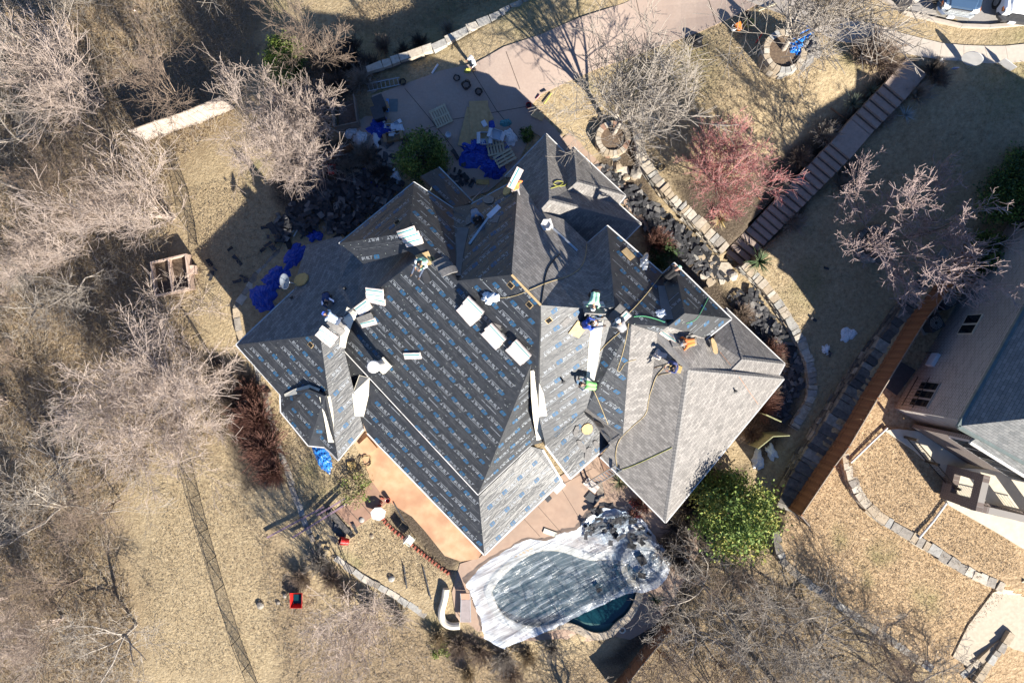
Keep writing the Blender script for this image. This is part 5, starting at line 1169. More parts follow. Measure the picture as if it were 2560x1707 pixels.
# windows, meter box and grille on the long wall
def n_window(a0, a1, z0, z1, frame=True, pane=M_glass, mull=1):
    o_ = MB().box((at_n(a0, -.02, z0) + at_n(a1, -.02, z1)) / 2, a1 - a0, .08, z1 - z0, frame=(wd, pd, ZU)).build('window', M_cream if mull < 2 else M_nbrick2, nh)
    k = mull + 1
    for i in range(k):
        x0 = a0 + (a1 - a0) * i / k + .06; x1 = a0 + (a1 - a0) * (i + 1) / k - .06
        MB().box((at_n(x0, -.05, z0 + .07) + at_n(x1, -.05, z1 - .07)) / 2, x1 - x0, .05, z1 - z0 - .14, frame=(wd, pd, ZU)).build('pane', pane, o_)
n_window(4.7, 5.9, 3.7, 4.9); n_window(.3, 1.8, 3.0, 4.6, mull=2); n_window(11, 12.4, 3.8, 5.6)
for i in range(9): MB().tube([at_n(.2 + .2 * i, -.3, 2.9), at_n(.2 + .2 * i, -.3, 3.9)], .015, 4).build('baluster', M_black, nh)
for z_ in (2.9, 3.9): MB().tube([at_n(.1, -.3, z_), at_n(1.95, -.3, z_)], .025, 4).build('railing', M_black, nh)
MB().box(at_n(3.1, -.1, 3.0), .75, .2, .55, frame=(wd, pd, ZU)).build('meter_box', mat('meter_grey', (.62, .66, .70), (.5, .54, .58), 4, .5), nh)
MB().tube([at_n(3.55, -.08, 1.8), at_n(3.55, -.08, 3.0)], .03, 5).build('conduit', M_dkgrey, nh)
# back porch: floor, brick piers, beam, rails, upper windows, lower shingle roof
pf0 = [P(*q) for q in [(2212, 1076, 1.95), (2245, 1072, 1.95), (2400, 1090, 1.95), (2560, 1180, 1.95), (2640, 1290, 1.95), (2560, 1372, 1.95), (2500, 1335, 1.95), (2372, 1262, 1.95), (2362, 1240, 1.95), (2375, 1205, 1.95), (2330, 1165, 1.95), (2290, 1128, 1.95)]]
MB().slab(pf0, .3).build('porch_floor', M_cream, nh)
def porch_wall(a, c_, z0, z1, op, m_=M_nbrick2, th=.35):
    """brick wall between two plan points pierced by openings given as fractions"""
    a, c_ = Vector(a), Vector(c_); L = (c_ - a).length; x = 0.0
    def seg(f0, f1, y0, y1):
        q = [a.lerp(c_, f0), a.lerp(c_, f1)]; quad_uv('pier', [(q[0].x, q[0].y, y0), (q[1].x, q[1].y, y0), (q[1].x, q[1].y, y1), (q[0].x, q[0].y, y1)], m_, nh, th)
    for (f0, f1, y0, y1) in op:
        seg(x, f0, z0, z1); seg(f0, f1, z0, y0); seg(f0, f1, y1, z1); x = f1
    seg(x, 1, z0, z1)
fa, fb = P(2366, 1248, 2.0), P(2640, 1312, 2.0)
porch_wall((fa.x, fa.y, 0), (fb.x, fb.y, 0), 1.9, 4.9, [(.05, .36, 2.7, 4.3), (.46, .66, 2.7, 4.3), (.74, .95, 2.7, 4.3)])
fu = (Vector((fb.x, fb.y, 0)) - Vector((fa.x, fa.y, 0))); fl_ = fu.length; fu.normalize(); fi = Vector((-fu.y, fu.x, 0))
MB().slab([Vector((fa.x, fa.y, 2.6)) + fi * .2, Vector((fb.x, fb.y, 2.6)) + fi * .2, Vector((fb.x, fb.y, 2.6)) + fi * 3.0, Vector((fa.x, fa.y, 2.6)) + fi * 1.9], .2).build('porch_floor', M_cream, nh)
for f0, f1 in ((.05, .36), (.46, .66), (.74, .95)):
    for z_ in (2.75, 3.6): MB().tube([Vector((fa.x, fa.y, z_)) + fu * fl_ * f0 - fi * .1, Vector((fa.x, fa.y, z_)) + fu * fl_ * f1 - fi * .1], .025, 4).build('railing', M_black, nh)
    k = int((f1 - f0) * fl_ / .16)
    for i in range(k): q = Vector((fa.x, fa.y, 0)) + fu * fl_ * (f0 + (f1 - f0) * (i + .5) / k) - fi * .1; MB().tube([q + ZU * 2.75, q + ZU * 3.6], .014, 4).build('baluster', M_black, nh)
sa = Vector((fa.x, fa.y, 0)); sb_ = sa + fi * 1.9
porch_wall(tuple(sa), tuple(sb_), 1.9, 4.9, [(.25, .8, 2.7, 4.3)])
# upper window wall under the low roof
ua_, ub_ = P(2440, 1102, 7.2), P(2600, 1207, 7.2); uu = Vector((ub_.x - ua_.x, ub_.y - ua_.y, 0)); ul = uu.length; uu.normalize(); un = Vector((uu.y, -uu.x, 0))
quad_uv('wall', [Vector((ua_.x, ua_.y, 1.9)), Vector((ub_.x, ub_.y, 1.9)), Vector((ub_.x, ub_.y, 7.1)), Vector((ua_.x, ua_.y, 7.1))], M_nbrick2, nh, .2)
for i in range(4):
    c_ = Vector((ua_.x, ua_.y, 6.05)) + uu * (ul * (i + .5) / 4)
    o_ = MB().box(c_ + un * .05, ul / 4 - .06, .12, 1.75, frame=(uu, un, ZU)).build('window', M_white, nh)
    for k in (-1, 1): MB().box(c_ + un * .1 + uu * k * ul * .058, ul * .1, .06, 1.5, frame=(uu, un, ZU)).build('pane', M_glass, o_)
# long deck rail between the corner and the porch
da, db = P(2262, 1092, 2.0), P(2366, 1212, 2.0)
for z_ in (2.15, 3.0): MB().tube([Vector((da.x, da.y, z_)), Vector((db.x, db.y, z_))], .03, 4).build('railing', M_black, nh)
for i in range(26): q = da.lerp(db, i / 25); MB().tube([Vector((q.x, q.y, 2.1)), Vector((q.x, q.y, 3.0))], .014, 4).build('baluster', M_black, nh)
for f in (.0, .5, 1.0): q = da.lerp(db, f); MB().box((q.x, q.y, 2.6), .12, .12, 1.2).build('post', M_black, nh)
lr = [P(2396, 1070, 8.05), P(2442, 1095, 7.6), P(2425, 1106, 7.4), P(2560, 1190, 7.0), P(2700, 1270, 7.0), P(2700, 1040, 9.5), P(2560, 1060, 9.0)]
quad_uv('roof_slope', lr, M_shing_new, nh, .12)
edge_bar('gutter', lr[1], lr[0], .1, .12, M_slate, nh); edge_bar('gutter', lr[2], lr[3], .12, .12, M_white, nh)
# white drain lines across the lawn
for (lab, q) in (('white drain pipe lying across the neighbouring upper lawn by the porch', [(2365, 1252), (2330, 1300), (2294, 1343)]), ('white drain pipe from the cedar fence to the brick corner', [(2124, 1155), (2160, 1120), (2215, 1068)])):
    mb = MB().tube([G(*x_, .14) for x_ in q], .06, 8); tag(mb.build('drain_pipe', M_white), lab, 'pipe')
# air conditioners
def ac_unit(px, py, rz, label):
    p = G(px, py); r_ = empty('air_conditioner', p, label, 'air conditioner')
    mb = MB(); mb.box(p + Vector((0, 0, .42)), .8, .8, .74, rz); mb.build('casing', M_dkgrey, r_)
    MB().box(p + Vector((0, 0, .03)), 1.0, 1.0, .1, rz).build('pad', M_walk, r_)
    for k in range(4): MB().ring(p, .10 + .07 * k, .12 + .07 * k, p.z + .80, p.z + .83, 18).build('fan_guard', M_metal, r_)
    MB().lathe(p + Vector((0, 0, .79)), [(.39, 0), (.39, .012)], 20).build('fan_opening', M_black, r_)
    for k in range(12):
        a = k * math.pi / 6; MB().tube([p + Vector((.08 * math.cos(a), .08 * math.sin(a), .82)), p + Vector((.38 * math.cos(a), .38 * math.sin(a), .82))], .008, 4).build('fan_guard', M_metal, r_)
ac_unit(2352, 752, .5, 'dark air conditioner nearest the end of the cedar fence run'); ac_unit(2318, 808, .5, 'dark air conditioner beside the narrow lawn strip'); 
mb = MB().slab([G(*q, .1) for q in [(2248, 903), (2288, 925), (2240, 988), (2205, 962)]], .1); tag(mb.build('utility_cover', M_dkgrey), 'dark square cover slab between the cedar fence and the brick wall', 'cover')
# terrace and steps at the lower right of the neighbouring lawn
ter = drape('terrace', [G(*q) for q in [(2480, 1480), (2560, 1450), (2640, 1500), (2600, 1640), (2530, 1620), (2500, 1600), (2440, 1680), (2380, 1640), (2420, 1560)]], mat('terrace_stone', (.42, .36, .28), (.34, .29, .225), 5, .9, .2, 12), .08, .3, .8)
tag(ter, 'pale stone terrace with steps beyond the neighbouring lawn', 'terrace', kind='structure')
ts = empty('terrace_steps', G(2430, 1650), 'short stone steps going down beside the neighbouring terrace', 'stairs')
for i in range(6):
    p = G(2470 - i * 13, 1625 + i * 14); MB().box((p.x, p.y, .35 - i * .13), 1.6, .36, .3, .75).build('tread', RND.choice(M_stone), ts)
stone_wall('retaining_wall', 'pale stone side wall of the terrace steps', [(2530, 1590, .8), (2490, 1640, .6), (2440, 1710, .4)], .6, .4, M_stone, .5, .3, smooth=0)

# vehicles ------------------------------------------------------------
M_tyre = mat('tyre', (.02, .02, .02), (.014, .014, .014), 8, .9); M_rim = mat('alloy_rim', (.5, .5, .5), (.4, .4, .4), 4, .3, metal=.8)
M_lamp = mat('headlamp', (.75, .78, .8), (.6, .63, .65), 3, .1, spec=.8); M_amber = mat('amber_lens', (.45, .16, .05), (.35, .12, .04), 3, .2); M_plate = mat('number_plate', (.75, .75, .75), (.7, .7, .7), 3, .5)
def paint(name, c): 
    m_ = mat(name, c, tuple(x * .92 for x in c), 1, .28, spec=.6); m_.node_tree.nodes['Principled BSDF'].inputs['Coat Weight'].default_value = .6; return m_
def truck(px, py, rz, col, label, name, W=1.98, grille=M_metal, lamp=M_lamp):
    """front (bumper) centre stands at px,py; body runs back along +local y"""
    p = G(px, py); r_ = empty(name, p, label, 'pickup truck'); w = W / 2
    def sh(name_, secs, m_, par=r_, bev=True):
        mb = MB()
        for (y_, hw, z0, z1) in secs: pass
        vs = []
        for (y_, hw, z0, z1) in secs:
            vs += [(-hw, y_, z0), (-hw, y_, z1 - .10), (-hw + .12, y_, z1), (hw - .12, y_, z1), (hw, y_, z1 - .10), (hw, y_, z0)]
        k = len(secs); fs = [(i * 6 + j, i * 6 + (j + 1) % 6, (i + 1) * 6 + (j + 1) % 6, (i + 1) * 6 + j) for i in range(k - 1) for j in range(6)] + [tuple(range(6))[::-1], tuple((k - 1) * 6 + j for j in range(6))]
        o_ = mb.add(vs, fs).build(name_, m_, None); o_.parent = par; return o_
    def bx(name_, c_, sx, sy, sz, m_, par=r_, tp=1.0): o_ = MB().box(c_, sx, sy, sz, 0, taper=tp).build(name_, m_, None); o_.parent = par; return o_
    sh('body', [(.12, w * .86, .45, .98), (.3, w * .97, .42, 1.06), (1.0, w, .42, 1.10), (1.7, w, .42, 1.14), (5.5, w, .45, 1.12)], col)
    sh('hood', [(.16, w * .72, .9, 1.08), (.5, w * .78, .95, 1.15), (1.55, w * .82, 1.0, 1.23)], col)
    sh('cabin', [(1.5, w * .84, 1.05, 1.2), (2.25, w * .74, 1.1, 1.78), (3.6, w * .74, 1.1, 1.84), (4.0, w * .80, 1.05, 1.3)], col)
    o_ = MB().add([(-w * .74, 1.56, 1.27), (w * .74, 1.56, 1.27), (w * .64, 2.2, 1.77), (-w * .64, 2.2, 1.77)], [(0, 1, 2, 3)]).build('windscreen', M_glass, None); o_.parent = r_; o_.location.z = .03
    for s_ in (-1, 1):
        wp = MB().tube([(s_ * .28 - .34, 1.52, 1.28), (s_ * .28 + .2, 1.60, 1.33)], .015, 4).build('wiper', M_black, None); wp.parent = r_
        bx('side_window', (s_ * w * .80, 2.9, 1.5), .06, 1.1, .36, M_glass)
        bx('mirror', (s_ * (w + .12), 1.85, 1.22), .24, .14, .2, M_black)
        hl = bx('headlight', (s_ * w * .74, .2, .92), .34, .22, .2, lamp); bx('indicator', (s_ * w * .93, .3, .9), .12, .2, .14, M_amber, hl)
        for yy in (.95, 4.5):
            wh = MB().lathe((s_ * (w - .12), yy, .38), [(.38, -.12), (.38, .12)], 18, axis=(1, 0, 0)).build('wheel', M_tyre, None); wh.parent = r_
            rm = MB().lathe((s_ * (w - .1), yy, .38), [(.23, -.12), (.23, .13)], 14, axis=(1, 0, 0)).build('rim', M_rim, None); rm.parent = wh
    gr = bx('grille', (0, .13, .83), w * 1.1, .1, .3, M_black)
    for k in range(3): bx('grille_bar', (0, .07, .73 + .1 * k), w * 1.08, .05, .035, grille, gr)
    sh('bumper', [(-.1, w * .72, .42, .68), (.1, w * .96, .42, .68), (.3, w, .44, .66)], grille)
    bx('number_plate', (-.25, -.14, .55), .34, .05, .18, M_plate)
    bx('bed', (0, 4.75, 1.125), W * .82, 1.5, .02, M_black)
    r_.rotation_euler = (0, 0, rz); return r_
truck(2372, 52, -.16, paint('steel_blue_paint', (.045, .085, .15)), 'steel blue pickup truck parked nose to the kerb', 'pickup_truck')
truck(2522, 65, -.14, paint('white_paint', (.78, .79, .80)), 'white pickup truck parked beside the steel blue one', 'pickup_truck', 2.05, M_dkgrey, M_lamp)
# a third vehicle casts its shadow just left of them: dark wheel edge at the frame top
truck(2222, -48, -.1, paint('dark_paint', (.02, .022, .025)), 'dark pickup truck parked at the top edge beside the white sign board', 'pickup_truck')

# signs by the sidewalk
def board_sign(px, py, w, h_, rz, z0, label, m_, lines=(), shape='box', name='yard_sign', tilt=0.0):
    p = G(px, py); r_ = empty(name, p, label, 'sign'); t = Vector((math.cos(rz), math.sin(rz), 0)); s_ = Vector((-t.y, t.x, 0)); u_ = (ZU + s_ * tilt).normalized()
    c_ = p + ZU * (z0 + h_ / 2)
    if shape == 'oval':
        mb = MB(); k = 28; vs = [c_ + t * math.cos(a * 6.2832 / k) * w / 2 + u_ * math.sin(a * 6.2832 / k) * h_ / 2 for a in range(k)]
        mb.slab(vs, .03, nrm=s_ * -1 if True else None); mb.build('panel', m_, r_)
    else: MB().box(c_, w, .03, h_, frame=(t, -s_, u_)).build('panel', m_, r_)
    for e in (-.35, .35): MB().tube([p + t * e * w - ZU * .1, p + t * e * w + ZU * (z0 + .15)], .02, 5).build('stake', M_metal, r_)
    for (y_, ln, hh, m2) in lines: MB().box(c_ + u_ * (y_ * h_) - s_ * .02, w * ln, .008, hh, frame=(t, -s_, u_)).build('printed_line', m2, r_)
M_redprint = mat('red_print', (.5, .05, .04), (.42, .04, .03), 3, .6); M_darkprint = mat('dark_print', (.05, .05, .06), (.04, .04, .05), 3, .6)
board_sign(2405, 163, .95, 1.15, 2.55, .25, 'white oval sign standing by the sidewalk edge', M_white, shape='oval', name='oval_sign')
board_sign(2502, 172, .75, .5, 2.5, .25, 'white yard sign with red lines by the sidewalk', M_white, [(.22, .8, .07, M_redprint), (0, .6, .05, M_darkprint), (-.25, .7, .05, M_redprint)])
board_sign(2380, 176, .28, .22, 0, .15, 'tiny blue and red yard sign beside the oval sign', mat('pale_blue', (.3, .45, .7), (.25, .4, .62), 3, .5), [(.3, .8, .05, M_redprint)])
p = G(2254, 20); mb = MB(); q = [P(2228, 35, 5.2), P(2249, 44, 5.2), P(2272, 18, 5.2), P(2266, 5, 5.2), P(2246, 10, 5.2)]
sb = empty('mailbox', p, 'pale stone mailbox pillar at the kerb', 'mailbox'); MB().box(p + ZU * .55, .5, .5, 1.3, .6).build('pillar', M_stone[3], sb); MB().box(p + ZU * 1.25, .6, .62, .14, .6).build('cap', M_stone[3], sb); MB().box(p + ZU * .95 + Vector((.28, .05, 0)), .1, .22, .26, .6).build('mail_door', M_black, sb)
tag(MB().box(G(2347, 156, .1), .22, .2, .24, .2).build('utility_box', M_white), 'small pale utility box at the edge of the sidewalk', 'box')
# ring planters
def ring_planter(px, py, r_, hgt, label, mats, n_=20, w_=.3):
    p = G(px, py); ro = empty('ring_planter', p, label, 'planter')
    for c_ in range(2):
        for i in range(n_):
            a0 = 2 * math.pi * (i + .5 * c_) / n_
            MB().ring((p.x, p.y), r_ - w_ * U(.95, 1.05), r_ + U(-.03, .03), p.z - .3 + c_ * (hgt / 2 + .15), p.z + hgt * (.5 + .5 * c_) - (.012 if c_ == 0 else 0) + (.0 if c_ == 0 else U(-.02, .02)), 2, a0=a0 + .015, a1=a0 + 2 * math.pi / n_ - .015).build('stone', RND.choice(mats), ro)
    MB().lathe((p.x, p.y, p.z - .2), [(r_ - w_ * .9, 0), (r_ - w_ * .9, hgt * .75 + .2)], 22).build('soil', mat('planter_soil', (.16, .115, .075), (.08, .055, .04), 9, .95, .6, 16), ro)
ring_planter(1530, 352, 1.0, .5, 'round brick planter ring around the grey tree by the driveway', M_stone[:2] + [M_path], 22)
ring_planter(1952, 140, 1.15, .65, 'round stone planter ring with a blue tarp on its rim', M_stone[:4], 22)
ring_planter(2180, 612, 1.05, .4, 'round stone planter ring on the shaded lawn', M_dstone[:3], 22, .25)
# ------------------------------------------------------------------ things on the roof
M_wrap = mat('bundle_wrap', (.66, .58, .52), (.56, .48, .43), 3, .6, .1, 8)
M_teal = mat('teal_band', (.05, .34, .35), (.04, .28, .29), 3, .5)
M_bluep = mat('blue_band', (.12, .33, .6), (.1, .28, .5), 3, .5)
def frame_at(px, py, off=0.0):
    p, nn = RF(px, py, off)
    best = None
    for S_ in SL.values():
        d_ = abs((p - S_['org']).dot(S_['n']) - off)
        sc = (S_['n'] - nn).length + d_ * .2
        if best is None or sc < best[0]: best = (sc, S_)
    u_ = best[1]['u']; u_ = (u_ - nn * u_.dot(nn)).normalized(); return p, u_, nn.cross(u_), nn
NB_ = 0
def bundle(p, u_, v_, n_, label, open_=False, bend=0.0, grp=None):
    """one wrapped bundle of shingles, 1 m by 0.33 m"""
    mb = MB(); k = 7; vs = []
    for i in range(k):
        x = -.5 + i / (k - 1); dz = -bend * (2 * x) ** 2
        for (y, z) in ((-.17, 0), (.17, 0), (.17, .085), (-.17, .085)): vs.append(p + u_ * x + v_ * (y + U(-.006, .006)) + n_ * (z + dz))
    fs = [(i * 4 + j, i * 4 + (j + 1) % 4, (i + 1) * 4 + (j + 1) % 4, (i + 1) * 4 + j) for i in range(k - 1) for j in range(4)] + [(0, 1, 2, 3), tuple((k - 1) * 4 + j for j in (3, 2, 1, 0))]
    o = mb.add(vs, fs).build('shingle_bundle', M_shing_b if open_ else M_wrap); tag(o, label, 'shingle bundle', grp)
    if not open_:
        for (y0, y1, m_) in ((.03, .08, M_teal), (-.12, -.105, M_bluep)):
            vv = [];
            for i in range(k):
                x = -.48 + .96 * i / (k - 1); dz = -bend * (2 * x) ** 2
                for y in (y0, y1): vv.append(p + u_ * x + v_ * y + n_ * (.090 + dz))
            MB().add(vv, [(2 * i, 2 * i + 1, 2 * i + 3, 2 * i + 2) for i in range(k - 1)]).build('printed_band', m_, o, recalc=False)
    return o
M_shing_b = mat('loose_shingle', (.20, .19, .18), (.13, .125, .12), 9, .9, .2)
def rot_uv(u_, v_, deg): a = math.radians(deg); return u_ * math.cos(a) + v_ * math.sin(a), v_ * math.cos(a) - u_ * math.sin(a)
def stack(px, py, count, step, rot, label, grp, open_=0, bend=0.0, lift=0.0):
    p, u_, v_, n_ = frame_at(px, py); u_, v_ = rot_uv(u_, v_, rot)
    for i in range(count):
        j = count - 1 - i
        bundle(p + v_ * (step * (i - (count - 1) / 2)) * -1 + u_ * U(-.05, .05) + n_ * (.01 + .07 * j * (1 if step < .33 else 0) + lift), *(rot_uv(u_, v_, U(-4, 4))), n_, label, open_ > i, bend, grp)
stack(1182, 775, 6, .2, 0, 'pale wrapped shingle bundle in the long stack nearest the open ridge', 'bundles in the long stack')
stack(1238, 838, 4, .22, 0, 'pale wrapped shingle bundle in the middle stack of the broad slope', 'bundles in the middle stack')
stack(1300, 878, 4, .22, 0, 'pale wrapped shingle bundle in the stack beside the light hip', 'bundles beside the light hip')
stack(1033, 888, 1, .2, 0, 'single wrapped shingle bundle lying alone below the round flue', None)
stack(1026, 592, 3, .26, 60, 'wrapped shingle bundle draped over the ridge behind the green shirt worker', 'bundles draped on the ridge', 0, .12)
stack(1112, 668, 3, .3, 75, 'opened grey shingle bundle draped over the ridge by the green shirt worker', 'opened bundles on the ridge', 3, .12)
stack(942, 738, 3, .27, 40, 'wrapped shingle bundle on the hip above the flue', 'bundles on the hip')
stack(910, 768, 2, .2, 75, 'wrapped shingle bundle lying askew beside the cream flashing', 'bundles beside the flashing')
stack(918, 800, 2, .3, 65, 'wrapped shingle bundle with dark shingles opened at the shadow edge', 'bundles at the shadow edge', 1)
stack(815, 838, 2, .3, 95, 'wrapped shingle bundle at the feet of the pale blue shirt worker', 'bundles by the pale blue shirt worker')
stack(845, 812, 2, .26, 90, 'opened shingle bundle curling on the small ridge', 'opened bundles on the small ridge', 2, .1)
stack(1485, 772, 2, .42, 42, 'shingle bundle handled by the bent over green shirt worker', 'bundles by the bent over worker', 1)
stack(1548, 790, 2, .4, 90, 'shingle bundle beside the crouching dark capped worker', 'bundles by the crouching worker', 1)
stack(1690, 850, 2, .35, 60, 'opened shingle bundle between the orange and navy shirt workers', 'bundles between two workers', 2)
stack(1668, 840, 1, .3, 20, 'pale shingle wrapper lying by the orange shirt worker', None)
def flat(px, py, w, h_, rot, m_, label, cat, name, th=.02, off=.02, n_=4, jag=0.0, grp=None, roof=True):
    if roof: p, u_, v_, nn = frame_at(px, py, off)
    else: p = G(px, py, off); u_, v_, nn = Vector((1, 0, 0)), Vector((0, 1, 0)), Vector((0, 0, 1))
    u_, v_ = rot_uv(u_, v_, rot)
    q = [(-.5, -.5), (.5, -.5), (.5, .5), (-.5, .5)] if not jag else [(math.cos(k * 6.283 / 9) * .55 * U(1 - jag, 1), math.sin(k * 6.283 / 9) * .55 * U(1 - jag, 1)) for k in range(9)]
    o = MB().slab([p + u_ * a * w + v_ * c_ * h_ for a, c_ in q], th, nrm=nn).build(name, m_); return tag(o, label, cat, grp)
M_foam = mat('yellow_foam', (.50, .36, .15), (.42, .29, .11), 6, .95, .5, 20)
flat(1062, 648, .75, .62, 10, M_ply, 'square tan foam pad under the sitting green shirt worker', 'pad', 'foam_pad', .06, .07)
flat(1270, 478, .7, .5, 30, M_foam, 'torn yellow foam pad on the shaded slope by the bundle carrier', 'pad', 'foam_pad', .08, .09, jag=.25)
flat(1570, 636, .62, .45, -5, M_ply, 'square tan board on the slope under the front eave', 'board', 'plywood_piece', .05, .06)
flat(1773, 868, .85, .45, -25, M_ply, 'torn tan board lying on shingles below the white gutter', 'board', 'plywood_piece', .05, .3, jag=.15)
flat(1468, 1072, .62, .62, 0, M_ply, 'tan plywood scrap on the torn lower roof', 'board', 'plywood_piece', .04, .05, jag=.12)
flat(1445, 822, .75, .6, 20, M_ply, 'tan board under the blue shirt worker', 'pad', 'foam_pad', .05, .06)
flat(1690, 918, .55, .4, 30, M_foam, 'tan seat pad of the navy shirt worker', 'pad', 'foam_pad', .06, .07)
for (x_, y_, w_, h_, r_) in [(1235, 815, .7, .32, 30), (1415, 805, .5, .3, 10), (1455, 830, .9, .3, -30), (1525, 808, .6, .35, -45), (1595, 836, .3, .22, 0), (1732, 960, .3, .22, 0), (1568, 1210, .5, .3, 10), (1500, 830, .8, .3, 20), (1240, 548, .5, .3, 40)]:
    flat(x_, y_, w_, h_, r_, M_shing_b, 'loose grey shingle lying on the roof', 'shingle', 'loose_shingle', .012, .02, grp='loose shingles on the roof')
M_felt2 = mat('felt_scrap', (.05, .05, .053), (.035, .035, .037), 4, .5, .4, 5)
for (x_, y_, w_, h_, r_) in [(1065, 690, 1.0, .45, -40), (1180, 545, .9, .6, 20), (1222, 500, .5, .9, 0), (1475, 1040, .7, .35, 30), (1455, 1115, .35, 1.0, -10), (1500, 1060, .8, .4, 50), (1520, 1090, .6, .35, 20), (1490, 1110, .6, .3, 80), (1440, 1075, .7, .3, 30), (1470, 1135, .9, .4, 40)]:
    flat(x_, y_, w_, h_, r_, RND.choice((M_felt2, M_shing_b, M_gflash)), 'torn scrap of underlayment curling on the roof', 'scrap', 'felt_scrap', .02, .05, jag=.35, grp='torn scraps on the roof')
M_white2 = mat('white_plastic', (.72, .75, .78), (.6, .64, .68), 3, .45)
def crumple(px, py, rx, ry, h_, rot, m_, label, cat, name, roof=False, seed=0, grp=None, folds=3.0, n_=44):
    """crumpled cloth or plastic heap"""
    if roof: p, nn = RF(px, py); 
    else: p, nn = G(px, py), Vector((0, 0, 1))
    u_ = Vector((1, 0, 0)); u_ = (u_ - nn * u_.dot(nn)).normalized(); v_ = nn.cross(u_); u_, v_ = rot_uv(u_, v_, rot)
    vs = []; R_ = 13
    for i in range(R_ + 1):
        for j in range(n_):
            a = 2 * math.pi * j / n_; e = 1 + .62 * noise.noise(Vector((math.cos(a) * 1.5, math.sin(a) * 1.5, seed * 3.1))) + .22 * noise.noise(Vector((math.cos(a) * 5, math.sin(a) * 5, seed)))
            f = i / R_; x, y = math.cos(a) * rx * f * e, math.sin(a) * ry * f * e
            z = h_ * ((1 - f ** 2) * .5 + .55 * abs(noise.noise(Vector((x * folds, y * folds, seed * 2.7)))) * (1 - f ** 4) + .45 * abs(noise.noise(Vector((x * folds * 2.6, y * folds * 2.6, seed)))) * (1 - f ** 4))
            g_ = (.015 if roof else 0)
            q = p + u_ * x + v_ * y
            if not roof: q.z = gz(q.x, q.y) + .015
            vs.append(q + nn * (z + g_))
    fs = [(i * n_ + j, i * n_ + (j + 1) % n_, (i + 1) * n_ + (j + 1) % n_, (i + 1) * n_ + j) for i in range(R_) for j in range(n_)]
    o = MB().add(vs, fs).build(name, m_); return tag(o, label, cat, grp)
M_tarp = mat('blue_tarp', (.012, .06, .42), (.008, .04, .30), 4, .35, .3, 8)
M_tarp2 = mat('bright_blue_tarp', (.03, .22, .62), (.02, .15, .5), 4, .35, .3, 8)
crumple(1225, 745, .42, .3, .35, 20, M_white2, 'crumpled white plastic bag by the coiled hose on the broad slope', 'bag', 'plastic_bag', True, 3)
crumple(1660, 784, .4, .32, .12, 30, M_white2, 'white plastic scrap on the light felt by the front hip', 'scrap', 'plastic_scrap', True, 4)
crumple(1648, 885, .33, .28, .3, 0, M_wrap, 'pale crumpled wrapper near the navy shirt worker', 'wrapper', 'paper_wrapper', True, 5)
crumple(1610, 655, .25, .5, .2, -20, M_metal, 'bent grey metal flashing on the front slope', 'flashing', 'metal_flashing', True, 6)
# white lengths of drip edge on the shaded slope and the front shingles
def bar_on_roof(q, w, m_, label, name='drip_edge_length', grp=None, off=.05):
    pts = [RF(*a, off)[0] for a in q]; mb = MB()
    for a, c_ in zip(pts[:-1], pts[1:]):
        t = (c_ - a).normalized(); s_ = t.cross(ZU).normalized(); mb.box((a + c_) / 2, (c_ - a).length, w, .04, frame=(t, s_, s_.cross(t)))
    return tag(mb.build(name, m_), label, 'metal strip', grp)
bar_on_roof([(1174, 612), (1222, 545)], .10, M_metal, 'long pale metal drip edge on the shaded felt slope')
bar_on_roof([(1222, 545), (1250, 518)], .28, M_white2, 'folded pale metal sheet beside the drip edge on shaded felt')
bar_on_roof([(1376, 568), (1442, 628)], .10, M_metal, 'long pale metal strip on the front shingles by the vent hood')
bar_on_roof([(1172, 508), (1220, 462)], .05, M_metal, 'thin bright metal strip along the shaded court eave')
p, nn = RF(1366, 565); vh = empty('vent_hood', p, 'white metal vent hood standing on the front shingles', 'vent'); MB().box(p + nn * .12, .42, .42, .3, .3).build('hood', M_white, vh); MB().ring(p, .2, .3, p.z + .3, p.z + .36, 6).build('rim', M_white, vh)
# satellite dish on the shaded eave
p, nn = RF(742, 712); sd = empty('satellite_dish', p, 'grey satellite dish mounted at the shaded left eave', 'satellite dish')
dc = p + Vector((-.35, .12, .75)); ax = Vector((-.55, -.1, .75)).normalized(); mb = MB(); mb.lathe(dc, [(.04, -.03), (.22, .0), (.40, .07), (.42, .085), (.40, .085), (.22, .02), (.03, -.01)], 20, axis=ax); mb.build('dish', mat('dish_grey', (.26, .29, .32), (.22, .25, .28), 3, .6), sd)
MB().tube([p, p + Vector((-.05, .05, .5)), dc], .03, 6).build('mast', M_metal, sd); MB().tube([dc, dc + ax * .45 + Vector((.1, -.25, 0))], .015, 5).build('feed_arm', M_metal, sd); MB().box(dc + ax * .45 + Vector((.1, -.25, 0)), .1, .08, .08).build('receiver', M_dkgrey, sd)
flat(755, 700, .75, 1.0, 20, M_foam, 'tan foam pad beside the satellite dish', 'pad', 'foam_pad', .07, .09, jag=.12)
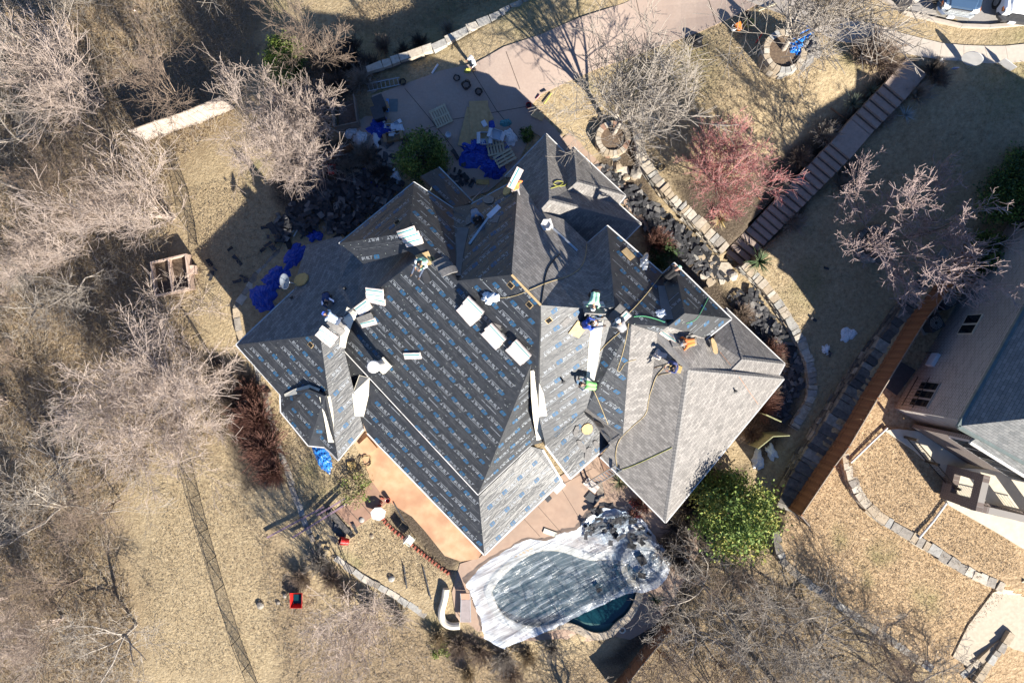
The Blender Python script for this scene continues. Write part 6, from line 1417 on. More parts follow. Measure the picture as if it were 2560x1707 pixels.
# ropes and air hoses
def rope(q, r_, m_, label, name='rope', roof=True, cat='rope'):
    pts = smooth_line([Vector((a, c_, 0)) for a, c_ in q], 2); pp = [RF(a.x, a.y, r_ * 1.2)[0] if roof else G(a.x, a.y, r_ + .05) for a in pts]
    out = [pp[0]]
    for a in pp[1:]:
        if (a - out[-1]).length < 3.0: out.append(a)
    return tag(MB().tube(out, r_, 5).build(name, m_), label, cat)
M_rope = mat('tan_rope', (.42, .33, .18), (.32, .25, .13), 8, .9); M_hoseb = mat('black_hose', (.02, .02, .02), (.015, .015, .015), 5, .5); M_hoseg = mat('green_hose', (.10, .35, .18), (.08, .28, .14), 5, .5); M_hosey = mat('yellow_hose', (.42, .42, .10), (.35, .35, .08), 5, .5); M_red_h = mat('orange_hose', (.50, .22, .10), (.42, .18, .08), 5, .5)
rope([(1240, 745), (1280, 742), (1318, 728), (1370, 705), (1430, 690), (1462, 660), (1468, 600)], .018, M_rope, 'tan air hose crossing the open ridge and front shingles', 'air_hose')
rope([(1352, 762), (1358, 720), (1365, 680), (1380, 655), (1400, 635)], .022, M_hoseb, 'black hose curling down the front shingles', 'air_hose')
rope([(1560, 795), (1600, 755), (1640, 705), (1665, 672)], .018, M_rope, 'taut tan safety rope running to the front eave worker')
rope([(1478, 900), (1520, 855), (1550, 830)], .018, M_rope, 'taut tan rope between the lime shirt worker and the bundles')
rope([(1572, 808), (1565, 850), (1552, 900), (1542, 925), (1550, 930), (1562, 905), (1590, 898)], .016, M_rope, 'looped orange tan hose on the narrow dark felt', 'air_hose')
rope([(1584, 792), (1610, 790), (1640, 798), (1662, 806)], .018, M_hoseg, 'green hose across the felt below the ridge', 'air_hose')
rope([(1770, 745), (1755, 775), (1740, 800), (1715, 808)], .016, M_hoseg, 'green hose on the front corner felt', 'air_hose')
rope([(1660, 918), (1640, 940), (1632, 965), (1620, 1000), (1617, 1035), (1580, 1065), (1545, 1100), (1538, 1140), (1545, 1172)], .018, M_rope, 'long brown hose sweeping down the lower grey shingles', 'air_hose')
rope([(1545, 1176), (1580, 1165), (1630, 1142), (1680, 1118)], .018, M_hosey, 'olive rope stretched across the lower grey shingles')
rope([(1480, 965), (1500, 1010), (1520, 1060)], .016, M_rope, 'tan rope below the lime shirt worker')
rope([(1375, 472), (1400, 465), (1410, 455), (1390, 452), (1380, 462), (1405, 468), (1420, 458)], .02, M_hosey, 'coiled yellow hose on the garage shingles', 'air_hose')
rope([(1800, 880), (1840, 930), (1870, 975), (1895, 1010)], .008, M_red_h, 'thin orange line across the right hand shingles', 'chalk_line')

# ------------------------------------------------------------------ people
SKIN = mat('skin', (.36, .21, .145), (.31, .175, .12), 3, .6)
M_boot = mat('work_boot', (.09, .06, .04), (.06, .04, .03), 5, .8)
M_eye = mat('eye_dark', (.01, .01, .01), (.008, .008, .008), 3, .3); M_lip = mat('lip', (.25, .1, .09), (.2, .08, .07), 3, .6)
def capsule(mb, a, c_, r0, r1, n=8):
    a, c_ = Vector(a), Vector(c_); d = c_ - a; L = d.length; d = d / L if L > 1e-6 else Vector((0, 0, 1))
    mb.tube([a - d * r0 * .95, a - d * r0 * .6, a, a.lerp(c_, .5), c_, c_ + d * r1 * .6, c_ + d * r1 * .95], [r0 * .3, r0 * .8, r0, (r0 + r1) / 2 * 1.03, r1, r1 * .8, r1 * .3], n)
POSES = dict(
 stand=dict(hip=(0, 0, .92), chest=(0, .03, 1.32), neck=(0, .04, 1.48), head=(0, .08, 1.60), kn=((-.1, .04, .5), (.1, .0, .5)), ft=((-.13, .0, .06), (.13, -.05, .06)), el=((-.27, -.02, 1.12), (.27, -.02, 1.12)), hd=((-.26, .2, .95), (.26, .2, .95))),
 carry=dict(hip=(0, 0, .9), chest=(0, .06, 1.3), neck=(0, .10, 1.45), head=(0.02, .16, 1.55), kn=((-.12, .1, .5), (.12, -.06, .48)), ft=((-.14, .08, .06), (.14, -.2, .06)), el=((-.36, .12, 1.3), (.36, .1, 1.3)), hd=((-.22, .12, 1.6), (.24, .1, 1.6))),
 bend=dict(hip=(0, -.12, .86), chest=(0, .28, .98), neck=(0, .42, .97), head=(0, .54, .93), kn=((-.13, .06, .48), (.13, .0, .48)), ft=((-.17, -.02, .06), (.17, -.1, .06)), el=((-.28, .42, .72), (.26, .46, .74)), hd=((-.2, .55, .46), (.2, .62, .48))),
 sit=dict(hip=(0, 0, .16), chest=(0, .12, .56), neck=(0, .18, .70), head=(0, .24, .82), kn=((-.2, .42, .42), (.2, .44, .42)), ft=((-.18, .74, .06), (.2, .78, .06)), el=((-.3, .2, .42), (.3, .22, .42)), hd=((-.12, .46, .44), (.14, .48, .40))),
 crouch=dict(hip=(0, -.1, .34), chest=(0, .16, .66), neck=(0, .27, .78), head=(0, .36, .86), kn=((-.2, .28, .46), (.2, .24, .44)), ft=((-.18, .04, .06), (.18, -.02, .06)), el=((-.3, .34, .5), (.3, .34, .5)), hd=((-.16, .56, .26), (.14, .58, .22))),
 kneel=dict(hip=(0, -.1, .42), chest=(0, .24, .66), neck=(0, .36, .72), head=(0, .47, .74), kn=((-.14, .14, .08), (.14, .14, .08)), ft=((-.15, -.3, .07), (.15, -.3, .07)), el=((-.3, .36, .42), (.3, .38, .44)), hd=((-.18, .56, .14), (.18, .6, .14))))
def cloth(name, c): return mat(name, c, tuple(x * .78 for x in c), 9, .85, .3, 14)
def person(p, rz, pose, shirt, pants, hat, label, sleeves='long', vest=None, scale=1.0, hatshape='cap'):
    J = {k: v for k, v in POSES[pose].items()}
    segs = []   # (a, b, ra, rb, mat)  0 skin 1 shirt 2 pants 3 boots
    def S_(a, c_, ra, rb, m_): segs.append((Vector(a), Vector(c_), ra, rb, m_))
    hip, chest, neck, head = (Vector(J[k]) for k in ('hip', 'chest', 'neck', 'head')); t = (chest - hip).normalized(); X = Vector((1, 0, 0))
    for s_ in (-1, 1): S_(hip + X * s_ * .07, hip.lerp(chest, .5) + X * s_ * .075, .125, .12, 1); S_(hip.lerp(chest, .5) + X * s_ * .075, chest + X * s_ * .09, .12, .13, 1); S_(chest + X * s_ * .05, chest + t * .06 + X * s_ * .165, .11, .085, 1)
    S_(hip - t * .04 - X * .08, hip - t * .04 + X * .08, .135, .135, 2)
    S_(chest + t * .08, neck + t * .02, .07, .06, 0)
    hdir = (head - neck).normalized(); S_(head - hdir * .03, head + hdir * .08, .085, .095, 0); fw = Vector((0, 1, 0)); fw = (fw - hdir * fw.dot(hdir)).normalized()
    S_(head + fw * .03 - hdir * .07, head + fw * .04 - hdir * .02, .055, .075, 0); S_(head + fw * .095 + hdir * .0, head + fw * .115 - hdir * .03, .014, .018, 0)
    for s_ in (-1, 1): S_(head + X * s_ * .09 + hdir * .02, head + X * s_ * .095 - hdir * .02, .02, .018, 0)
    hands = []
    for i, s_ in enumerate((-1, 1)):
        sh = chest + t * .06 + X * s_ * .18; el = Vector(J['el'][i]); hd = Vector(J['hd'][i])
        S_(sh, el, .065, .05, 1); S_(el, hd, .047, .034, 1 if sleeves == 'long' else 0)
        fd = (hd - el).normalized(); S_(hd, hd + fd * .07, .034, .038, 0); hands.append((hd + fd * .09, fd, s_))
        hj = hip - t * .05 + X * s_ * .09; kn = Vector(J['kn'][i]); ft = Vector(J['ft'][i])
        S_(hj, kn, .095, .066, 2); S_(kn, ft + Vector((0, 0, .06)), .064, .046, 2); S_(ft + Vector((0, -.05, .0)), ft + Vector((0, .15, -.01)), .052, .045, 3)
    mb = MB()
    for (a, c_, ra, rb, _) in segs: capsule(mb, a, c_, ra, rb, 10)
    o = mb.build('person', SKIN)
    md = o.modifiers.new('r', 'REMESH'); md.mode = 'VOXEL'; md.voxel_size = .022
    sm = o.modifiers.new('s', 'SMOOTH'); sm.iterations = 4; sm.factor = .6
    dg = bpy.context.evaluated_depsgraph_get(); me_ = bpy.data.meshes.new_from_object(o.evaluated_get(dg)); bpy.data.objects.remove(o)
    co = np.array([v.center for v in me_.polygons]); best = np.full(len(co), 1e9); mi = np.zeros(len(co), int)
    for (a, c_, ra, rb, m_) in segs:
        A = np.array(a); B = np.array(c_); d = B - A; tt_ = np.clip(((co - A) @ d) / (d @ d + 1e-9), 0, 1); ds_ = np.linalg.norm(co - A - tt_[:, None] * d, axis=1) - (ra + (rb - ra) * tt_)
        k = ds_ < best; best[k] = ds_[k]; mi[k] = m_
    if vest: mi[(mi == 1) & (np.abs(co[:, 0]) < .2)] = 4
    vs = [tuple(v.co) for v in me_.vertices]; fs = [tuple(q.vertices) for q in me_.polygons]; bpy.data.meshes.remove(me_)
    mb = MB(); mb.add(vs, fs); mb.m = [int(k) for k in mi]
    for (hp, fd, s_) in hands:      # five curled fingers and a thumb leaving the side of the palm
        sd_ = fd.cross(Vector((0, 0, 1))); sd_ = sd_.normalized() if sd_.length > .1 else X; dn = fd.cross(sd_).normalized()
        for k, ln in enumerate((.062, .075, .070, .055)):
            b0 = hp + sd_ * (-.03 + .02 * k); mb.tube([b0 - fd * .02, b0 + fd * ln * .5, b0 + fd * ln * .85 + dn * -.02, b0 + fd * ln * .8 + dn * -.045], [.0095, .009, .0085, .006], 5, 0)
        b0 = hp - fd * .05 + sd_ * .036 * -s_; mb.tube([b0, b0 + sd_ * -.03 * s_ + fd * .02, b0 + sd_ * -.035 * s_ + fd * .05 - dn * .015], [.011, .010, .007], 5, 0)
    for s_ in (-1, 1):
        c_ = head + fw * .088 + hdir * .025 + X * s_ * .034; o0 = len(mb.f); mb.lathe(c_, [(.006, -.006), (.012, 0), (.006, .008)], 6, 5, axis=fw)
    c_ = head + fw * .085 - hdir * .055; mb.box(c_, .05, .012, .012, mi=6)
    mats = [SKIN, shirt, pants, M_boot, vest or shirt, M_eye, M_lip]
    o = mb.build('person', mats, smooth=True, recalc=False); tag(o, label, 'person')
    hm = MB(); hc = head + hdir * .045
    hm.lathe(hc, [(.112, -.02), (.118, .02), (.105, .07), (.07, .105), (.02, .118)], 14, 0, axis=hdir)
    if hatshape == 'cap':
        vs = [hc + X * .09 + fw * .07, hc - X * .09 + fw * .07, hc - X * .075 + fw * .19 - hdir * .01, hc + X * .075 + fw * .19 - hdir * .01]; hm.slab([v + hdir * .01 for v in vs], .015)
    elif hatshape == 'brim': hm.lathe(hc, [(.11, 0), (.23, -.01), (.23, .005), (.11, .02)], 16, 0, axis=hdir)
    h_ = hm.build({'cap': 'cap', 'brim': 'hat', 'hair': 'hair'}[hatshape], hat, None, smooth=False); h_.parent = o
    o.location = p; o.rotation_euler = (0, 0, rz); o.scale = (scale,) * 3
    return o
C_ = {k: cloth('cloth_' + k, v) for k, v in dict(lime=(.30, .85, .22), mint=(.45, .80, .55), white=(.75, .78, .78), orange=(.75, .22, .06), navy=(.06, .075, .19), blue=(.03, .08, .42), pattern=(.20, .25, .33), black=(.018, .018, .02), jeans=(.07, .09, .14), khaki=(.28, .23, .16), pale=(.55, .68, .82), green=(.08, .42, .16), grey=(.25, .25, .26), dkblue=(.03, .06, .16)).items()}
def on_roof(px, py, dz=0.0): p, nn = RF(px, py); return p + Vector((0, 0, dz))
D2R = math.radians
person(on_roof(1062, 652, .08), D2R(150), 'sit', C_['white'], C_['jeans'], C_['black'], 'worker in a white and green shirt sitting on a foam pad on the ridge', vest=C_['mint'])
person(on_roof(1288, 480), D2R(20), 'carry', C_['orange'], C_['grey'], C_['white'], 'worker in an orange shirt carrying a shingle bundle on the shoulder')
person(on_roof(1188, 535), D2R(-160), 'crouch', C_['pattern'], C_['black'], C_['black'], 'worker in a grey patterned shirt crouching on shaded felt', hatshape='hair')
person(on_roof(820, 742), D2R(200), 'crouch', C_['dkblue'], C_['black'], C_['black'], 'worker in dark blue crouching on the shaded shingles', hatshape='hair')
person(on_roof(848, 800), D2R(60), 'bend', C_['pale'], C_['jeans'], C_['blue'], 'worker in a pale blue shirt bending at the shadow edge')
person(on_roof(1482, 742), D2R(170), 'bend', C_['mint'], C_['black'], C_['white'], 'worker in a pale green shirt bent over an opened bundle')
person(on_roof(1460, 812, .05), D2R(-80), 'sit', C_['blue'], C_['jeans'], C_['black'], 'worker in a bright blue shirt sitting by the cream flashing', hatshape='hair')
person(on_roof(1478, 962), D2R(80), 'bend', C_['white'], C_['black'], C_['black'], 'worker in a lime and white vest bending over the dark felt', vest=C_['lime'])
person(on_roof(1552, 820), D2R(40), 'crouch', C_['grey'], C_['black'], C_['white'], 'worker in a grey shirt and white cap crouching behind two bundles')
person(on_roof(1722, 855), D2R(100), 'kneel', C_['orange'], C_['khaki'], C_['grey'], 'worker in an orange shirt and grey cap kneeling among shingles')
person(on_roof(1686, 912, .05), D2R(110), 'sit', C_['navy'], C_['khaki'], C_['black'], 'worker in a navy shirt sitting on a tan pad')
person(on_roof(1668, 690), D2R(-50), 'kneel', C_['black'], C_['black'], C_['mint'], 'worker in black with a pale cap kneeling at the front eave')
person(G(1185, 172, .05), D2R(120), 'stand', C_['white'], C_['black'], C_['white'], 'person in white carrying a yellow bag on the driveway')
# the bundle on the carrier's shoulder
pp_ = on_roof(1288, 480); bundle(pp_ + Vector((.0, .25, 1.66)), Vector((.45, .85, .1)).normalized(), Vector((-.85, .45, 0)).normalized(), Vector((0, 0, 1)), 'wrapped shingle bundle carried on the shoulder of the orange shirt worker')
crumple(1170, 178, .22, .16, .4, 0, M_hosey, 'yellow bag beside the person in white on the driveway', 'bag', 'cloth_bag', seed=9)
# ------------------------------------------------------------------ building debris and yard clutter
M_tab = [mat('torn_shingle_%d' % i, c1, c2, 7, .9, .3, 20) for i, (c1, c2) in enumerate((((.055, .056, .062), (.03, .031, .035)), ((.09, .09, .095), (.05, .05, .054)), ((.035, .036, .04), (.02, .021, .024))))]
TAB = []
for i in range(7):
    k = 6; w_, h_ = U(.35, .95), U(.2, .36); vs = []; 
    for r_ in range(2):
        for j in range(4): vs.append(Vector(((-.5 + j / 3) * w_ + U(-.03, .03), (r_ - .5) * h_ + U(-.04, .04), abs(U(0, .07)))))
    mb = MB().add(vs, [(j, j + 1, 5 + j, 4 + j) for j in range(3)]); mb.add([v - Vector((0, 0, .012)) for v in vs], [(4 + j, 5 + j, j + 1, j) for j in range(3)])
    o = mb.build('torn_shingle', M_tab[i % 3], recalc=False); TAB.append(o.data); bpy.data.objects.remove(o)
def debris(poly, n_, label, grp, zf=0.0, zr=.12):
    q = [G(*p_) for p_ in poly]; xs = [p.x for p in q]; ys = [p.y for p in q]; c_ = 0
    while c_ < n_:
        x, y = U(min(xs), max(xs)), U(min(ys), max(ys))
        if not in_poly([x], [y], q)[0]: continue
        o = bpy.data.objects.new('torn_shingle', RND.choice(TAB)); COL.objects.link(o); o.location = (x, y, gz(x, y) + .04 + zf + U(0, zr)); o.rotation_euler = (U(-.25, .25), U(-.25, .25), U(0, 6.28)); s_ = U(.5, .95); o.scale = (s_, s_, s_); tag(o, label, 'shingle', grp); c_ += 1
debris([(690, 560), (760, 480), (880, 430), (1000, 470), (990, 500), (850, 590), (790, 560), (720, 600)], 130, 'torn black shingle in the dark pile along the shaded left eave', 'torn shingles in the dark pile', .05, .35)
debris([(580, 660), (640, 560), (690, 540), (720, 600), (650, 680), (600, 740)], 10, 'torn dark shingle on the shaded lawn by the stone edging', 'torn shingles on the shaded lawn')
debris([(1560, 480), (1620, 500), (1770, 620), (1745, 640), (1660, 620), (1600, 560)], 50, 'torn dark shingle in the gravel between front eave and limestone wall', 'torn shingles on the front gravel', .03, .2)
debris([(1480, 400), (1530, 420), (1640, 520), (1600, 540), (1530, 480)], 10, 'torn grey shingle on the tan slab walk', 'torn shingles on the slab walk', .05, .03)
debris([(1830, 740), (1880, 720), (1980, 860), (1990, 920), (1900, 840), (1850, 790)], 34, 'torn black shingle in the shaded corner bed behind the curved wall', 'torn shingles in the corner bed', .02, .2)
debris([(1960, 960), (1990, 980), (1960, 1060), (1920, 1040)], 6, 'torn dark shingle at the end of the curved wall', 'torn shingles by the wall end')
debris([(1450, 1290), (1520, 1250), (1600, 1290), (1625, 1330), (1580, 1360), (1520, 1350), (1460, 1340)], 34, 'torn black shingle piled on the plastic beside the pool', 'torn shingles on the pool plastic', .2, .45)
debris([(1080, 400), (1150, 380), (1200, 460), (1130, 470)], 8, 'torn dark shingle scattered on the court concrete', 'torn shingles on the court', .06, .02)
debris([(830, 1270), (900, 1320), (820, 1390), (770, 1370)], 8, 'torn dark shingle on the shaded garden steps', 'torn shingles on the garden steps', .06, .1)
debris([(520, 580), (590, 560), (560, 720), (520, 700)], 4, 'torn dark shingle strip on the dry lawn edge', 'torn shingles on the lawn edge')
debris([(2040, 650), (2150, 640), (2130, 900), (2000, 900)], 4, 'torn dark shingle on the shaded front lawn', 'torn shingles on the front lawn')
def debris_stuff(poly, n_, label, zr):
    q = [G(*p_) for p_ in poly]; xs = [p.x for p in q]; ys = [p.y for p in q]; mb = MB(); c_ = 0
    while c_ < n_:
        x, y = U(min(xs), max(xs)), U(min(ys), max(ys))
        if not in_poly([x], [y], q)[0]: continue
        a = U(0, 6.28); t = Vector((math.cos(a), math.sin(a), U(-.3, .3))).normalized(); s_ = Vector((-t.y, t.x, U(-.3, .3))).normalized(); z_ = gz(x, y) + .03 + U(0, zr); w_, h_ = U(.08, .4), U(.05, .2)
        p = Vector((x, y, z_)); mb.slab([p - t * w_ - s_ * h_, p + t * w_ * U(.6, 1) - s_ * h_, p + t * w_ + s_ * h_ * U(.6, 1), p - t * w_ * U(.6, 1) + s_ * h_], .012, c_ % 4); c_ += 1
    tag(mb.build('shingle_debris', M_tab + [M_shing_b], recalc=False), label, 'debris', kind='stuff')
debris_stuff([(680, 570), (760, 470), (880, 420), (1010, 460), (990, 500), (850, 590), (790, 570), (720, 620)], 420, 'small torn shingle scraps in the dark heap along the left eave', .3)
debris_stuff([(1450, 400), (1540, 420), (1640, 510), (1790, 640), (1830, 700), (1760, 690), (1640, 600), (1500, 440)], 260, 'small torn shingle scraps in the front gravel', .08)
debris_stuff([(1820, 740), (1880, 720), (1990, 860), (2010, 960), (1950, 1050), (1920, 960), (1900, 840)], 220, 'small torn shingle scraps in the corner bed', .08)
debris_stuff([(900, 330), (1000, 340), (1200, 460), (1120, 470), (1010, 430), (900, 420)], 90, 'small scraps littering the court', .05)
crumple(1535, 1300, 1.9, 1.0, .55, 20, M_plastic, 'bunched clear plastic under the torn shingles by the pool', 'sheet', 'plastic_sheet', seed=31, folds=2.2, n_=40)
crumple(1500, 1320, .9, .5, .4, 10, M_felt2, 'dark bunched underlayment heap beside the pool', 'heap', 'felt_heap', seed=33)
# tarps
for (x_, y_, rx, ry, h_, r_, m_, lab) in [(690, 700, .75, .55, .25, 40, M_tarp, 'blue tarp spread beside the satellite dish'), (660, 745, .5, .7, .25, 20, M_tarp, 'crumpled blue tarp inside the stone edging corner'), (735, 645, .35, .9, .2, -35, M_tarp, 'long blue tarp along the shaded eave'), (785, 590, .35, .3, .25, 0, M_tarp, 'small blue tarp end beside the dark shingle pile'),
        (930, 460, .4, .8, .15, 40, M_tarp, 'blue tarp half buried in the dark shingle pile'), (1192, 378, .95, .75, .3, -20, M_tarp, 'big crumpled blue tarp on the court'), (1245, 385, .95, .5, .06, 25, M_tarp, 'flat blue tarp under the slatted pallets'), (1232, 424, .55, .45, .4, 0, M_tarp, 'blue tarp bundle by the garage eave'), (1228, 315, .22, .4, .12, 10, M_tarp, 'small blue tarp corner by the plywood'),
        (952, 318, .6, .45, .35, 20, M_tarp, 'blue tarp heap beside the trash bins'), (808, 1138, .35, .85, .25, 25, M_tarp2, 'bright blue tarp under the bay eave'), (1985, 118, .62, .78, .7, -20, M_tarp2, 'bright blue tarp heaped on the ring planter')]:
    crumple(x_, y_, rx * 1.25, ry * 1.25, h_, r_, m_, lab, 'tarp', 'tarp', seed=int(x_) % 17)
crumple(2015, 118, .75, .95, .6, 10, M_shing_b, 'grey heap of brush and netting behind the blue tarp', 'heap', 'brush_heap', seed=40)
for (x_, y_, rx, ry, h_, r_, m_, lab) in [(1275, 345, .42, .45, .25, 20, M_white2, 'crumpled white plastic on the court beside the pallets'), (2118, 838, .5, .32, .15, 40, M_white2, 'white crumpled cloth on the shaded lawn'), (2064, 872, .26, .26, .2, 0, M_white2, 'small white plastic bag on the shaded lawn'), (1893, 1150, .38, .5, .25, 0, M_white2, 'white sack by the olive gate panels'), (1928, 1130, .3, .5, .25, 20, M_white2, 'white and blue sack by the olive gate panels'),
        (1760, 1232, .3, .25, .2, 0, M_white2, 'white bag under the shrubs by the house corner'), (900, 345, .5, .35, .3, -20, M_white2, 'white trash bags behind the court fence'), (875, 330, .35, .4, .3, 0, M_white2, 'white trash bag leaning on the compost bin'), (955, 305, .32, .3, .3, 0, M_white2, 'striped white bag beside the box pile'), (940, 345, .25, .5, .2, 10, M_white2, 'white netting bag on the court edge'),
        (992, 442, .3, .35, .25, 20, M_white2, 'white plastic sheet behind the evergreen shrub'), (1266, 308, .4, .25, .2, 0, mat('teal_bag', (.08, .25, .28), (.06, .2, .22), 4, .6), 'teal tool bag on the court'), (1940, 870, .22, .2, .15, 0, M_wrap, 'tan paper scrap in the front bed'), (1005, 655, .1, .1, .1, 0, M_red_h, 'scrap')][:13]:
    crumple(x_, y_, rx, ry, h_, r_, m_, lab, 'bag', 'plastic_bag', seed=int(y_) % 13)
# pallets, plywood, boxes
M_pine = mat('pale_pine', (.55, .50, .36), (.45, .40, .28), 4, .8, .2, 14)
def pallet(px, py, rz, label, n_=7, L=1.15, W=1.05, z0=.08):
    p = G(px, py, z0); r_ = empty('pallet', p, label, 'pallet'); t = Vector((math.cos(rz), math.sin(rz), 0)); s_ = Vector((-t.y, t.x, 0))
    for i in range(n_): MB().box(p + t * (-.5 + (i + .5) / n_) * W + ZU * .1, W / n_ * .62, L, .022, frame=(t, s_, ZU)).build('slat', M_pine, r_)
    for k in (-1, 0, 1): MB().box(p + s_ * k * L * .44 + ZU * .045, W, .09, .085, frame=(t, s_, ZU)).build('stringer', M_pine, r_)
pallet(1103, 293, .45, 'pale slatted pallet lying alone on the court'); pallet(1238, 365, .2, 'pale slatted pallet under the white cartons', 6); pallet(1262, 398, 2.08, 'pale slatted pallet by the garage eave', 4, 1.2, .8, .2)
for (x_, y_, w_, h_, r_, m_, lab) in [(1178, 322, 1.05, 2.3, -14, M_ply, 'long plywood sheet under the other sheets on the court'), (1198, 302, 1.1, 2.2, 2, M_ply, 'reddish plywood sheet in the middle of the court stack'), (1203, 288, 1.15, 1.1, 25, M_ply, 'square plywood sheet on top of the court stack'), (1345, 290, .75, .45, -25, M_ply, 'tan board by the driveway corner'), (1207, 456, .75, .3, 0, M_foam, 'tan foam block at the foot of the court gutter')]:
    flat(x_, y_, w_, h_, r_, m_, lab, 'plywood', 'plywood_sheet', .025, .1 + .03 * (int(y_) % 3), roof=False)
def carton(px, py, w, d_, h_, rz, m_, label, z0=.06, opened=True, name='carton'):
    p = G(px, py, z0); r_ = empty(name, p, label, 'box'); t = Vector((math.cos(rz), math.sin(rz), 0)); s_ = Vector((-t.y, t.x, 0)); fr = (t, s_, ZU)
    for (c_, a, b_, e) in ((t * w / 2, .015, d_, h_), (-t * w / 2, .015, d_, h_), (s_ * d_ / 2, w, .015, h_), (-s_ * d_ / 2, w, .015, h_)): MB().box(p + c_ + ZU * h_ / 2, a, b_, e, frame=fr).build('side', m_, r_)
    MB().box(p + ZU * .01, w * .97, d_ * .97, .012, frame=fr).build('base', m_, r_)
    if opened:
        for sg in (1, -1): MB().box(p + t * sg * (w / 2 + .1) + ZU * (h_ - .02), .22, d_ * .95, .01, frame=(( t * math.cos(.4) - ZU * sg * math.sin(.4) * 1).normalized(), s_, (ZU * math.cos(.4) + t * sg * math.sin(.4)).normalized())).build('flap', m_, r_)
    else: MB().box(p + ZU * h_, w, d_, .012, frame=fr).build('lid', m_, r_)
M_card = mat('brown_card', (.36, .25, .15), (.29, .2, .115), 4, .85); M_wcard = mat('white_card', (.62, .68, .74), (.55, .6, .66), 4, .7)
carton(1212, 350, .5, .7, .3, .0, M_wcard, 'open white carton on the plywood', .15); carton(1241, 342, .6, .55, .3, -.3, M_wcard, 'white carton with a dark handle hole on the pallet', .2); carton(1211, 313, .25, .35, .12, .5, M_wcard, 'small white box on top of the plywood', .2, False)
for i, (x_, y_, w_, r_) in enumerate([(973, 318, .3, .1), (985, 322, .28, .2), (996, 330, .35, .4), (980, 338, .3, .0), (992, 312, .3, .6), (1000, 322, .4, .2)]): carton(x_, y_, w_, w_ * .8, .2, r_, M_wcard, ['small white box beside the striped bag', 'small white box with a dark top on the court heap', 'wider white box on the court heap beside the torn shingle', 'small closed white box on the brown carton', 'small white box nearest the flattened carton', 'largest white box at the end of the court heap'][i], .06, i % 2 == 0)
carton(957, 272, .45, .45, .35, .3, M_card, 'open brown carton beside the blue foam board'); carton(985, 345, .8, .5, .3, .2, M_card, 'big brown carton below the heap of white boxes'); carton(965, 310, .6, .35, .1, .15, M_card, 'flattened brown carton on the court', .06, False)
flat(984, 265, .5, .75, 0, mat('grey_sheet', (.16, .2, .21), (.13, .165, .17), 4, .7), 'grey board lying on the court', 'board', 'board', .03, .1, roof=False); flat(970, 266, .14, .78, 0, mat('blue_foam', (.12, .3, .6), (.1, .25, .52), 4, .6), 'blue foam board edge beside the grey board', 'board', 'foam_board', .12, .2, roof=False); flat(945, 282, .28, .95, -10, M_black, 'black plastic trough on the court', 'trough', 'trough', .12, .2, roof=False)
# buckets
def bucket(px, py, r_, h_, m_, label, tip=None, roof=False, inner=M_dkgrey):
    p = G(px, py, .03); o = empty('bucket', p, label, 'bucket'); ax = Vector(tip).normalized() if tip else ZU; p = p + ZU * (r_ if tip else 0) + ZU * .03
    MB().lathe(p, [(r_ * .8, 0), (r_, h_), (r_ * .93, h_), (r_ * .74, .03)], 16, axis=ax).build('pail', m_, o); MB().lathe(p + ax * h_ * .55, [(r_ * .9, 0), (r_ * .9, .01)], 16, axis=ax).build('contents', inner, o)
    a, c_ = ax.orthogonal().normalized(), None; c_ = ax.cross(a); MB().tube([p + ax * h_ + a * r_, p + ax * (h_ + .02) + (a + c_) * r_ * .75, p + ax * (h_ + .02) + c_ * r_ * 1.02, p + ax * (h_ + .02) + (c_ - a) * r_ * .75, p + ax * h_ - a * r_], .006, 4).build('handle', M_metal, o)
M_red = mat('red_plastic', (.55, .02, .015), (.45, .015, .012), 4, .4); M_orange = mat('orange_plastic', (.65, .2, .03), (.55, .16, .025), 4, .4)
bucket(873, 1350, .24, .5, M_red, 'red bucket tipped over on the garden bed', (-.5, .15, .3)); bucket(1122, 342, .17, .35, M_white2, 'white bucket on the court', inner=M_white2); bucket(1321, 268, .17, .35, M_red, 'red bucket at the shadow edge of the driveway'); bucket(1847, 82, .18, .42, M_orange, 'orange bucket lying on the sunny lawn', (-.3, .6, .15)); bucket(1832, 75, .16, .3, M_white2, 'white bucket next to the orange one on the lawn')
# wheelbarrow
p = G(748, 1490); wb = empty('wheelbarrow', p, 'red wheelbarrow with a wet tray on the back lawn', 'wheelbarrow')
vs = [Vector(q) for q in ((-.22, -.30, .30), (.22, -.30, .30), (.24, .28, .30), (-.24, .28, .30), (-.34, -.46, .62), (.34, -.46, .62), (.36, .42, .62), (-.36, .42, .62))]
mb = MB().add([p + v for v in vs], [(0, 1, 2, 3), (0, 4, 5, 1), (1, 5, 6, 2), (2, 6, 7, 3), (3, 7, 4, 0)]); mb.add([p + v + Vector((0, 0, -.02)) for v in vs], [(3, 2, 1, 0), (1, 5, 4, 0), (2, 6, 5, 1), (3, 7, 6, 2), (0, 4, 7, 3)]); mb.tube([p + vs[k] for k in (4, 5, 6, 7, 4)], .02, 5); mb.build('tray', M_red, wb, recalc=False)
MB().box(p + Vector((0, 0, .38)), .44, .52, .02).build('load', M_water, wb)
for s_ in (-1, 1): MB().tube([p + Vector((s_ * .1, .62, .22)), p + Vector((s_ * .2, .1, .27)), p + Vector((s_ * .28, -.85, .55))], .022, 6).build('handle', M_oldwood[0], wb); MB().tube([p + Vector((s_ * .22, -.3, .28)), p + Vector((s_ * .24, -.35, .02))], .018, 5).build('leg', M_black, wb)
MB().lathe(p + Vector((0, .62, .2)), [(.2, -.04), (.2, .04)], 16, axis=(1, 0, 0)).build('wheel', M_tyre, wb)
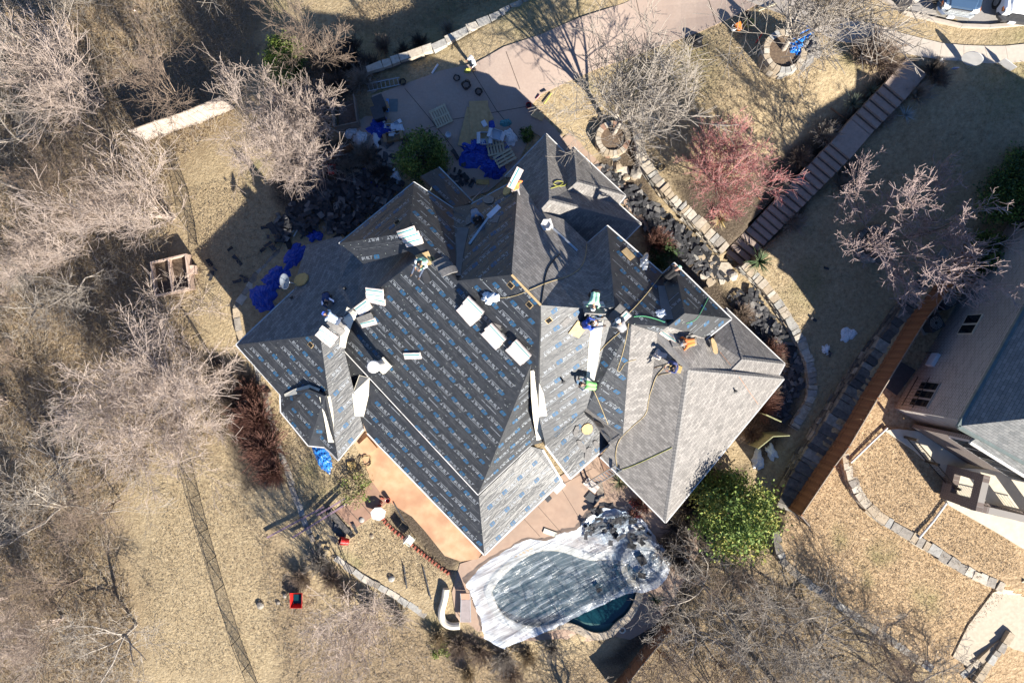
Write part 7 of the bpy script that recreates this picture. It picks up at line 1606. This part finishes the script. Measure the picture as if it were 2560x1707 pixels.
# ladders
def ladder(a, c_, w, n_, m_, label):
    a, c_ = Vector(a), Vector(c_); t = (c_ - a).normalized(); s_ = t.cross(ZU).normalized(); r_ = empty('ladder', a, label, 'ladder')
    for sg in (1, -1): MB().box((a + c_) / 2 + s_ * sg * w / 2, (c_ - a).length, .04, .09, frame=(t, s_, s_.cross(t))).build('rail', m_, r_)
    for i in range(n_): q = a.lerp(c_, (i + .5) / n_); MB().tube([q - s_ * w / 2, q + s_ * w / 2], .022, 6).build('rung', m_, r_)
ladder(G(918, 222, .12), G(1001, 205, .12), .42, 8, M_metal, 'aluminium ladder lying on the verge planks'); ladder(G(1470, 1212, .15), RF(1542, 1172, .1)[0] + Vector((.1, .2, .3)), .42, 12, M_metal, 'aluminium ladder leaning on the lower eave by the pool')
for (x_, y_, L, r_, lab) in [(945, 205, 1.3, .2, 'long'), (935, 215, .8, .9, 'short'), (930, 232, .7, .4, 'broken'), (925, 212, .9, 1.5, 'upright')]:
    q = G(x_, y_, .06); tag(MB().box(q, L, .14, .05, r_).build('plank', M_oldwood[0]), lab + ' grey plank under the verge ladder', 'plank')
q0, q1 = G(1080, 185, .05), G(1095, 162, .05); tag(MB().tube([q0, q1], .06, 6).build('pipe_length', M_white2), 'short white pipe on the driveway verge', 'pipe')
# trash bins, compost enclosure, mower
def bin_(px, py, rz, label):
    p = G(px, py); r_ = empty('trash_bin', p, label, 'trash bin'); t = Vector((math.cos(rz), math.sin(rz), 0)); s_ = Vector((-t.y, t.x, 0)); fr = (t, s_, ZU)
    mb = MB().box(p + ZU * .5, .52, .6, .95, frame=fr, taper=1.18); mb.build('body', M_black, r_); MB().box(p + ZU * 1.0, .66, .76, .07, frame=fr).build('lid', M_dkgrey, r_)
    for sg in (1, -1): MB().lathe(p + t * sg * .26 - s_ * .28 + ZU * .12, [(.12, -.03), (.12, .03)], 12, axis=t).build('wheel', M_tyre, r_)
    MB().tube([p - s_ * .42 + t * .25 + ZU * .98, p - s_ * .42 - t * .25 + ZU * .98], .02, 5).build('handle', M_black, r_)
bin_(955, 270, .4, 'black trash bin closest to the driveway verge'); bin_(952, 295, .3, 'black trash bin between the compost fence and the tarp'); 
ce = empty('compost_bin', G(868, 270), 'plank walled compost enclosure beside the trash bins', 'compost bin')
for (a, c_) in (((835, 262), (845, 330)), ((892, 250), (902, 320)), ((845, 330), (902, 318)), ((835, 262), (850, 258))):
    p0, p1 = G(*a), G(*c_); t = (p1 - p0); L = t.length; t.normalize(); s_ = Vector((-t.y, t.x, 0))
    for k in range(5): MB().box((p0 + p1) / 2 + ZU * (.12 + k * .19), L, .04, .17, frame=(t, s_, ZU)).build('plank', RND.choice(M_oldwood), ce)
MB().slab([G(852, 262, .35), G(888, 255, .35), G(897, 315, .35), G(850, 325, .35)], .3).build('compost', mat('compost', (.14, .11, .09), (.08, .06, .05), 6, .95, .6, 12), ce)
def mower(px, py, m_, label):
    p = G(px, py); r_ = empty('lawn_mower', p, label, 'lawn mower'); MB().box(p + ZU * .22, .5, .6, .16, taper=.85).build('deck', m_, r_); MB().lathe(p + ZU * .3, [(.17, 0), (.17, .14), (.1, .18)], 12).build('engine', M_black, r_)
    for sx in (-.27, .27):
        for sy in (-.26, .26): MB().lathe(p + Vector((sx, sy, .11)), [(.11, -.03), (.11, .03)], 12, axis=(1, 0, 0)).build('wheel', M_tyre, r_)
    MB().tube([p + Vector((-.2, -.3, .25)), p + Vector((-.2, -.85, .85)), p + Vector((.2, -.85, .85)), p + Vector((.2, -.3, .25))], .014, 5).build('handle', M_black, r_)
mower(832, 425, M_red, 'red lawn mower in the shade below the court fence'); mower(797, 440, M_black, 'black lawn mower in the shade beside the red one'); mower(1742, 108, M_black, 'black lawn mower parked on the sunny front lawn'); mower(702, 594, M_dkgrey, 'dark mower with red trim at the stone edging')
# raised planter in the back yard
p = G(440, 690); rp = empty('raised_planter', p, 'pinkish timber raised planter with two beds at the edge of the woods', 'planter'); M_ptim = mat('pink_timber', (.52, .40, .32), (.42, .31, .25), 4, .85, .2, 12)
cs = [G(*q) for q in ((393, 660), (478, 640), (488, 722), (404, 742))]; mid0, mid1 = (cs[0] + cs[1]) / 2, (cs[2] + cs[3]) / 2
for a, c_ in ((cs[0], cs[1]), (cs[1], cs[2]), (cs[2], cs[3]), (cs[3], cs[0]), (mid0, mid1)):
    t = (c_ - a); L = t.length; t.normalize(); s_ = Vector((-t.y, t.x, 0))
    for k in range(3): MB().box((a + c_) / 2 + ZU * (.12 + k * .25), L + .1, .09 - .01 * (k % 2), .235, frame=(t, s_, ZU)).build('timber', M_ptim, rp)
MB().slab([c_ + ZU * .35 for c_ in cs], .3).build('soil', mat('bed_soil', (.13, .09, .06), (.07, .05, .035), 7, .95, .6, 12), rp)
tag(MB().box(G(487, 676, .25), .35, .5, .45, .1).build('timber_step', M_ptim), 'small pink timber box beside the raised planter', 'box')
# pale plank screen (shed wall) at the edge of the woods
board_fence('plank_screen', 'tall pale plank screen wall at the edge of the woods', [(368, 352), (430, 330), (500, 308), (585, 272)], 2.0, [mat('pale_plank', (.44, .38, .335), (.35, .30, .26), 5, .8, .2, 16), mat('pale_plank2', (.40, .345, .305), (.32, .275, .24), 5, .8, .2, 16)], .2)
# garden below the patio: brick edging, chairs, table, rocks, steps
M_rbrick = [mat('red_brick_%d' % i, c1, tuple(x * .7 for x in c1), 8, .9, .2, 20) for i, c1 in enumerate(((.36, .10, .065), (.42, .13, .08), (.30, .09, .06)))]
be = empty('brick_edging', G(1050, 1370), 'row of red bricks edging the torn garden bed', 'edging')
bl = resample([G(*q) for q in [(958, 1240), (948, 1268), (960, 1300), (985, 1325), (1010, 1345), (1050, 1378), (1085, 1405), (1125, 1435)]], .23)
for a, c_ in zip(bl[:-1], bl[1:]): t = (c_ - a).normalized(); s_ = Vector((-t.y, t.x, 0)); MB().box((a + c_) / 2 + ZU * .07, .1, .22, .14, frame=(rot_uv(t, s_, U(-12, 12))[0], rot_uv(t, s_, U(-12, 12))[1], ZU)).build('brick', RND.choice(M_rbrick), be)
def chair(px, py, rz, m_, label):
    p = G(px, py); r_ = empty('garden_chair', p, label, 'chair'); t = Vector((math.cos(rz), math.sin(rz), 0)); s_ = Vector((-t.y, t.x, 0)); fr = (t, s_, ZU)
    MB().box(p + ZU * .42, .46, .46, .04, frame=fr).build('seat', m_, r_); MB().box(p + s_ * .24 + ZU * .68, .46, .04, .5, frame=(t, (s_ + ZU * .2).normalized(), (ZU - s_ * .2).normalized())).build('backrest', m_, r_)
    for a in (-.2, .2):
        for c_ in (-.2, .2): MB().tube([p + t * a + s_ * c_, p + t * a + s_ * c_ + ZU * .42], .02, 5).build('leg', m_, r_)
        MB().tube([p + t * a * 1.15 - s_ * .2 + ZU * .42, p + t * a * 1.15 - s_ * .2 + ZU * .63, p + t * a * 1.15 + s_ * .24 + ZU * .65], .02, 5).build('armrest', m_, r_)
chair(1027, 1345, .9, mat('white_resin', (.66, .70, .62), (.58, .62, .54), 3, .5), 'pale green white garden chair on the brick edging')
p = G(950, 1278); tb = empty('garden_table', p, 'white garden table top resting on a red stool', 'table'); MB().slab([p + Vector((math.cos(k * .9 + .3) * U(.38, .5), math.sin(k * .9 + .3) * U(.38, .5), .5)) for k in range(7)], .05).build('table_top', M_white, tb); MB().lathe(p, [(.2, 0), (.16, .3), (.18, .46)], 12).build('stool', M_red, tb)
bucket(972, 1248, .14, .3, M_red, 'small red pot beside the white table')
M_rock = M_stone[2]
for i, (x_, y_, r_) in enumerate([(758, 1436, .22), (652, 1512, .24), (712, 1488, .15), (695, 1505, .13), (980, 1445, .2), (843, 1440, .2), (905, 1300, .16), (930, 1340, .14), (1150, 1460, .18), (1545, 420, .3), (1590, 435, .35), (1565, 445, .22), (1830, 690, .3), (1260, 1650, .3), (1215, 1640, .22), (620, 1000, .2), (1550, 1545, .0)][:16]):
    p = G(x_, y_); me_ = bpy.data.meshes.new('rock'); bm = bmesh.new(); bmesh.ops.create_icosphere(bm, subdivisions=2, radius=r_)
    for v in bm.verts: v.co *= 1 + .35 * noise.noise(v.co * 4 + Vector((i, 0, 0))); v.co.z *= .65
    bm.to_mesh(me_); bm.free(); me_.materials.append(RND.choice(M_stone)); o = bpy.data.objects.new('rock', me_); COL.objects.link(o); o.location = p + ZU * r_ * .3; tag(o, 'pale loose rock lying on the ground', 'rock', 'loose rocks')
# garden steps of dark stone and purple rails
gs = empty('garden_steps', G(820, 1330), 'dark shadowed stone steps in the garden', 'stairs')
for i in range(7):
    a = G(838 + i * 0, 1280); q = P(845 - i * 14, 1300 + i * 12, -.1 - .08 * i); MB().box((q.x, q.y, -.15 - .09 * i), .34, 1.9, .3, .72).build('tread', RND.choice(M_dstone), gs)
M_purp = mat('purple_timber', (.30, .20, .24), (.22, .15, .18), 4, .8, .2, 12)
for (a, c_, lab) in (((672, 1340), (815, 1262), 'long purple grey timber leaning across the low wall'), ((735, 1340), (870, 1255), 'second purple grey timber across the garden steps'), ((795, 1285), (870, 1240), 'short pale timber by the path')): tag(MB().tube([G(*a, .25), G(*c_, .45)], .07, 4).build('timber', M_purp), lab, 'timber')
tag(MB().box((G(632, 983) + G(682, 985)) / 2 + ZU * .25, 1.15, .26, .2, -.05).build('timber', M_oldwood[0]), 'grey timber beam sticking out at the back corner', 'timber')
# curved cream pipe wall, lounger, olive gate panels, pool things
pts = [G(*q, .2) for q in [(1116, 1468), (1112, 1495), (1103, 1525), (1106, 1548), (1125, 1562), (1150, 1560)]]; tag(MB().tube(smooth_line(pts, 2), .21, 12).build('drain_pipe', M_strip), 'thick curved cream pipe beside the pool deck', 'pipe')
p = G(1165, 1510, .06); lg = empty('lounge_chair', p, 'grey folding lounge chair on the pool deck edge', 'chair'); 
for (a, c_) in ((-.3, 1), (.3, 1)): MB().tube([p + Vector((a, -.9, .3)), p + Vector((a * .9, .4, .3)), p + Vector((a * .9, .95, .75))], .02, 5).build('frame', M_metal, lg)
MB().slab([p + Vector(q) for q in ((-.27, -.9, .31), (.27, -.9, .31), (.27, .4, .31), (-.27, .4, .31))], .03).build('seat', mat('mauve_fabric', (.32, .27, .26), (.26, .22, .21), 5, .8), lg); MB().slab([p + Vector(q) for q in ((-.26, .42, .32), (.26, .42, .32), (.26, .93, .75), (-.26, .93, .75))], .03).build('backrest', M_path, lg)
for sx in (-.28, .28):
    for sy in (-.8, .35): MB().tube([p + Vector((sx, sy, 0)), p + Vector((sx, sy, .3))], .015, 4).build('leg', M_metal, lg)
M_olive = mat('olive_paint', (.30, .30, .16), (.23, .23, .12), 4, .7)
for (q, lab) in ((((1888, 1028), (1925, 1045)), 'olive panelled gate leaf standing open below the right eave'), (((1868, 1110), (1905, 1080)), 'olive gate leaf half open beside the corner shrubs'), (((1905, 1080), (1945, 1078)), 'olive gate leaf swung out over the lawn')):
    a, c_ = G(*q[0]), G(*q[1]); t = (c_ - a); L = t.length; t.normalize(); s_ = Vector((-t.y, t.x, 0)); r_ = empty('gate_leaf', a, lab, 'gate')
    k = max(4, int(L / .16))
    for i in range(k): MB().box(a + t * (L * (i + .5) / k) + ZU * .9, L / k * .94, .03, 1.7, frame=(t, s_, ZU)).build('board', M_olive, r_)
    for z_ in (.3, 1.65): MB().box(a + t * L / 2 - s_ * .03 + ZU * z_, L, .03, .12, frame=(t, s_, ZU)).build('rail', M_olive, r_)
flat(1397, 1216, .75, .4, 45, M_white, 'white board on the deck under the lower eave', 'board', 'board', .1, .2, roof=False)
for (x_, y_, w_, h_, r_, m_, lab) in [(1370, 1245, .35, .3, 45, M_dkgrey, 'small dark mat on the deck'), (1480, 1245, .75, .5, -40, M_dkgrey, 'dark folded mat by the debris pile'), (1478, 1212, .9, .5, -40, M_wrap, 'pale carton by the pool ladder'), (1500, 1225, .4, .9, 10, M_oldwood[0], 'grey board by the pool ladder'), (1515, 1160, .5, 1.1, 20, M_path, 'brown crate under the eave by the ladder'), (1600, 1392, .42, .6, 30, M_black, 'black board lying on the spa plastic'), (1600, 1430, .45, .3, -10, M_black, 'small dark board on the spa plastic'), (1497, 1472, .3, .2, 30, M_black, 'black lump weighting the pool plastic'), (880, 1163, .5, .45, 5, M_foam, 'gold cushion on the dark strip by the bay'), (1375, 1330, .8, .28, -20, M_strip, 'tan bench slab at the edge of the plastic'), (1550, 1150, .6, .8, 40, M_wrap, 'pale packing board by the ladder'), (1560, 1420, .0, .0, 0, M_black, '')][:11]:
    flat(x_, y_, w_, h_, r_, m_, lab, 'board', 'board', .06, .3 if 1590 < x_ < 1605 else .12, roof=False)
for (x_, y_) in ((1600, 1392), (1600, 1430)): pass
for o in list(bpy.data.objects):
    if o.get('label') in ('black board lying on the spa plastic', 'small dark board on the spa plastic'): o.location.z += .3
    if o.get('label') == 'black lump weighting the pool plastic': o.location.z += .06
def ring_thing(px, py, label):
    p = G(px, py, .05); o = MB().ring(p, .12, .2, p.z, p.z + .12, 16).build('skimmer_lid', M_strip); tag(o, label, 'lid')
ring_thing(1555, 1572, 'round skimmer lid ring on the deck by the pool')
# cable coils and tools on the drive and lawn
def coil(px, py, r_, label, m_=M_black, n_=3):
    p = G(px, py, .07); rr = random.Random(px); pts = [p + Vector((math.cos(a * .5) * r_ * rr.uniform(.6, 1), math.sin(a * .5) * r_ * rr.uniform(.6, 1), .01 * a * .3)) for a in range(n_ * 13)]; tag(MB().tube(pts, .018, 5).build('cable_coil', m_), label, 'cable')
coil(1142, 197, .22, 'thin black cable coil near the driveway edge'); coil(1166, 215, .3, 'big black cable heap on the driveway', n_=6); coil(1197, 232, .24, 'black cable coil closest to the plywood', n_=5); coil(915, 1152, .4, 'brown hose coil on the patio', M_rope, 3); coil(1385, 380, .0 + .2, 'small dark cable coil by the garage', n_=3); coil(1008, 208, .22, 'black wire bundle at the end of the verge ladder', n_=5); coil(1870, 60, .3, 'yellow hose coil on the sunny lawn', M_hosey, 4); coil(1860, 45, .3, 'black hose coil on the sunny lawn', M_black, 5); coil(1650, 420, .25, 'black pipe boot on the lawn by the limestone wall', M_black, 5)
for (q, m_, lab) in (([(1378, 235), (1360, 262)], M_hosey, 'yellow long level on the lawn edge'), ([(1340, 250), (1350, 240)], M_red, 'red drill on the driveway edge'), ([(1352, 232), (1365, 228)], M_black, 'black tool bag strap on the driveway edge'), ([(1888, 110), (1905, 85)], M_red, 'red handled loppers by the ring planter'), ([(1888, 132), (1912, 112)], M_pine, 'pale handled shovel by the ring planter'), ([(1895, 30), (1938, 12)], M_pine, 'long pale pole on the lawn by the driveway'), ([(1010, 1410), (1018, 1468)], M_dkgrey, 'long handled hoe stuck in the garden bed'), ([(1058, 1415), (1078, 1495)], M_dkgrey, 'long dark pole on the garden bed'), ([(985, 1255), (1010, 1300)], M_dkgrey, 'thin dark pole by the white table'), ([(720, 568), (768, 538)], M_white, 'long white pipe over the dark shingle pile'), ([(722, 590), (752, 562)], M_white, 'white tripod leg over the dark pile'), ([(735, 592), (752, 565)], M_white, 'short white tripod leg over the dark pile'), ([(2075, 272), (2118, 305)], M_cedar[1], 'orange timber edging in the bed by the stairs'), ([(1895, 495), (1915, 515)], M_cedar[1], 'short orange timber edging below the red tree')):
    tag(MB().tube([G(*q[0], .1), G(*q[1], .14)], .04, 6).build('long_tool', m_), lab, 'tool')
for (x_, y_, r_, w_) in [(1627, 420, -25, 1.1), (1540, 395, 30, .5)]: flat(x_, y_, w_, .35, r_, M_gflash, 'grey plastic panel on the front lawn' if w_ > 1 else 'grey shingle piece in the gravel', 'board', 'plastic_board', .03, .06, roof=False)
